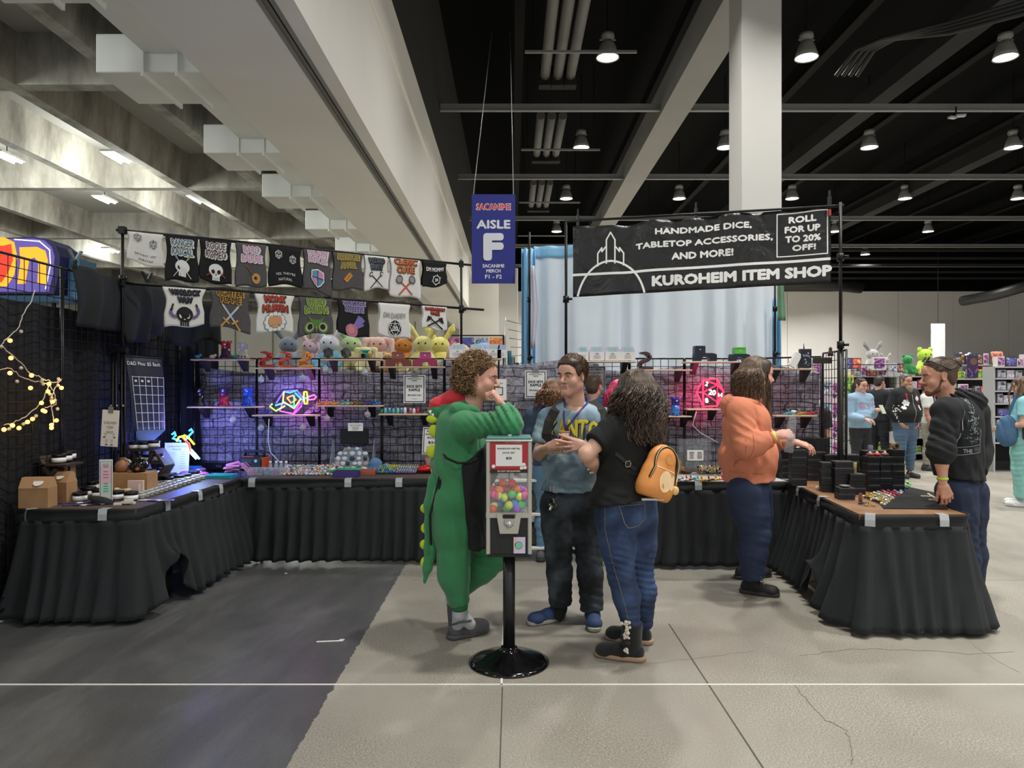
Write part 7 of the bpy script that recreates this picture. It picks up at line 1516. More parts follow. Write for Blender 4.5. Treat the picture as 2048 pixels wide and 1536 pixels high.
def _wash(nt,b,N,L,c1,c2,mid=.5):
 tc=N('ShaderNodeTexCoord');n=N('ShaderNodeTexNoise');n.inputs['Scale'].default_value=6;n.inputs['Detail'].default_value=6;L(tc.outputs['Object'],n.inputs['Vector'])
 r=N('ShaderNodeValToRGB');e=r.color_ramp.elements;e[0].position=.4 if mid==.5 else .45;e[0].color=hexc(c1);e[1].position=.66 if mid==.5 else .72;e[1].color=hexc(c2);L(n.outputs['Fac'],r.inputs[0]);L(r.outputs[0],b.inputs['Base Color'])
 b.inputs['Roughness'].default_value=.88
 n2=N('ShaderNodeTexNoise');n2.inputs['Scale'].default_value=300;L(tc.outputs['Object'],n2.inputs['Vector']);bp=N('ShaderNodeBump');bp.inputs['Strength'].default_value=.08;bp.inputs['Distance'].default_value=.01;L(n2.outputs['Fac'],bp.inputs['Height']);L(bp.outputs[0],b.inputs['Normal'])
def socks(t,rg,mat,ids=(1,2),toe=None):
 for i in ids:
  a=rg.J['A%d'%i];S=SDF(.02);S.cone(a+Vector((0,0,.05)),a-Vector((0,0,.015)),.043,.041);S.cone(a-Vector((0,0,.015)),a+rg.fwd*.045-Vector((0,0,.05)),.042,.036);cloth_obj('sock',S,mat,t,.009)
def hair_cap(t,m,cols,style,seed=1,dens=1.0):
 """hair in head coordinates: a solid mass plus strands lying over it"""
 rr=np.random.RandomState(seed);m3=np.array(m.to_3x3());mt=np.array(m.to_translation());mats=hair_mats(*cols);S=SDF(.02);paths=[]
 if style in('short','crop'):
  g=0 if style=='short' else-.006
  S.ell((0,-.02,.045),(.080+g,.098+g,.083+g));S.ell((0,-.06,-.01),(.072+g,.055,.07));S.ell((0,.035,.085),(.068,.05,.03)if style=='short' else(.06,.04,.022),.03)
  for q in(-1,1):S.ell((q*.068,.012,.03),(.015,.03,.04),.015)
  for q in(-1,1):S.ell((q*.085,.0,-.018),(.03,.024,.034),.01,sub=True)
  S.ell((0,.125,.0),(.075,.062,.062),.015,sub=True)
  for i in range(int((1300 if style=='short' else 700)*dens)):
   d=rr.normal(size=3);d/=np.linalg.norm(d)
   if d[1]>.35 and d[2]<.38:continue
   if d[2]<-.55 or(abs(d[0])>.5 and d[2]<-.1 and d[1]>-.35):continue
   c=np.array([0,-.02,.04]);p=c+d*np.array([.089,.112,.099])*(1+(g*8));dirv=np.array([.7 if style=='short' else .1,-.25 if d[1]<.3 else .5,-.55])+rr.normal(size=3)*.22;dirv-=dirv@d*d;dirv/=np.linalg.norm(dirv)+1e-9;L_=(.055 if style=='short' else .02)*rr.uniform(.6,1.2)
   pts=[]
   for k in range(6):
    q=p+dirv*L_*(k/5-.3);v=(q-c)/np.array([.083,.1,.087]);q=c+v/np.linalg.norm(v)*np.array([.089,.112,.099])*(1+(g*8))*(1+.07*math.sin(k/5*3)*rr.rand());pts.append(q)
   paths.append(np.array(pts)@m3.T+mt)
 v,f=S.mesh(.006);hr=np_obj('hair',[xf((v,f,0),m)],mats[0],t)
 if paths:strands(hr,paths,.0026,None,'hair_locks',mats=mats)
 return hr
def long_hair(t,m,cols,length,curl=.012,n=420,spread=1.0,back=(0,-1,0),front=False,seed=3,vol=1.0,wrap=None,r=.0036,lim=.45,step=.02):
 """long hair falling from the crown, straight down in the world, over the shoulders; length below the head centre"""
 rr=np.random.RandomState(seed);m3=np.array(m.to_3x3());mt=np.array(m.to_translation());mats=hair_mats(*cols);S=SDF(.025)
 S.ell((0,-.022,.048),(.086,.104,.088));S.ell((0,-.07,-.03),(.082,.055,.09),.03);S.ell((0,.022,.082),(.07,.062,.034));[S.ell((q*.066,.015,.035),(.018,.036,.045),.02)for q in(-1,1)]
 v,f=S.mesh(.007);hr=np_obj('hair',[xf((v,f,0),m)],mats[0],t);paths=[]
 for i in range(n):
  d=rr.normal(size=3);d/=np.linalg.norm(d)
  if d[2]<-.15:d[2]*=-1
  if d[1]>lim and not front:d[1]*=-1
  c=np.array([0,-.022,.045]);ex=np.array([.089,.107,.091]);top=np.array([rr.uniform(-.01,.01),rr.uniform(-.02,.03),1]);top/=np.linalg.norm(top)
  az=d.copy();az[2]=0;az/=np.linalg.norm(az)+1e-9
  if az[1]>lim and not front:az[1]=lim;az/=np.linalg.norm(az)
  pts=[];st=rr.uniform(.05,.9)
  for k in range(7):
   q=st+(1.0-st)*k/6;dd=top*math.cos(q*1.6)+az*math.sin(q*1.6);pts.append(c+dd*ex*(1+.14*vol*q*q))
  pw=[(np.array(p)@m3.T+mt)for p in pts];last=pw[-1];out=pw[-1]-(c@m3.T+mt);out[2]=0;out/=np.linalg.norm(out)+1e-9
  L_=length*rr.uniform(.65,1.05);ph=rr.rand()*6.3;nseg=18;bk=np.array(back,dtype=float)
  for k in range(1,nseg+1):
   u=k/nseg;w_=curl*min(1,u*3)*rr.uniform(.8,1.2)
   off=out*(step*spread*vol*min(1,u*5)+.026*(vol*math.sin(min(1,u*1.3)*2.2))*spread*rr.uniform(.5,1.2))+bk*.025*u
   pw.append(last+off+np.array([math.sin(ph+u*13)*w_,math.cos(ph+u*11)*w_,-L_*u]))
  paths.append(np.array(pw))
 strands(hr,paths,r,None,'hair_locks',mats=mats);
 # inner mass of the fall
 B=SDF(.03);c0=Vector(m@Vector((0,-.06,-.02)));B.cone(c0,c0+Vector(back)*.02+Vector((0,0,-length*.72)),.075*vol,.05*vol,.03,sq=(m.to_3x3()@Vector((1,0,0)),1.15));v,f=B.mesh(.012);np_obj('hair_fall',[(v,f,0)],mats[0],hr)
 return hr
centre_man()
# ---------------------------------------------------------------- woman in black with the orange backpack
def denim(c1,c2):return tex_mat('blue_denim',lambda nt,b,N,L:_wash(nt,b,N,L,c1,c2))
def woman_black():
 base=Vector((.68,4.17,0));J=dict(N=(1268,842,4.19),C=(1262,880,4.18),W=(1255,940,4.17),P=(1252,1012,4.16),
  S1=(1222,862,4.10),E1=(1172,908,4.02),R1=(1200,945,4.20),S2=(1312,862,4.28),E2=(1300,930,4.42),R2=(1225,935,4.42),
  H1=(1230,1040,4.11),K1=(1243,1155,4.10),A1=(1264,1262,4.06),H2=(1277,1040,4.22),K2=(1280,1150,4.24),A2=(1291,1240,4.28))
 rg=Rig(J,base,b=1.13,limb=1.05,fwd=(-.6,.8,0));J=rg.J;hp=lambda px,py,Y:P(px,py,Y)-base
 t=thing('person','woman with long dark wavy hair in a black T-shirt and blue jeans seen from behind','person',base)
 m=frame(hp(1268,784,4.19),(-.58,.82,-.06),(0,0,1))
 h1=dict(wrist=hp(1202,945,4.20),fdir=(.5,.8,-.1),nrm=(.8,-.5,.1),side=-1,curl=(.4,.4,.5,.5),sc=.92)
 h2=dict(wrist=J['R2'],fdir=(-.9,.2,0),nrm=(-.2,.9,0),side=1,curl=(.4,.4,.4,.4),sc=.9)
 skin=M('#d3a58e',.5,noise=.06,nscale=30,name='skin_fair')
 skin_body(rg,t,m,h1,h2,skin,dict(chub=.6),torso_kw=dict(hips=1.15));head_extra(t,m,'#2b1d15')
 BT=cloth_mat('#0b0b0c',.9);S=SDF(.035);rg.torso(S,.018,belly=.02,hips=1.16,bust=1);S.ell(J['P']+Vector((0,0,.03)),(.222,.185,.17),.05,rg.rot);rg.arm(S,1,.022,'u',flat=1,end=.62,g2=.034);rg.arm(S,2,.022,'u',flat=1,end=.65,g2=.032)
 S.cut(hp(1250,1006,4.0),(.17,0,-1));S.ell(hp(1268,832,4.2),(.07,.08,.04),.01,sub=True)
 sh=cloth_obj('t_shirt',S,BT,t,.0095,addf(folds((.1,0,1),40,.012,3,near(J['W']-Vector((0,.1,.05)),.16)),folds((.3,0,1),26,.01,5,near(J['P']+Vector((0,-.1,.1)),.2)),folds((1,0,.6),34,.012,6,near(J['S1'],.15))))
 JN=denim('#1d2b48','#3a5075');S=SDF(.04);S.ell(J['P']-Vector((0,0,.01)),(.20,.152,.16),.05,rg.rot)
 for q in(-1,1):S.ell(J['P']-rg.fwd*.06+rg.lat*.075*q-Vector((0,0,.06)),(.085,.085,.095),.03,rg.rot)
 rg.leg(S,1,.014,.008,flat=1,end=.97);rg.leg(S,2,.014,.008,flat=1,end=.97);S.ell(J['P']+Vector((0,0,.06)),(.20,.152,.12),.04,rg.rot);S.cut(J['P']+Vector((0,0,.12)),(0,0,1))
 jn=cloth_obj('jeans',S,JN,t,.009,addf(*[folds((.15,.1,1),62,.012,3+i,near(J[k_]+Vector((0,-.03,dz)),.13))for i,(k_,dz)in enumerate((('K1',.06),('K1',-.06),('K2',.04),('K2',-.12),('H1',-.12),('A1',.12)))]))
 # seam and pocket stitching
 f=proj_f([jn],hp(1250,1050,4.0),(1,0,0),(0,0,1),lift=.002);k=4.1/1420;ST=M('#8f8468',.8);PK=M('#16233c',.85);ink=Ink(f)
 pk=[(1237,1008),(1290,1005),(1292,1040),(1278,1053),(1256,1055),(1248,1045)];L_=[((a-1250)*k,(1050-b)*k)for a,b in pk]
 def fine(pl,closed=False):
  pl=pl+([pl[0]]if closed else[]);o=[]
  for a,b in zip(pl,pl[1:]):o+=[(a[0]+(b[0]-a[0])*i/6,a[1]+(b[1]-a[1])*i/6)for i in range(6)]
  return o+[pl[-1]]
 ink.line(fine(L_,True),.0028,ST,1);ink.line(fine([((a-1250)*k,(1050-b)*k)for a,b in((1238,1012),(1290,1009))]),.0022,ST,1)
 ink.line(fine([((a-1250)*k,(1050-b)*k)for a,b in((1211,1010),(1212,1060),(1225,1120),(1237,1160),(1252,1215),(1258,1240))]),.0022,ST,1);ink.build('stitching',jn)
 socks(t,rg,JN)
 # boots
 BB=M('#0f0f10',.9,noise=.15,nscale=30,sheen=.2);SO=M('#9c7f68',.7)
 for a_,hl,tl,ztop in(('A1',(1287,1322),(1191,1311),1240),('A2',(1302,1288),(1212,1277),1214)):
  hpnt=G(*hl)-base;tpnt=G(*tl)-base;s_=shoe(t,hpnt,tpnt,[BB,SO],name='boot',wd=1.2)
  q=J[a_];S=SDF(.02);h0=hpnt.lerp(tpnt,.24);S.cone(Vector((q.x,q.y,P(0,ztop,4.1).z)),Vector((h0.x,h0.y,.09)),.062,.054,.02,flat=1);S.cone(Vector((h0.x,h0.y,.09)),h0+Vector((0,0,.05)),.054,.045)
  v,f_=S.mesh(.007);bs=np_obj('boot_shaft',[(v,f_,0)],[BB],s_)
  if a_=='A1':
   PM=[M('#c9bba8',.95,sheen=.5),M('#2a2725',.95)];mb=MB();rr=random.Random(2)
   for i in range(5):
    c=hp(1252+2*(i%2),1246+i*14,3.98)
    for j in range(9):mb.ball(c+Vector((rr.gauss(0,.007),rr.gauss(0,.007),rr.gauss(0,.008))),rr.uniform(.006,.011),6,(1 if i==3 else 0))
   mb.build('pompoms',PM,bs)
 # strap across the back and little orange backpack
 OR=M('#d58a45',.45,noise=.04,nscale=10);DKO=M('#c87f45',.45);CRM=M('#e4cfa0',.5);fw=Vector((.55,-.83,0));c=hp(1319,938,4.03)   # fw: the way the bag faces
 mm=frame(c,fw,(.42,.05,1))@Matrix.Scale(1.22,4);bgp=np_pack(mm,OR,t)
 BS=M('#0a0a0a',.5);up=(.1,0,1)
 f2=proj_f([sh],hp(1250,930,4.0),(1,0,0),(0,0,1),lift=.003);pl=[f2((a-1250)*k,(930-b)*k,1)for a,b in((1300,866),(1316,885))]
 strap(t,[f2((a-1250)*k,(930-b)*k,1)for a,b in((1233,908),(1245,918),(1256,928),(1272,940),(1290,950))],.02,.004,BS,'bag_strap',(0,-1,0))
 strap(t,[hp(1290,850,4.12),hp(1302,875,4.09),hp(1312,888,4.10),hp(1322,895,4.12)],.012,.004,BS,'bag_strap',(0,-1,0));bu=f2(.006*3,.002,3)
 cb=f2((1256-1250)*k,(930-928)*k,4);mb=MB();q=[cb+Vector((a,-.004,b))for a,b in((-.016,-.008),(-.006,-.018),(.012,-.014),(.016,.004),(.008,.018),(-.01,.014),(-.016,-.008))];mb.tube(q,.0022,5);mb.build('strap_buckle',M('#e0c9a5',.2,metal=.8),t)
 long_hair(t,m,['#2a1f19','#49382d','#75604f'],.34,curl=.022,n=1000,vol=1.05,back=(.15,-.25,0),r=.0032)
 return t
def np_pack(mm,mat,par):
 S=SDF(.025);S.cone((0,0,-.06),(0,0,.035),.088,.082,.03,sq=((0,1,0),.6));S.cone((-.042,0,-.1),(.042,0,-.1),.046,k=.04);S.cone((-.044,0,-.1),(-.04,0,-.03),.045,k=.03);S.cone((.044,0,-.1),(.04,0,-.03),.045,k=.03);S.cut((0,0,-.14),(0,0,-1));v,f=S.mesh(.006)
 o=np_obj('mini_backpack',[xf((v,f,0),mm)],[mat],par)
 mb=MB();pts=[mm@Vector((math.sin(a)*.074,.036-.012*math.cos(a),.025+math.cos(a)*.078))for a in[(-1.9+3.8*i/16)for i in range(17)]]
 pts=[mm@Vector((-.082,.034,-.06))]+pts+[mm@Vector((.082,.034,-.06))]
 mb.tube(pts,.0085,6);mb.build('zip_band',M('#1b1512',.5),o);mb=MB();mb.tube([p+(mm.to_3x3()@Vector((0,.004,0)))*1.0+(p-mm.to_translation()).normalized()*.006 for p in pts],.003,5);mb.build('zip',M('#d9c48a',.3,metal=.7),o)
 z3=mm.to_3x3();u_=-(z3@Vector((1,0,0))).normalized();v_=(z3@Vector((0,0,1))).normalized();q=1.22;ink=Ink(proj_f([o],mm@Vector((0,.1,0)),u_,v_,lift=.0015));
 ink.disc(-.0,-.055*q,.04*q,CRMM,1,r2=.05*q,n=20).disc(.045*q,-.05*q,.018*q,CRMM,1,r2=.035*q);ink.line([((-.07+.014*i)*q,-.0*q)for i in range(11)],.006,CRMM,1);ink.disc(0,.05*q,.025*q,M('#c98a4a',.5),1);ink.build('bag_print',o)
 MB().box(mm@Vector((0,.0,-.143)),(.12,.06,.01)).build('bag_label',M('#d9d6cc',.7),o)
 mb=MB();mb.tube([mm@Vector((-.08,.045,-.02)),mm@Vector((-.082,.05,-.05))],.003,5);mb.ball(mm@Vector((-.08,.052,-.075)),(.022,.01,.026),10);mb.build('charm',M('#e0b878',.5),o)
 return o
CRMM=M('#e8c79a',.5)
woman_black()
# ---------------------------------------------------------------- man in the orange hoodie
def orange_man():
 base=Vector((1.82,5.32,0));J=dict(N=(1498,818,5.33),C=(1492,860,5.33),W=(1492,915,5.33),P=(1500,968,5.33),
  S1=(1482,822,5.10),E1=(1492,893,5.02),R1=(1552,874,4.96),S2=(1505,820,5.55),E2=(1530,885,5.50),R2=(1588,884,5.26),
  H1=(1494,985,5.24),K1=(1510,1072,5.22),A1=(1505,1160,5.24),H2=(1505,985,5.42),K2=(1515,1070,5.46),A2=(1497,1140,5.5))
 rg=Rig(J,base,b=1.22,limb=1.15,fwd=(1,.12,0));J=rg.J;hp=lambda px,py,Y:P(px,py,Y)-base
 t=thing('person','man with long brown hair and beard in an orange hooded sweatshirt and navy trousers','person',base)
 m=frame(hp(1517,750,5.33),(1,.12,-.08),(0,0,1))@Matrix.Scale(1.04,4)
 h1=dict(wrist=hp(1556,870,4.96),fdir=(.85,.1,.05),nrm=(.1,-.75,.65),side=-1,curl=(.75,.8,.85,.95),thumb=(.5,.6),sc=1.06)
 h2=dict(wrist=hp(1590,884,5.26),fdir=(.9,-.1,-.25),nrm=(.25,-.4,.9),side=-1,curl=(.25,.35,.45,.5),spread=.15,sc=1.0)
 skin=M('#d59c88',.5,noise=.07,nscale=30,name='skin_rosy')
 skin_body(rg,t,m,h1,h2,skin,dict(chub=1,nose=1.1),torso_kw=dict(belly=.03));head_extra(t,m,'#4a3526')
 OR=cloth_mat('#d07f5f',.88,.05);S=SDF(.04);rg.torso(S,.03,belly=.085,hips=1.0);rg.arm(S,1,.036,'uf',flat=1,end=.86,g2=.018,kk=.03);rg.arm(S,2,.032,'uf',flat=1,end=.8,kk=.03)
 S.cone(hp(1495,930,5.33),hp(1497,966,5.33),.16,.155,.04,sq=((1,0,0),1.12));S.cut(hp(1490,962,5.3),(.1,0,-1));S.cut(hp(1541,900,5.3),(1,0,-.04));
 S.cut(hp(1541,900,5.3),(1,0,-.04))
 e=J['E1']
 S2_=SDF(.03);rg.arm(S2_,1,.036,'uf',flat=1,end=.84,g2=.014,kk=.03);rg.arm(S2_,2,.032,'uf',flat=1,end=.7,g2=.012,kk=.03)
 dp=addf(folds((.5,0,1),40,.014,3,near(J['S1'].lerp(e,.55),.13)),folds((1,0,-.4),50,.014,5,near(e+Vector((.06,0,.02)),.12)),folds((1,0,.15),22,.012,8,near(J['W']+Vector((0,-.1,-.05)),.28)),folds((1,0,.3),30,.01,11,near(J['C']+Vector((-.08,-.1,0)),.2)))
 hd=cloth_obj('hooded_sweatshirt',S,OR,t,.010,dp);cloth_obj('sleeves',S2_,OR,hd,.010,dp)
 Hd=SDF(.03);Hd.cone(hp(1500,800,5.33),hp(1460,806,5.33),.10,.07,.03,sq=((0,0,1),.8));Hd.cone(hp(1460,806,5.33),hp(1457,822,5.33),.06,.05,.03);Hd.cone(hp(1510,806,5.2),hp(1470,806,5.18),.03,.05,.03);Hd.ell(hp(1505,780,5.33),(.09,.1,.09),.02,sub=True)
 cloth_obj('hood',Hd,OR,hd,.009,folds((1,0,.6),50,.006,9))
 RB=M('#c4735a',.9);a=J['E1'].lerp(J['R1'],.84);MB().cyl(a,J['E1'].lerp(J['R1'],.96),.045,.038,n=16).build('cuff',RB,hd)
 f=proj_f([hd],hp(1490,930,5.0),(1,0,0),(0,0,1),lift=.002);k=5.15/1420;ink=Ink(f);SE=M('#a85c43',.9)
 def ln(pl,w_=.004,m_=SE):
  o=[]
  for a_,b_ in zip(pl,pl[1:]):o+=[(a_[0]+(b_[0]-a_[0])*i/5,a_[1]+(b_[1]-a_[1])*i/5)for i in range(6)]
  ink.line([((x-1490)*k,(930-y)*k)for x,y in o],w_,m_)
 ln([(1486,880),(1484,940)]);ln([(1500,870),(1499,900),(1490,925),(1484,935)]);ln([(1444,948),(1535,952)]);ink.build('seams',hd)
 # shirt under the open sweatshirt
 BT=cloth_mat('#17171a');S=SDF(.03);rg.torso(S,.012,belly=.075,hips=1.0);S.cut(hp(1500,955,5.3),(0,0,-1));sh=cloth_obj('t_shirt',S,BT,t,.011)
 f3=proj_f([sh],hp(1550,900,5.1),(.75,-.65,0),(0,0,1),lift=.003);ink=Ink(f3);GO=M('#b08a5a',.7)
 for i in range(3):ink.line([(-.02-.01*i,-.10-.012*i),(.03,-.10-.012*i),(.03,-.03),(0,-.02)],.003,GO)
 ink.ring(-.0,.08,.02,.004,GO);ink.disc(.01,.03,.02,M('#8a4a2a',.7));ink.build('shirt_print',sh)
 NT=cloth_mat('#1d2a45',.8,.1);S=SDF(.04);S.ell(J['P'],(.165,.14,.13),.05,rg.rot);rg.leg(S,1,.034,.032,flat=1,end=.97);rg.leg(S,2,.03,.03,flat=1,end=.9);S.cut(J['P']+Vector((0,0,.1)),(0,0,1))
 cloth_obj('trousers',S,NT,t,.010,addf(folds((.2,0,1),50,.014,3,near(J['K1'].lerp(J['A1'],.8),.15)),folds((.5,0,1),36,.013,5,near(J['K1'],.2)),folds((.2,0,1),50,.012,7,near(J['A2']+Vector((0,0,.1)),.15))))
 BS=M('#1d1c1b',.7,noise=.2,nscale=30,bump=.2);SO=M('#3b3936',.7);LA=M('#9a9488',.8)
 s1=shoe(t,G(1482,1184)-base,G(1558,1194)-base,[BS,SO],name='shoe',wd=1.15);s2=shoe(t,G(1470,1158)-base,G(1542,1152)-base,[BS,SO],name='shoe',wd=1.1)
 mb=MB()
 for i in range(4):a_=hp(1507+7*i,1148+7*i,5.16);mb.tube([a_,a_+Vector((.015,.02,.012)),a_+Vector((.03,.05,.0))],.003,4);mb.tube([a_+Vector((.03,.0,.004)),a_+Vector((.012,.02,.012)),a_+Vector((0,.05,.0))],.003,4)
 mb.build('laces',LA,s1)
 socks(t,rg,M('#1b1c1f',.9));band(t,hp(1549,873,4.965),J['R1']-J['E1'],.037,.02,M('#c6e038',.5))
 # beard and hair
 hm=['#45352a','#66503d','#86705a'];long_hair(t,m,hm,.25,curl=.012,n=900,vol=.95,back=(-.6,0,0),r=.0032,lim=-.05)
 B=SDF(.02);B.ell((0,.07,-.10),(.055,.035,.055));B.cone((0,.055,-.12),(0,.055,-.25),.045,.025);B.cone((0,.055,-.25),(0,.05,-.33),.028,.008)
 for q in(-1,1):B.cone((q*.062,.01,-.03),(q*.045,.05,-.1),.016,.028)
 B.cone((-.03,.09,-.052),(.03,.09,-.052),.007);B.ell((0,.105,-.068),(.02,.012,.007),.005,sub=True)
 v,f=B.mesh(.006,folds((1,.3,0),160,.004,3));np_obj('beard',[xf((v,f,0),m)],hair_mats(*hm)[0],t)
 rr=np.random.RandomState(8);m3=np.array(m.to_3x3());mt=np.array(m.to_translation());paths=[]
 for i in range(170):
  q_=rr.choice([-1,1]);p0=np.array([q_*rr.uniform(.07,.085),rr.uniform(-.03,.03),rr.uniform(-.02,.04)]);L_=rr.uniform(.28,.42);ph=rr.rand()*6
  paths.append(np.array([p0+np.array([-q_*.035*u+math.sin(ph+8*u)*.008,.075*u+.008*math.cos(ph+7*u),-L_*u])for u in np.linspace(0,1,11)])@m3.T+mt)
 for i in range(260):
  x=rr.uniform(-.06,.06);p0=np.array([x,.085-abs(x)*.9,-.07-rr.rand()*.05]);p0=p0+np.array([0,.012,0]);L_=rr.uniform(.08,.24);ph=rr.rand()*6
  paths.append(np.array([p0+np.array([math.sin(ph+9*u)*.006-x*u*.6,-.03*u+.006*math.cos(ph+8*u),-L_*u])for u in np.linspace(0,1,9)])@m3.T+mt)
 strands(bpy.data.objects[[o.name for o in t.children if o.name.startswith('beard')][0]],paths,.003,None,'beard_locks',mats=hair_mats(*hm))
 # the bottle he holds
 bo=thing('water_bottle','clear plastic water bottle held upside down by the man in orange','bottle',hp(1577,905,4.93)+base);mx=Matrix.Rotation(.12,4,'Y')
 PB=glass('#dfe6ea',.13,.04);MB().lathe([(.0,0),(.028,.0),(.032,.008),(.031,.05),(.029,.06),(.032,.07),(.032,.13),(.029,.135),(.032,.145),(.031,.2),(.028,.235),(.013,.265),(.013,.28)],n=22,m=mx).build('bottle_body',PB,bo)
 MB().lathe([(.0,.278),(.015,.278),(.015,.295),(0,.296)],n=16,m=mx).build('bottle_cap',M('#e6e6e6',.4),bo);MB().lathe([(.0325,.075),(.0325,.125)],n=22,m=mx).build('bottle_label',glass('#b8c4cc',.2),bo)
orange_man()
# ---------------------------------------------------------------- man in the black hoodie at the right
def hoodie_man():
 base=Vector((3.12,4.98,0));J=dict(N=(1922,808,4.98),C=(1918,862,4.98),W=(1916,915,4.98),P=(1920,965,4.98),
  S1=(1893,822,4.80),E1=(1882,903,4.76),R1=(1886,968,4.74),S2=(1950,825,5.14),E2=(1960,900,5.14),R2=(1950,955,5.0),
  H1=(1912,985,4.92),K1=(1925,1078,4.92),A1=(1930,1190,4.95),H2=(1936,985,5.04),K2=(1940,1072,5.06),A2=(1944,1178,5.1))
 rg=Rig(J,base,b=1.13,limb=1.05,fwd=(-.82,.58,0));J=rg.J;hp=lambda px,py,Y:P(px,py,Y)-base
 t=thing('person','man with hair in a bun and sunglasses on his head in a black hooded sweatshirt','person',base)
 m=frame(hp(1877,752,4.96),(-.97,.2,-.12),(-.05,0,1))@Matrix.Scale(1.06,4)
 h1=dict(wrist=hp(1886,968,4.74),fdir=(.25,-.1,-.95),nrm=(-.2,-.97,0),side=1,curl=(.5,.55,.6,.6),spread=.12,thumb=(.5,.3),sc=1.0)
 h2=dict(wrist=J['R2'],fdir=(-.2,.2,-.95),nrm=(.9,.3,0),side=1,curl=(.4,.4,.4,.4),sc=.95)
 skin=M('#c28e76',.5,noise=.08,nscale=30,name='skin_tan')
 body=skin_body(rg,t,m,h1,h2,skin,dict(nose=1.08,jaw=1.05),torso_kw=dict(belly=.0));head_extra(t,m,'#4a3526')
 BK=cloth_mat('#16181b',.88,.12);S=SDF(.035);rg.torso(S,.032,belly=.015,hips=.95);rg.arm(S,1,.034,'uf',flat=1,end=.12,g2=.034,kk=.03);rg.arm(S,2,.034,'uf',kk=.03,flat=1,end=.8)
 S.cone(J['E1']+Vector((0,0,.03)),J['E1']+Vector((.003,0,-.02)),.085,.075,.02);S.cut(hp(1920,958,4.9),(-.1,0,-1))
 dp=addf(folds((.4,0,1),44,.016,3,near(J['E1']+Vector((0,0,.08)),.13)),folds((1,0,.5),24,.014,5,near(J['S1'].lerp(J['E1'],.4),.2)),folds((1,0,.1),26,.012,8,near(J['W']+Vector((.05,-.1,-.1)),.2)),folds((.3,0,1),30,.01,11,near(J['P']+Vector((.05,-.1,.05)),.15)))
 hd=cloth_obj('hooded_sweatshirt',S,BK,t,.0095,dp);Hd=SDF(.03)
 Hd.cone(hp(1905,792,4.97),hp(1948,806,4.97),.10,.08,.03,sq=((0,0,1),.62));Hd.cone(hp(1948,800,4.94),hp(1950,818,4.92),.07,.04,.03);Hd.ell(hp(1890,770,4.97),(.085,.1,.07),.02,sub=True)
 cloth_obj('hood',Hd,BK,hd,.009,folds((.5,0,1),60,.012,9))
 f=proj_f([hd],hp(1972,860,4.7),(.92,.39,0),(0,0,1),lift=.003);ink=Ink(f);GY=M('#9aa0a6',.8);LG=M('#5c6268',.8);k=4.85/1420;rr=random.Random(11)
 fr_=[(-22,-48),(-21,10)]
 def dl(pl,w_=.003,m_=GY):
  o=[]
  for a_,b_ in zip(pl,pl[1:]):o+=[(a_[0]+(b_[0]-a_[0])*i/6,a_[1]+(b_[1]-a_[1])*i/6)for i in range(7)]
  ink.line([(x*k,y*k)for x,y in o],w_,m_)
 dl([(-21,-8),(-21,-52),(22,-46),(22,0)],.0035);dl([(-21,-37),(22,-31)],.003)
 for i in range(120):
  y=rr.uniform(-30,68);w0=6+(68-y)*.13;x=rr.gauss(4,w0*.45);a_=rr.uniform(0,3.14);l=rr.uniform(2,6);ink.line([(x*k,y*k),((x+l*math.cos(a_))*k,(y+l*math.sin(a_))*k)],rr.uniform(.002,.006),rr.choice([GY,LG,LG]))
 ink.text('THE',-6*k,-43.5*k,7*k,GY,2,bold=.02,w_=15*k);ink.text('SEER',12.5*k,-40*k,7*k,LG,2,bold=.02,w_=15*k);ink.build('back_print',hd)
 f2=proj_f([hd],hp(1925,860,4.7),(1,0,0),(0,0,1),lift=.003);ink=Ink(f2);ink.line([((x-1925)*k,(860-y)*k)for x,y in((1922,797),(1932,810),(1938,826),(1940,845),(1942,862))],.006,M('#a7abb0',.8));ink.build('seam_line',hd)
 NT=cloth_mat('#1c2740',.8,.1);S=SDF(.04);S.ell(J['P'],(.155,.12,.12),.05,rg.rot);rg.leg(S,1,.03,.035,flat=1,end=.97);rg.leg(S,2,.03,.035,flat=1,end=.97);S.cut(J['P']+Vector((0,0,.1)),(0,0,1))
 cloth_obj('trousers',S,NT,t,.011,addf(folds((1,0,.4),34,.014,3,near(J['H1'].lerp(J['K1'],.5),.25)),folds((.2,0,1),40,.012,5,near(J['K1'],.2))))
 BS=M('#1a1a1a',.7);
 for a_ in('A1','A2'):
  q=J[a_];q0=Vector((q.x+.06,q.y-.03,0));shoe(t,q0,q0+Vector((-.24,.16,0)),[BS,SOLEM],wd=1.1)
 socks(t,rg,M('#1b1c1f',.9));band(t,hp(1885,957,4.745),(0,0,1),.034,.016,M('#a9cf3a',.5))
 # tattoo on the forearm
 f=proj_f([body],hp(1882,935,4.6),(1,0,0),(0,0,1),lift=.0012);ink=Ink(f);TT=M('#2c2a2c',.7)
 for i in range(9):
  x=-8+i*2;yy=rr.uniform(-18,-10);o=[]
  for j in range(9):o.append(((x+1.6*math.sin(j*1.3+i))*k,(yy+j*(4-abs(i-4)*.3))*k))
  ink.line(o,.0035,TT)
 ink.build('tattoo',body)
 hm=['#33241a','#4b3627','#65503b'];mats=hair_mats(*hm);S=SDF(.015);S.ell((0,-.02,.047),(.078,.097,.078));S.ell((0,-.055,-.01),(.07,.052,.07));S.ell((0,.03,.09),(.055,.045,.02),.03)
 for q in(-1,1):S.ell((q*.088,.0,-.016),(.03,.026,.036),.008,sub=True)
 S.ell((0,.125,0.005),(.08,.065,.068),.012,sub=True);S.ell((0,-.122,.075),(.03,.03,.034),.008);v,f=S.mesh(.006,folds((1,0,.2),150,.003,4));hr=np_obj('hair',[xf((v,f,0),m)],mats[1],t)
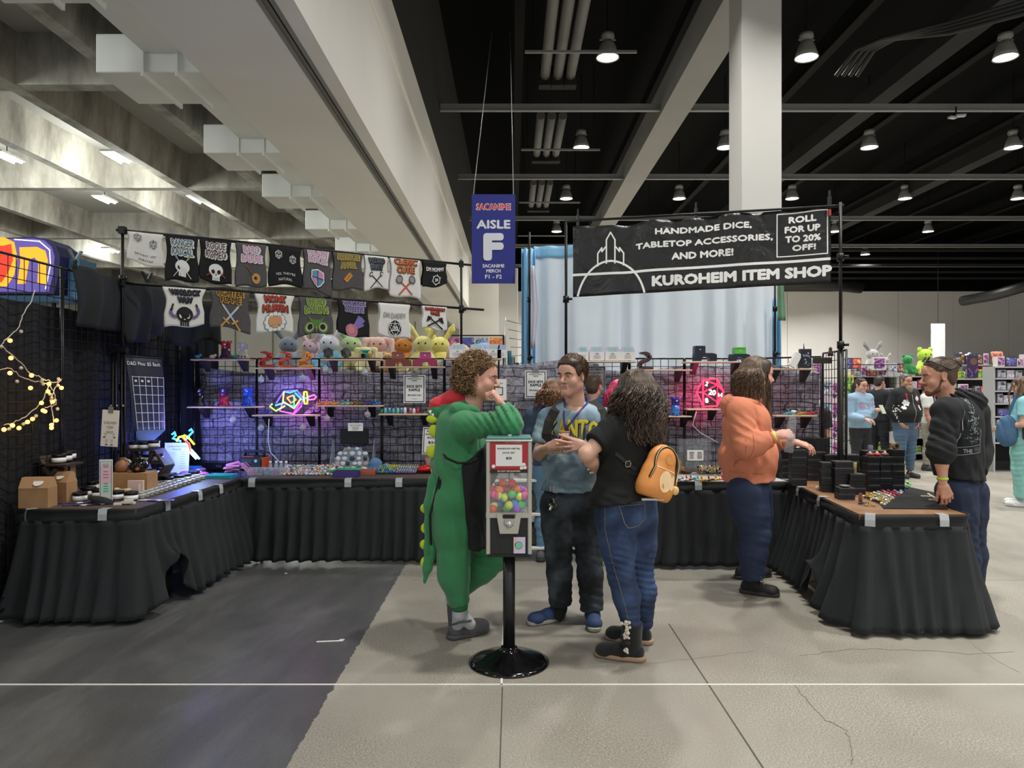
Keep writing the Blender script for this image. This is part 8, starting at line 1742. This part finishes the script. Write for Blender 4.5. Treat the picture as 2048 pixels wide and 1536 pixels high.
 rr2=np.random.RandomState(4);paths=[];m3=np.array(m.to_3x3());mt=np.array(m.to_translation());c=np.array([0,-.02,.045]);ex=np.array([.08,.099,.08]);bun=np.array([0,-.112,.07])
 for i in range(420):
  az=rr2.uniform(-2.3,2.3);st=np.array([math.sin(az)*.95,math.cos(az)*.9,rr2.uniform(-.15,.75)]);st/=np.linalg.norm(st)
  if st[1]>.55 and st[2]<.55:continue
  p0=c+st*ex*1.01;pts=[]
  for u in np.linspace(0,1,9):
   q=p0*(1-u)+bun*u;v_=(q-c)/ex;nv=np.linalg.norm(v_);q=c+v_/nv*ex*(1.015+.02*math.sin(u*3)*rr2.rand())if nv<1.2 else q;pts.append(q)
  paths.append(np.array(pts)@m3.T+mt)
 for i in range(60):
  a0=rr2.uniform(0,6.3);ax_=rr2.normal(size=3)*.3;pts=[bun+np.array([0,-.012,.006])+np.array([math.cos(a0+u*4)*.03,math.sin(u*3+a0)*.028*.6,math.sin(a0+u*4)*.032])for u in np.linspace(0,1,9)];paths.append(np.array(pts)@m3.T+mt)
 strands(hr,paths,.0028,None,'hair_locks',mats=mats)
 B=SDF(.015);B.ell((0,.074,-.10),(.028,.02,.024));B.cone((-.024,.088,-.052),(.024,.088,-.052),.005)
 for q in(-1,1):B.cone((q*.064,.008,-.03),(q*.05,.03,-.088),.010,.012);B.cone((q*.05,.03,-.088),(q*.012,.07,-.112),.012,.014)
 B.ell((0,.105,-.066),(.02,.012,.008),.004,sub=True);v,f=B.mesh(.005,folds((0,0,1),200,.002,3));np_obj('beard',[xf((v,f,0),m)],M('#6b4b36',.8,noise=.2,nscale=200),t)
 # sunglasses on the head
 sg=thing('sunglasses','black sunglasses pushed up on the head of the man with the bun','sunglasses',base);mb=MB()
 for q in(-1,1):mb.ball(m@Vector((q*.034,.062,.118)),(.027,.022,.004),12,m=m.to_3x3().to_4x4()@Matrix.Rotation(-.9,4,'X'))
 mb.build('lenses',M('#0a0a0b',.15),sg);mb=MB()
 for q in(-1,1):mb.tube([m@Vector((q*.06,.06,.108)),m@Vector((q*.086,.01,.072)),m@Vector((q*.087,-.05,.03))],.0035,5)
 mb.tube([m@Vector((-.01,.068,.12)),m@Vector((.01,.068,.12))],.003,5);mb.build('frame',M('#141414',.3),sg)
hoodie_man()
def _art(nt,b,N,L,i,sc_=9):
 tc=N('ShaderNodeTexCoord');mp=N('ShaderNodeMapping');mp.inputs['Location'].default_value=(i*3.1,i*1.7,i);L(tc.outputs['Object'],mp.inputs[0]);n=N('ShaderNodeTexNoise');n.inputs['Scale'].default_value=sc_;n.inputs['Detail'].default_value=3;n.inputs['Distortion'].default_value=1.5;L(mp.outputs[0],n.inputs['Vector'])
 r=N('ShaderNodeValToRGB');L(n.outputs['Fac'],r.inputs[0]);e=r.color_ramp.elements;pal=[('#1c1730','#5a3a86','#c46a9a','#e8d8c8'),('#18181c','#6a4aa0','#3a6ab0','#d8c49a'),('#2a3a5a','#6aa0b8','#d9b4c4','#f0e8d8'),('#3a1a5a','#c43a6a','#f08a3a','#f8d87a'),('#141414','#6a2a2a','#b08a4a','#d8d0c0'),('#10202a','#2a7a5a','#8ac03a','#f0e03a'),('#202024','#8a8a94','#c4c4cc','#f0f0f4')][i%7]
 while len(e)<4:e.new(.5)
 for k_,(p_,c_)in enumerate(zip((.32,.45,.56,.68),pal)):e[k_].position=p_;e[k_].color=hexc(c_)
 L(r.outputs[0],b.inputs['Base Color']);b.inputs['Roughness'].default_value=.5
# ============================================================ SOFT TOYS AND PRINTS OF THE STALL BEHIND
def fur(c):return M(c,.95,noise=.08,nscale=25,bump=.25,bscale=120,sheen=.5)
def plush(px,py,hpx,label,cb,ch=None,ear='long',ce=None,Y=8.2,rz=0,group='big soft toys on the shelf of the stall behind',cat='plush',name='soft_toy',lean=0):
 p=P(px,py,Y);k=Y/F_PX;H=hpx*k;t=thing(name,label,cat,p,rz,group);ch=ch or cb;ce=ce or ch
 S=SDF(.03);S.ell((0,0,H*.26),(H*.24,H*.2,H*.28));[S.cone((q*H*.16,-H*.02,H*.38),(q*H*.3,-H*.14,H*.2),H*.085,H*.075)for q in(-1,1)];[S.cone((q*H*.12,0,H*.1),(q*H*.22,-H*.2,H*.07),H*.1,H*.09)for q in(-1,1)]
 v,f=S.mesh(.014);np_obj('toy_body',[(v,f,0)],[fur(cb)],t)
 S=SDF(.02);S.ell((lean*H,0,H*.64),(H*.23,H*.2,H*.2));v,f=S.mesh(.014);hd=np_obj('toy_head',[(v,f,0)],[fur(ch)],t)
 for q in(-1,1):
  S=SDF(.02);b=Vector((lean*H+q*H*.12,0,H*.78))
  if ear=='long':S.cone(b,b+Vector((q*H*.16,0,H*.22)),H*.055,H*.075);S.cone(b+Vector((q*H*.16,0,H*.22)),b+Vector((q*H*.2,-H*.03,H*.34)),H*.075,H*.03)
  elif ear=='flop':S.cone(b,b+Vector((q*H*.18,-.02,-H*.05)),H*.06,H*.08);S.cone(b+Vector((q*H*.18,-.02,-H*.05)),b+Vector((q*H*.22,-.04,-H*.3)),H*.08,H*.05)
  elif ear=='round':S.ell(b+Vector((q*H*.05,0,H*.04)),(H*.085,H*.04,H*.085))
  v,f=S.mesh(.012);np_obj('ear',[(v,f,0)],[fur(ce)],hd)
 MB().ball((lean*H-.08*H,-H*.19,H*.66),H*.022,6).ball((lean*H+.08*H,-H*.19,H*.66),H*.022,6).build('eyes',BLACK,hd);return t
t=thing('rear_shelf','long black shelf behind the grids carrying the soft toys','shelf',(0,0,0));a,b=P(540,745,8.2),P(905,745,8.2);MB().box(((a.x+b.x)/2,8.25,a.z-.02),(b.x-a.x,.5,.03)).build('shelf_top',BLACK,t)
for x in(a.x+.05,b.x-.05,(a.x+b.x)/2):
 for y in(8.05,8.45):MB().cyl((x,y,0),(x,y,a.z-.03),.015,n=6).build('shelf_post',POLE,t)
plush(577,744,84,'big blue-grey soft rabbit at the left end of the toy row','#8d98a4','#77828e','long','#6d7680',rz=.3);plush(622,744,78,'pink soft rabbit beside the blue-grey one','#dcb6c2','#dfc0ca','long',rz=-.2,Y=8.3);plush(659,744,88,'white and sky blue soft rabbit below the fireball shirt','#7db9d6','#dfe3ea','long','#d9dee6');plush(703,744,86,'pale green and yellow soft bear in the middle of the row','#cfc98e','#b8d39a','long','#9cc68c',Y=8.25,rz=.2)
plush(757,744,84,'cream and peach soft rabbit below the DM DADDY shirt','#e6d9c4','#e3b6ab','flop','#e9c4bb');plush(733,744,60,'pale yellow soft toy squeezed between larger ones','#e6dfa8','#e3d6a0','flop',Y=8.05);plush(807,744,80,'orange-brown soft bear, right of the cream rabbit','#d28b34','#c47d2c','round',Y=8.25);plush(776,744,46,'small tan soft bear below the orange one','#cf9f62','#d8ab6c','round',Y=8.0);plush(806,744,36,'small cream soft bear behind the brown castle','#e0cf9a','#dcc78c','round',Y=7.95)
plush(846,744,86,'large pale yellow soft toy with upright ears','#dcd58c','#d9d184','long','#d6cc78',Y=8.15);plush(880,744,84,'bright lemon yellow soft toy at the right end of the row','#e6dc7a','#e8df80','long','#dfd36c',Y=8.3)
for i,(px,py,r,c)in enumerate(((918,712,26,'#d9b48c'),(968,712,27,'#7ea6d8'))):
 t=thing('round_cushion',('peach' if i==0 else 'light blue')+' round soft cushion behind the $75 boxes','cushion',P(px,py,8.0));MB().ball((0,0,0),(r*8/F_PX,.1,r*8/F_PX),18).build('cushion_body',fur(c),t)
t=thing('print_rack','black frame with a row of colourful art prints behind the $75 boxes','display rack',P(950,700,8.5));k=8.5/F_PX;MB().box((0,0,29*k),(115*k,.02,.015)).build('frame_bar',BLACK,t)
for s in(-1,1):MB().cyl((s*57*k,0,-t.location.z),(s*57*k,0,29*k),.012,n=6).build('frame_post',POLE,t)
for i in range(4):
 m_=tex_mat('art_print',lambda nt,b,N,L,i=i:_art(nt,b,N,L,i));MB().box(((-42+28*i)*k,-.015,8*k),(26*k,.004,34*k)).build('art_print',m_,t)
# ============================================================ FAR STALL AT THE RIGHT
ORD='first second third fourth fifth sixth seventh eighth ninth tenth eleventh twelfth thirteenth fourteenth fifteenth sixteenth'.split()
ARTS=[tex_mat('box_art',lambda nt,b,N,L,i=i:_art(nt,b,N,L,i,16))for i in range(7)];SHW=M('#a5a6a6',.6);proto={}
def goods_box(loc,w_,h,kind,rz,label,group,d=.12):
 key=(round(w_,2),round(h,2),kind)
 if key not in proto:
  t=thing('boxed_toy',label,'box',loc,rz,group);MB().box((0,0,h/2),(w_,d,h)).build('box_body',M(('#d9d4d0','#3a3440','#c9b8c4','#8a3a5a','#2a3a5a','#d9c44a','#7a7a84')[kind],.5),t);MB().box((0,-d/2-.002,h*.5),(w_*.82,.003,h*.78)).build('box_front',ARTS[kind],t);proto[key]=t;return t
 return dup(proto[key],loc,rz,label,group)
def shelf_unit(px0,px1,Y,ys,label,seed,rz=0,fill=1.0,item='boxed toy',rows='on the white shelves'):
 a,b=P(px0,0,Y).x,P(px1,0,Y).x;W=b-a;zt=CH-(ys[0]-768)/F_PX*Y;t=thing('shelf_unit',label,'shelf unit',((a+b)/2,Y,0));rr=random.Random(seed)
 for s in(-1,1):MB().box((s*W/2,.1,zt/2),(.03,.3,zt)).build('side_post',SHW,t)
 MB().box((0,.26,zt/2),(W,.02,zt)).build('back_panel',M('#3a3638',.8),t)
 for j,y in enumerate(ys):
  z=CH-(y-768)/F_PX*Y;MB().box((0,.1,z-.015),(W,.34,.025)).build('shelf_board',SHW,t)
  n_=0;x=-W/2+.06;nxt=(CH-(ys[j-1]-768)/F_PX*Y)-z if j else .3
  while x<W/2-.06:
   w_=rr.choice((.1,.13,.16,.2));h=min(rr.choice((.14,.18,.22)),nxt-.06)
   if x+w_>W/2-.03:break
   kd=rr.randint(0,6);n_+=1;goods_box(Vector(((a+b)/2+x+w_/2,Y+.02,z)),w_,round(h,2),kd,0,'%s toy box, %s on the %s shelf %s'%(('purple','blue and violet','pale','pink-orange','dark red','green','grey')[kd],ORD[n_-1],ORD[j],rows),'toy boxes '+rows)
   x+=w_+.015
 return t
shelf_unit(1700,1792,14.4,(752,790,828,866,902),'white shelf unit behind the woman with the phone',1,rows='behind the woman with the phone',item='boxed toy');shelf_unit(1796,1905,14.8,(752,776,806,838,874,905),'white shelf unit behind the bearded man',2,rows='behind the bearded man');shelf_unit(1908,1992,14.2,(729,757,790,828,866),'white shelf unit behind the man with the bun',3,rows='right of the bun man');shelf_unit(1985,2075,12.8,(733,756,781,806,832,858,884),'dense shelf unit at the right edge of the picture',4,rows='at the right picture edge')
t=thing('counter_table','far counter with a black cloth and white top at the right','table',(P(1968,0,13.4).x,13.4,0));MB().box((0,0,.4),(1.6,.7,.8)).build('counter_cloth',CLOTHK,t);MB().box((0,0,.86),(1.62,.72,.12)).build('counter_top',M('#c4c4c2',.6),t)
BTZ=dict(Y=14.3,group='soft toys on top of the far shelves')
plush(1745,742,52,'big light grey furry rabbit on the far shelf','#a8a7a6','#b4b2b0','long','#8e8c8b',**BTZ);plush(1771,740,30,'smaller grey furry toy beside the big grey rabbit','#a2a1a2','#b0aeae','long',**BTZ);plush(1815,748,44,'round dark green soft toy on the far shelf','#1f7a3c','#23883f','round',**BTZ);plush(1850,750,62,'large lime yellow round soft toy on the far shelf','#b6d63a','#b9dc3e','round',**BTZ)
plush(1930,750,50,'white soft toy behind the bun of the right man','#dddddd','#e4e4e4','round',**BTZ);plush(1955,752,50,'red and white soft toy left of the purple poster','#b51f24','#e0dcda','round',**BTZ);plush(1992,728,30,'coral pink soft toy on top of the right shelf','#d9836c','#e08a74','flop',Y=14.1,group='soft toys on top of the far shelves')
t=thing('purple_poster','upright purple poster box on the far shelf','poster',P(1945,757,13.9));k=13.9/F_PX;MB().box((0,0,24*k),(21*k,.03,46*k)).build('poster_board',M('#3a2548',.5),t);ik=Ink(plane_f((0,-.017,24*k)));ik.line([(-9*k,-4*k),(0,-16*k),(9*k,-4*k)],.02,M('#7a5aa8',.5));ik.line([(-4*k,-20*k),(8*k,-8*k)],.02,M('#8a6ab8',.5));ik.disc(1*k,10*k,7*k,M('#6a4a44',.6));ik.build('poster_print',t)
for i,(px,py,w_,h,ki)in enumerate(((1712,738,18,22,3),(1697,738,12,22,1),(1692,800,28,50,5),(1757,740,26,26,0),(1786,745,14,18,2),(1800,745,14,18,4))):
 goods_box(P(px,py,13.8),w_*13.8/F_PX,h*13.8/F_PX,ki,0,('pink patterned print panel on the far wire grid|dark print panel left of the pink one|green and blue poster panel behind the woman with the phone|white-framed toy box below the grey rabbit|blue boxed toy on the top far shelf|brown boxed toy on the top far shelf').split('|')[i],'large boxes at the far stall',.06)
t=grid_panel((P(1690,0,13.6).x,13.6),(P(1800,0,13.6).x,13.6),.5,1.95,'far black wire grid with prints behind the woman with the phone',cell=.12)
# pink boxes and hanging goods seen through the side grid
for j,(px,Y,n_)in enumerate(((1612,9.6,7),(1632,9.4,7),(1652,9.7,6),(1668,9.8,6))):
 z=0
 for i in range(n_):
  h=.27;goods_box(Vector((P(px,0,Y).x,Y,z)),.13,h,(2,0,2,0)[j],0,'pale pink figure box, %s from the floor in the %s stack behind the side grid'%(ord_[i],('first','second','third','fourth')[j]),'pink boxes behind the side grid');z+=h+.001
t=thing('keychain_strip','dark red and black strip of hanging keychains behind the slanted grid','keychains',(P(1600,0,8.6).x,8.6,0));mb=MB();rr=random.Random(5)
for i in range(90):mb.box((rr.uniform(-.09,.09),rr.uniform(-.02,.02),rr.uniform(.6,1.75)),(.04,.01,.05),rr.randint(0,3),rz=rr.random(),ry=rr.random())
tag(mb.build('keychains',[M(c,.4)for c in('#7a1a1c','#1a1a1c','#c9c4bc','#a83a2a')],t),kind='stuff');MB().cyl((0,.04,0),(0,.04,1.85),.015,n=6).build('strip_pole',POLE,t)
for i,(px,py,w_,h,c,lab)in enumerate(((1610,736,22,38,'#191a22','dark framed figure box standing on the right board'),(1645,727,34,12,'#2a1c1e','dark low case at the top of the side grid'),(1590,735,14,30,'#dcdcdc','white leaning card on the right board'))):
 Y=6.3;p=P(px,py,Y);k=Y/F_PX;t=thing('figure_box' if i==0 else('display_case' if i==1 else 'white_card'),lab,'box' if i<2 else 'card',p);MB().box((0,0,h*k/2),(w_*k,.05,h*k),bev=.003,ry=.0 if i<2 else .5).build('box_body',M(c,.4),t)
 if i==0:ik=Ink(plane_f((0,-.0255,h*k/2)));[ik.disc(rr.uniform(-.03,.03),rr.uniform(-.06,.06),rr.uniform(.004,.01),M('#8a90b0',.5),1,n=6)for _ in range(14)];ik.build('box_print',t);MB().cyl((-.01,0,h*k),(-.01,0,h*k+.05),.006,.002,n=6).build('spire',BLACK,t)
t=thing('small_figure','dark little figure standing above the side grid','figurine',P(1661,712,5.95));MB().lathe([(.025,0),(.02,.03),(.012,.05),(.016,.06),(0,.08)],n=10).build('figure_body',M('#3a241c',.5),t)
t=thing('lined_shelf','black lower shelf with boxes behind the water bottle','shelf',(P(1600,0,6.45).x,6.5,0));MB().box((0,0,.98),(.5,.2,.22)).build('shelf_block',BLACK,t);MB().box((0,0,.43),(.5,.2,.86)).build('shelf_cloth',CLOTHK,t)
# ============================================================ PEOPLE IN THE BACKGROUND
def standing(px,Y,hgt,fwd,label,top,legs,hairc,pose=('down','down'),bulk=1.0,sleeve='long',style='crop',skinc='#c79a84',shoec='#222222',z0=0,patches=None,name='person',hair_len=0,h=.016,noise_top=.08,wide=0,cut_legs=False):
 x=(px-1024)/F_PX*Y;base=Vector((x,Y,z0));f=Vector((fwd[0],fwd[1],0)).normalized();r=f.cross(Vector((0,0,1)));H=hgt;J={}
 g=lambda a,b,c:Vector((0,0,0))+r*a*H+f*b*H+Vector((0,0,c*H))
 J.update(N=g(0,-.005,.845),C=g(0,0,.735),W=g(0,.005,.625),P=g(0,0,.54))
 for i,q in((1,-1),(2,1)):
  J['S%d'%i]=g(q*.108,-.005,.812);J['H%d'%i]=g(q*.052,0,.51);J['K%d'%i]=g(q*.058,.012,.285);J['A%d'%i]=g(q*.062,-.005,.055)
  e,w_={'down':(g(q*.135*(1+(bulk-1)*.6),-.005,.64),g(q*.14,.03,.50)),'phone':(g(q*.13,.01,.645),g(q*.06,.13,.70)),'front':(g(q*.135,.01,.64),g(q*.07,.14,.62)),'pocket':(g(q*.17,-.02,.645),g(q*.10,.05,.53)),'counter':(g(q*.14,.06,.66),g(q*.12,.2,.62))}[pose[i-1]];J['E%d'%i]=e;J['R%d'%i]=w_
 rg=Rig({},base,b=bulk,limb=.85+.15*bulk,fwd=f)if False else None
 rg=Rig.__new__(Rig);rg.o=base;rg.J=J;rg.b=bulk*H/1.78;rg.limb=(.8+.2*bulk)*H/1.78;rg.up=Vector((0,0,1));rg.fwd=f;rg.lat=r;rg.rot=frame((0,0,0),f).to_3x3()
 t=thing(name,label,'person',base);m=frame(g(0,.012,.932),(f.x,f.y,-.12))@Matrix.Scale(H/1.74,4);skin=M(skinc,.55)
 hands=[]
 for i,q in((1,-1),(2,1)):
  d=(J['R%d'%i]-J['E%d'%i]).normalized();hands.append(dict(wrist=J['R%d'%i],fdir=d,nrm=(r*q)if pose[i-1]in('down','pocket')else Vector((0,0,1)),side=(1 if pose[i-1]in('down','pocket')else 1)*(-q if pose[i-1]=='down' else q),curl=(.5,.55,.6,.6),sc=.95))
 skin_body(rg,t,m,hands[0],hands[1],skin,{},h=h,hh=.0065,headgeo=BGHEAD);head_extra(t,m)
 tm=M(top,.88,noise=noise_top,nscale=8,bump=.1,bscale=120);S=SDF(.035);rg.torso(S,.022,belly=.03*bulk)
 for i in(1,2):rg.arm(S,i,.022,'uf' if sleeve=='long' else 'u',flat=1,end=.92 if sleeve=='long' else .62,g2=.016 if sleeve=='long' else .03)
 S.cut(J['P']+Vector((0,0,-.01)),(0,0,-1));sh=cloth_obj('sweatshirt' if sleeve=='long' else 'shirt',S,tm,t,h*.9,addf(folds((0,0,1),30,.014,px,near(J['W'],.3)),folds((0,.2,1),44,.01,px+1,near(J['E1'],.15))))
 lm=M(legs,.85,noise=.15,nscale=6);S=SDF(.035);S.ell(J['P'],(.165*rg.b,.12*rg.b,.13),.04,rg.rot)
 for i in(1,2):rg.leg(S,i,.012+wide,.012+wide*1.5,flat=1,end=.95)
 S.cut(J['P']+Vector((0,0,.09)),(0,0,1));cloth_obj('trousers',S,lm,t,h*.9,folds((0,0,1),36,.014,px+2,near(J['K1'],.4)))
 for i in(1,2):
  a=J['A%d'%i];q=Vector((a.x,a.y,0))-f*.07;shoe(t,q,q+f*.28,[M(shoec,.7),SOLEM if shoec!='#dddddd' else M('#d0d0d0',.6)])
 if style:hair_cap(t,m,hairc,style,seed=px,dens=.35)
 if hair_len:long_hair(t,m,hairc,hair_len,n=260,curl=.01,r=.006,seed=px)
 return t,rg,m,sh
v_,f_,_=head_geo(.0065);BGHEAD=(v_,f_,0)
DH=['#2a1d16','#3a2a20','#4a382c']
t,rg,m,sh=standing(1720,11.2,1.67,(.35,-1),'woman in a light blue sweatshirt looking at her phone beyond the right grid','#8ba6bd','#222226',DH,('phone','front'),1.05,skinc='#c99c86')
MB().tube([m@Vector((0,-.1,.05)),m@Vector((.02,-.14,-.02)),m@Vector((.03,-.13,-.16))],.03,7,rs=[.03,.035,.012]).build('ponytail',hair_mats('#33241b')[0],t);ph=thing('phone','pale green phone held by the woman in light blue','phone',rg.o+rg.J['R1']+rg.fwd*.12+Vector((0,0,.02)),.3);MB().box((0,0,0),(.075,.012,.15),rx=-.5,bev=.003).build('phone_body',M('#a8b09a',.4),ph)
mb=MB();[mb.tube([m@Vector((q*.032+.022*math.cos(a),.104,.0+.018*math.sin(a)))for a in[i*.7 for i in range(10)]],.002,4)for q in(-1,1)];mb.build('glasses',M('#8a5a4a',.4),t)
f=proj_f([sh],rg.J['C']+rg.fwd*.3,-rg.lat if(-rg.lat).x>0 else rg.lat,(0,0,1));ik=Ink(f);[ik.disc(random.Random(i).uniform(-.12,.1),random.Random(i+9).uniform(-.05,.1),.035,M(('#b08aa8','#9a8ab0','#c49ab0')[i%3],.8),1,n=8)for i in range(5)];ik.disc(-.12,-.2,.03,M('#a83a4a',.8),1);ik.build('sweatshirt_print',sh)
t,rg,m,sh=standing(1758,12.7,1.72,(.75,.5),'man in a black T-shirt with his back turned beside the bearded man','#1d2026','#1c1d22',DH,('down','down'),1.02,'short',skinc='#c08f78');MB().box(rg.J['R2']+Vector((0,-.02,-.22)),(.16,.06,.2)).build('paper_bag',M('#c9c9c4',.7),t)
t,rg,m,sh=standing(1810,12.0,1.75,(.25,-1),'bearded man in a black zip hoodie with white flowers and blue jeans','#141416','#4a6178',['#5a5450','#8a8480','#3a3430'],('pocket','pocket'),1.38,skinc='#c08a74')
S=SDF(.02);S.ell((0,.085,-.1),(.06,.04,.05));S.cone((0,.08,-.13),(0,.1,-.22),.055,.03);v,f2=S.mesh(.01,folds((1,0,0),60,.006,2));np_obj('beard',[xf((v,f2,0),m)],[M('#8a7660',.8,noise=.3,nscale=60)],t)
f=proj_f([sh],rg.J['C']+rg.fwd*.4,-rg.lat if(-rg.lat).x>0 else rg.lat,(0,0,1),far=.9);ik=Ink(f);
for u,v,s in((-.12,-.02,1.2),(.1,.05,1),(.14,-.1,1),(.02,-.42,1.1),(-.16,-.1,.7)):
 for k_ in range(6):a=k_*1.05;ik.disc(u+.03*s*math.cos(a),v+.03*s*math.sin(a),.018*s,W_,1,n=6)
 ik.disc(u,v,.02,W_,2,n=6)
for i in range(30):rr=random.Random(i);ik.disc(rr.uniform(-.3,-.2),rr.uniform(-.4,-.05),.008,W_,1,n=5)
for k_ in range(18):ik.rect(.0,.1-k_*.035,.006,.034,STL,2)
for s in(-1,1):[ik.rect(s*.1,.12-.04*k_,.03,.042,M('#8a1f2c',.8),1)for k_ in range(4)]
ik.build('hoodie_print',sh)
standing(1853,13.0,1.62,(.8,-.4),'young man in a white T-shirt half hidden beside the bearded man','#d2d2ce','#8d8878',DH,('down','down'),.95,'short',skinc='#a87a62')
t,rg,m,sh=standing(2046,9.2,1.66,(-.75,.45),'woman with long brown hair in aqua shirt and wide aqua trousers at the right edge','#86c0c6','#7fb5ae',['#4a3526','#6a4e38','#7d614a'],('front','down'),1.15,'short',style=None,hair_len=.62,shoec='#dddddd',wide=.035)
b_=thing('blue_bag','blue cloth shoulder bag of the woman in aqua','bag',rg.o+Vector((-.26,-.08,.98)));S=SDF(.03);S.ell((0,0,0),(.14,.07,.2));S.ell((0,0,-.06),(.13,.08,.14));v,f2=S.mesh(.014,folds((1,0,.3),24,.014,3));np_obj('bag_body',[(v,f2,0)],[M('#3c5d7d',.85,noise=.1)],b_);strap(b_,[(0,0,.15),(.05,0,.3),(.14,.02,.48)],.04,.006,M('#3c5d7d',.85),'bag_strap',(0,-1,0))
b_=thing('patterned_bag','black and pink patterned bag carried by the woman in aqua','bag',rg.o+Vector((-.06,-.2,.98)));MB().box((0,0,0),(.16,.08,.22),bev=.02).build('bag_body',M('#3a2a38',.7,noise=.4,nscale=20),b_)
# people behind the tables
t,rg,m,sh=standing(1104,6.35,1.60,(.1,1),'person with curly auburn hair behind the man with the lanyard','#3a4a5c','#5f7f9a',['#5a3a26','#7a5236','#9a6e4a'],('front','front'),1.0,style=None,hair_len=.16,shoec='#55565a')
t,rg,m,sh=standing(1186,6.8,1.66,(.35,.9),'person with tied-back light brown hair behind the man with the lanyard','#2a5f8a','#2a86c0',['#4f3b2a','#6e5640','#8a7052'],('front','front'),.95,shoec='#55565a')
t,rg,m,sh=standing(1240,6.15,1.60,(.6,.6),'person with long bright pink curly hair behind the woman in black','#b0a8b4','#3b4d68',['#b01a4a','#d02a5c','#e04a78'],('front','front'),1.0,style=None,hair_len=.34,shoec='#dddddd')
standing(1618,8.3,1.52,(.4,1),'person in a black shirt with their back turned behind the side grid','#1c1a1a','#17181c',['#1c1512','#2a201a'],('front','front'),1.0,'short')
standing(2060,6.9,1.70,(-.4,.9),'person with long brown hair cut off by the right picture edge','#3b3a3c','#2b2c30',['#4f3b2a','#6e5640','#5a4432'],('down','down'),1.0,style=None,hair_len=.5)if False else None
# dark jacket hanging on the grid at the left edge, leaning chair
t=thing('hanging_jacket','dark grey jacket draped over a chair behind the left grid','jacket',(-3.68,5.0,0));S=SDF(.04);S.cone((0,0,.35),(-.02,0,.78),.14,.12,sq=((0,1,0),.8));S.cone((-.1,-.1,.4),(-.04,-.05,.8),.07,.08);v,f2=S.mesh(.014,folds((0,1,.1),24,.02,6));np_obj('jacket_cloth',[(v,f2,0)],[M('#26292e',.9,noise=.1)],t);MB().box((0,0,.3),(.3,.3,.03)).build('chair_seat',BLACK,t)
for sx in(-1,1):
 for sy in(-1,1):MB().cyl((sx*.13,sy*.13,0),(sx*.13,sy*.13,.3),.012,n=6).build('chair_leg',POLE,t)
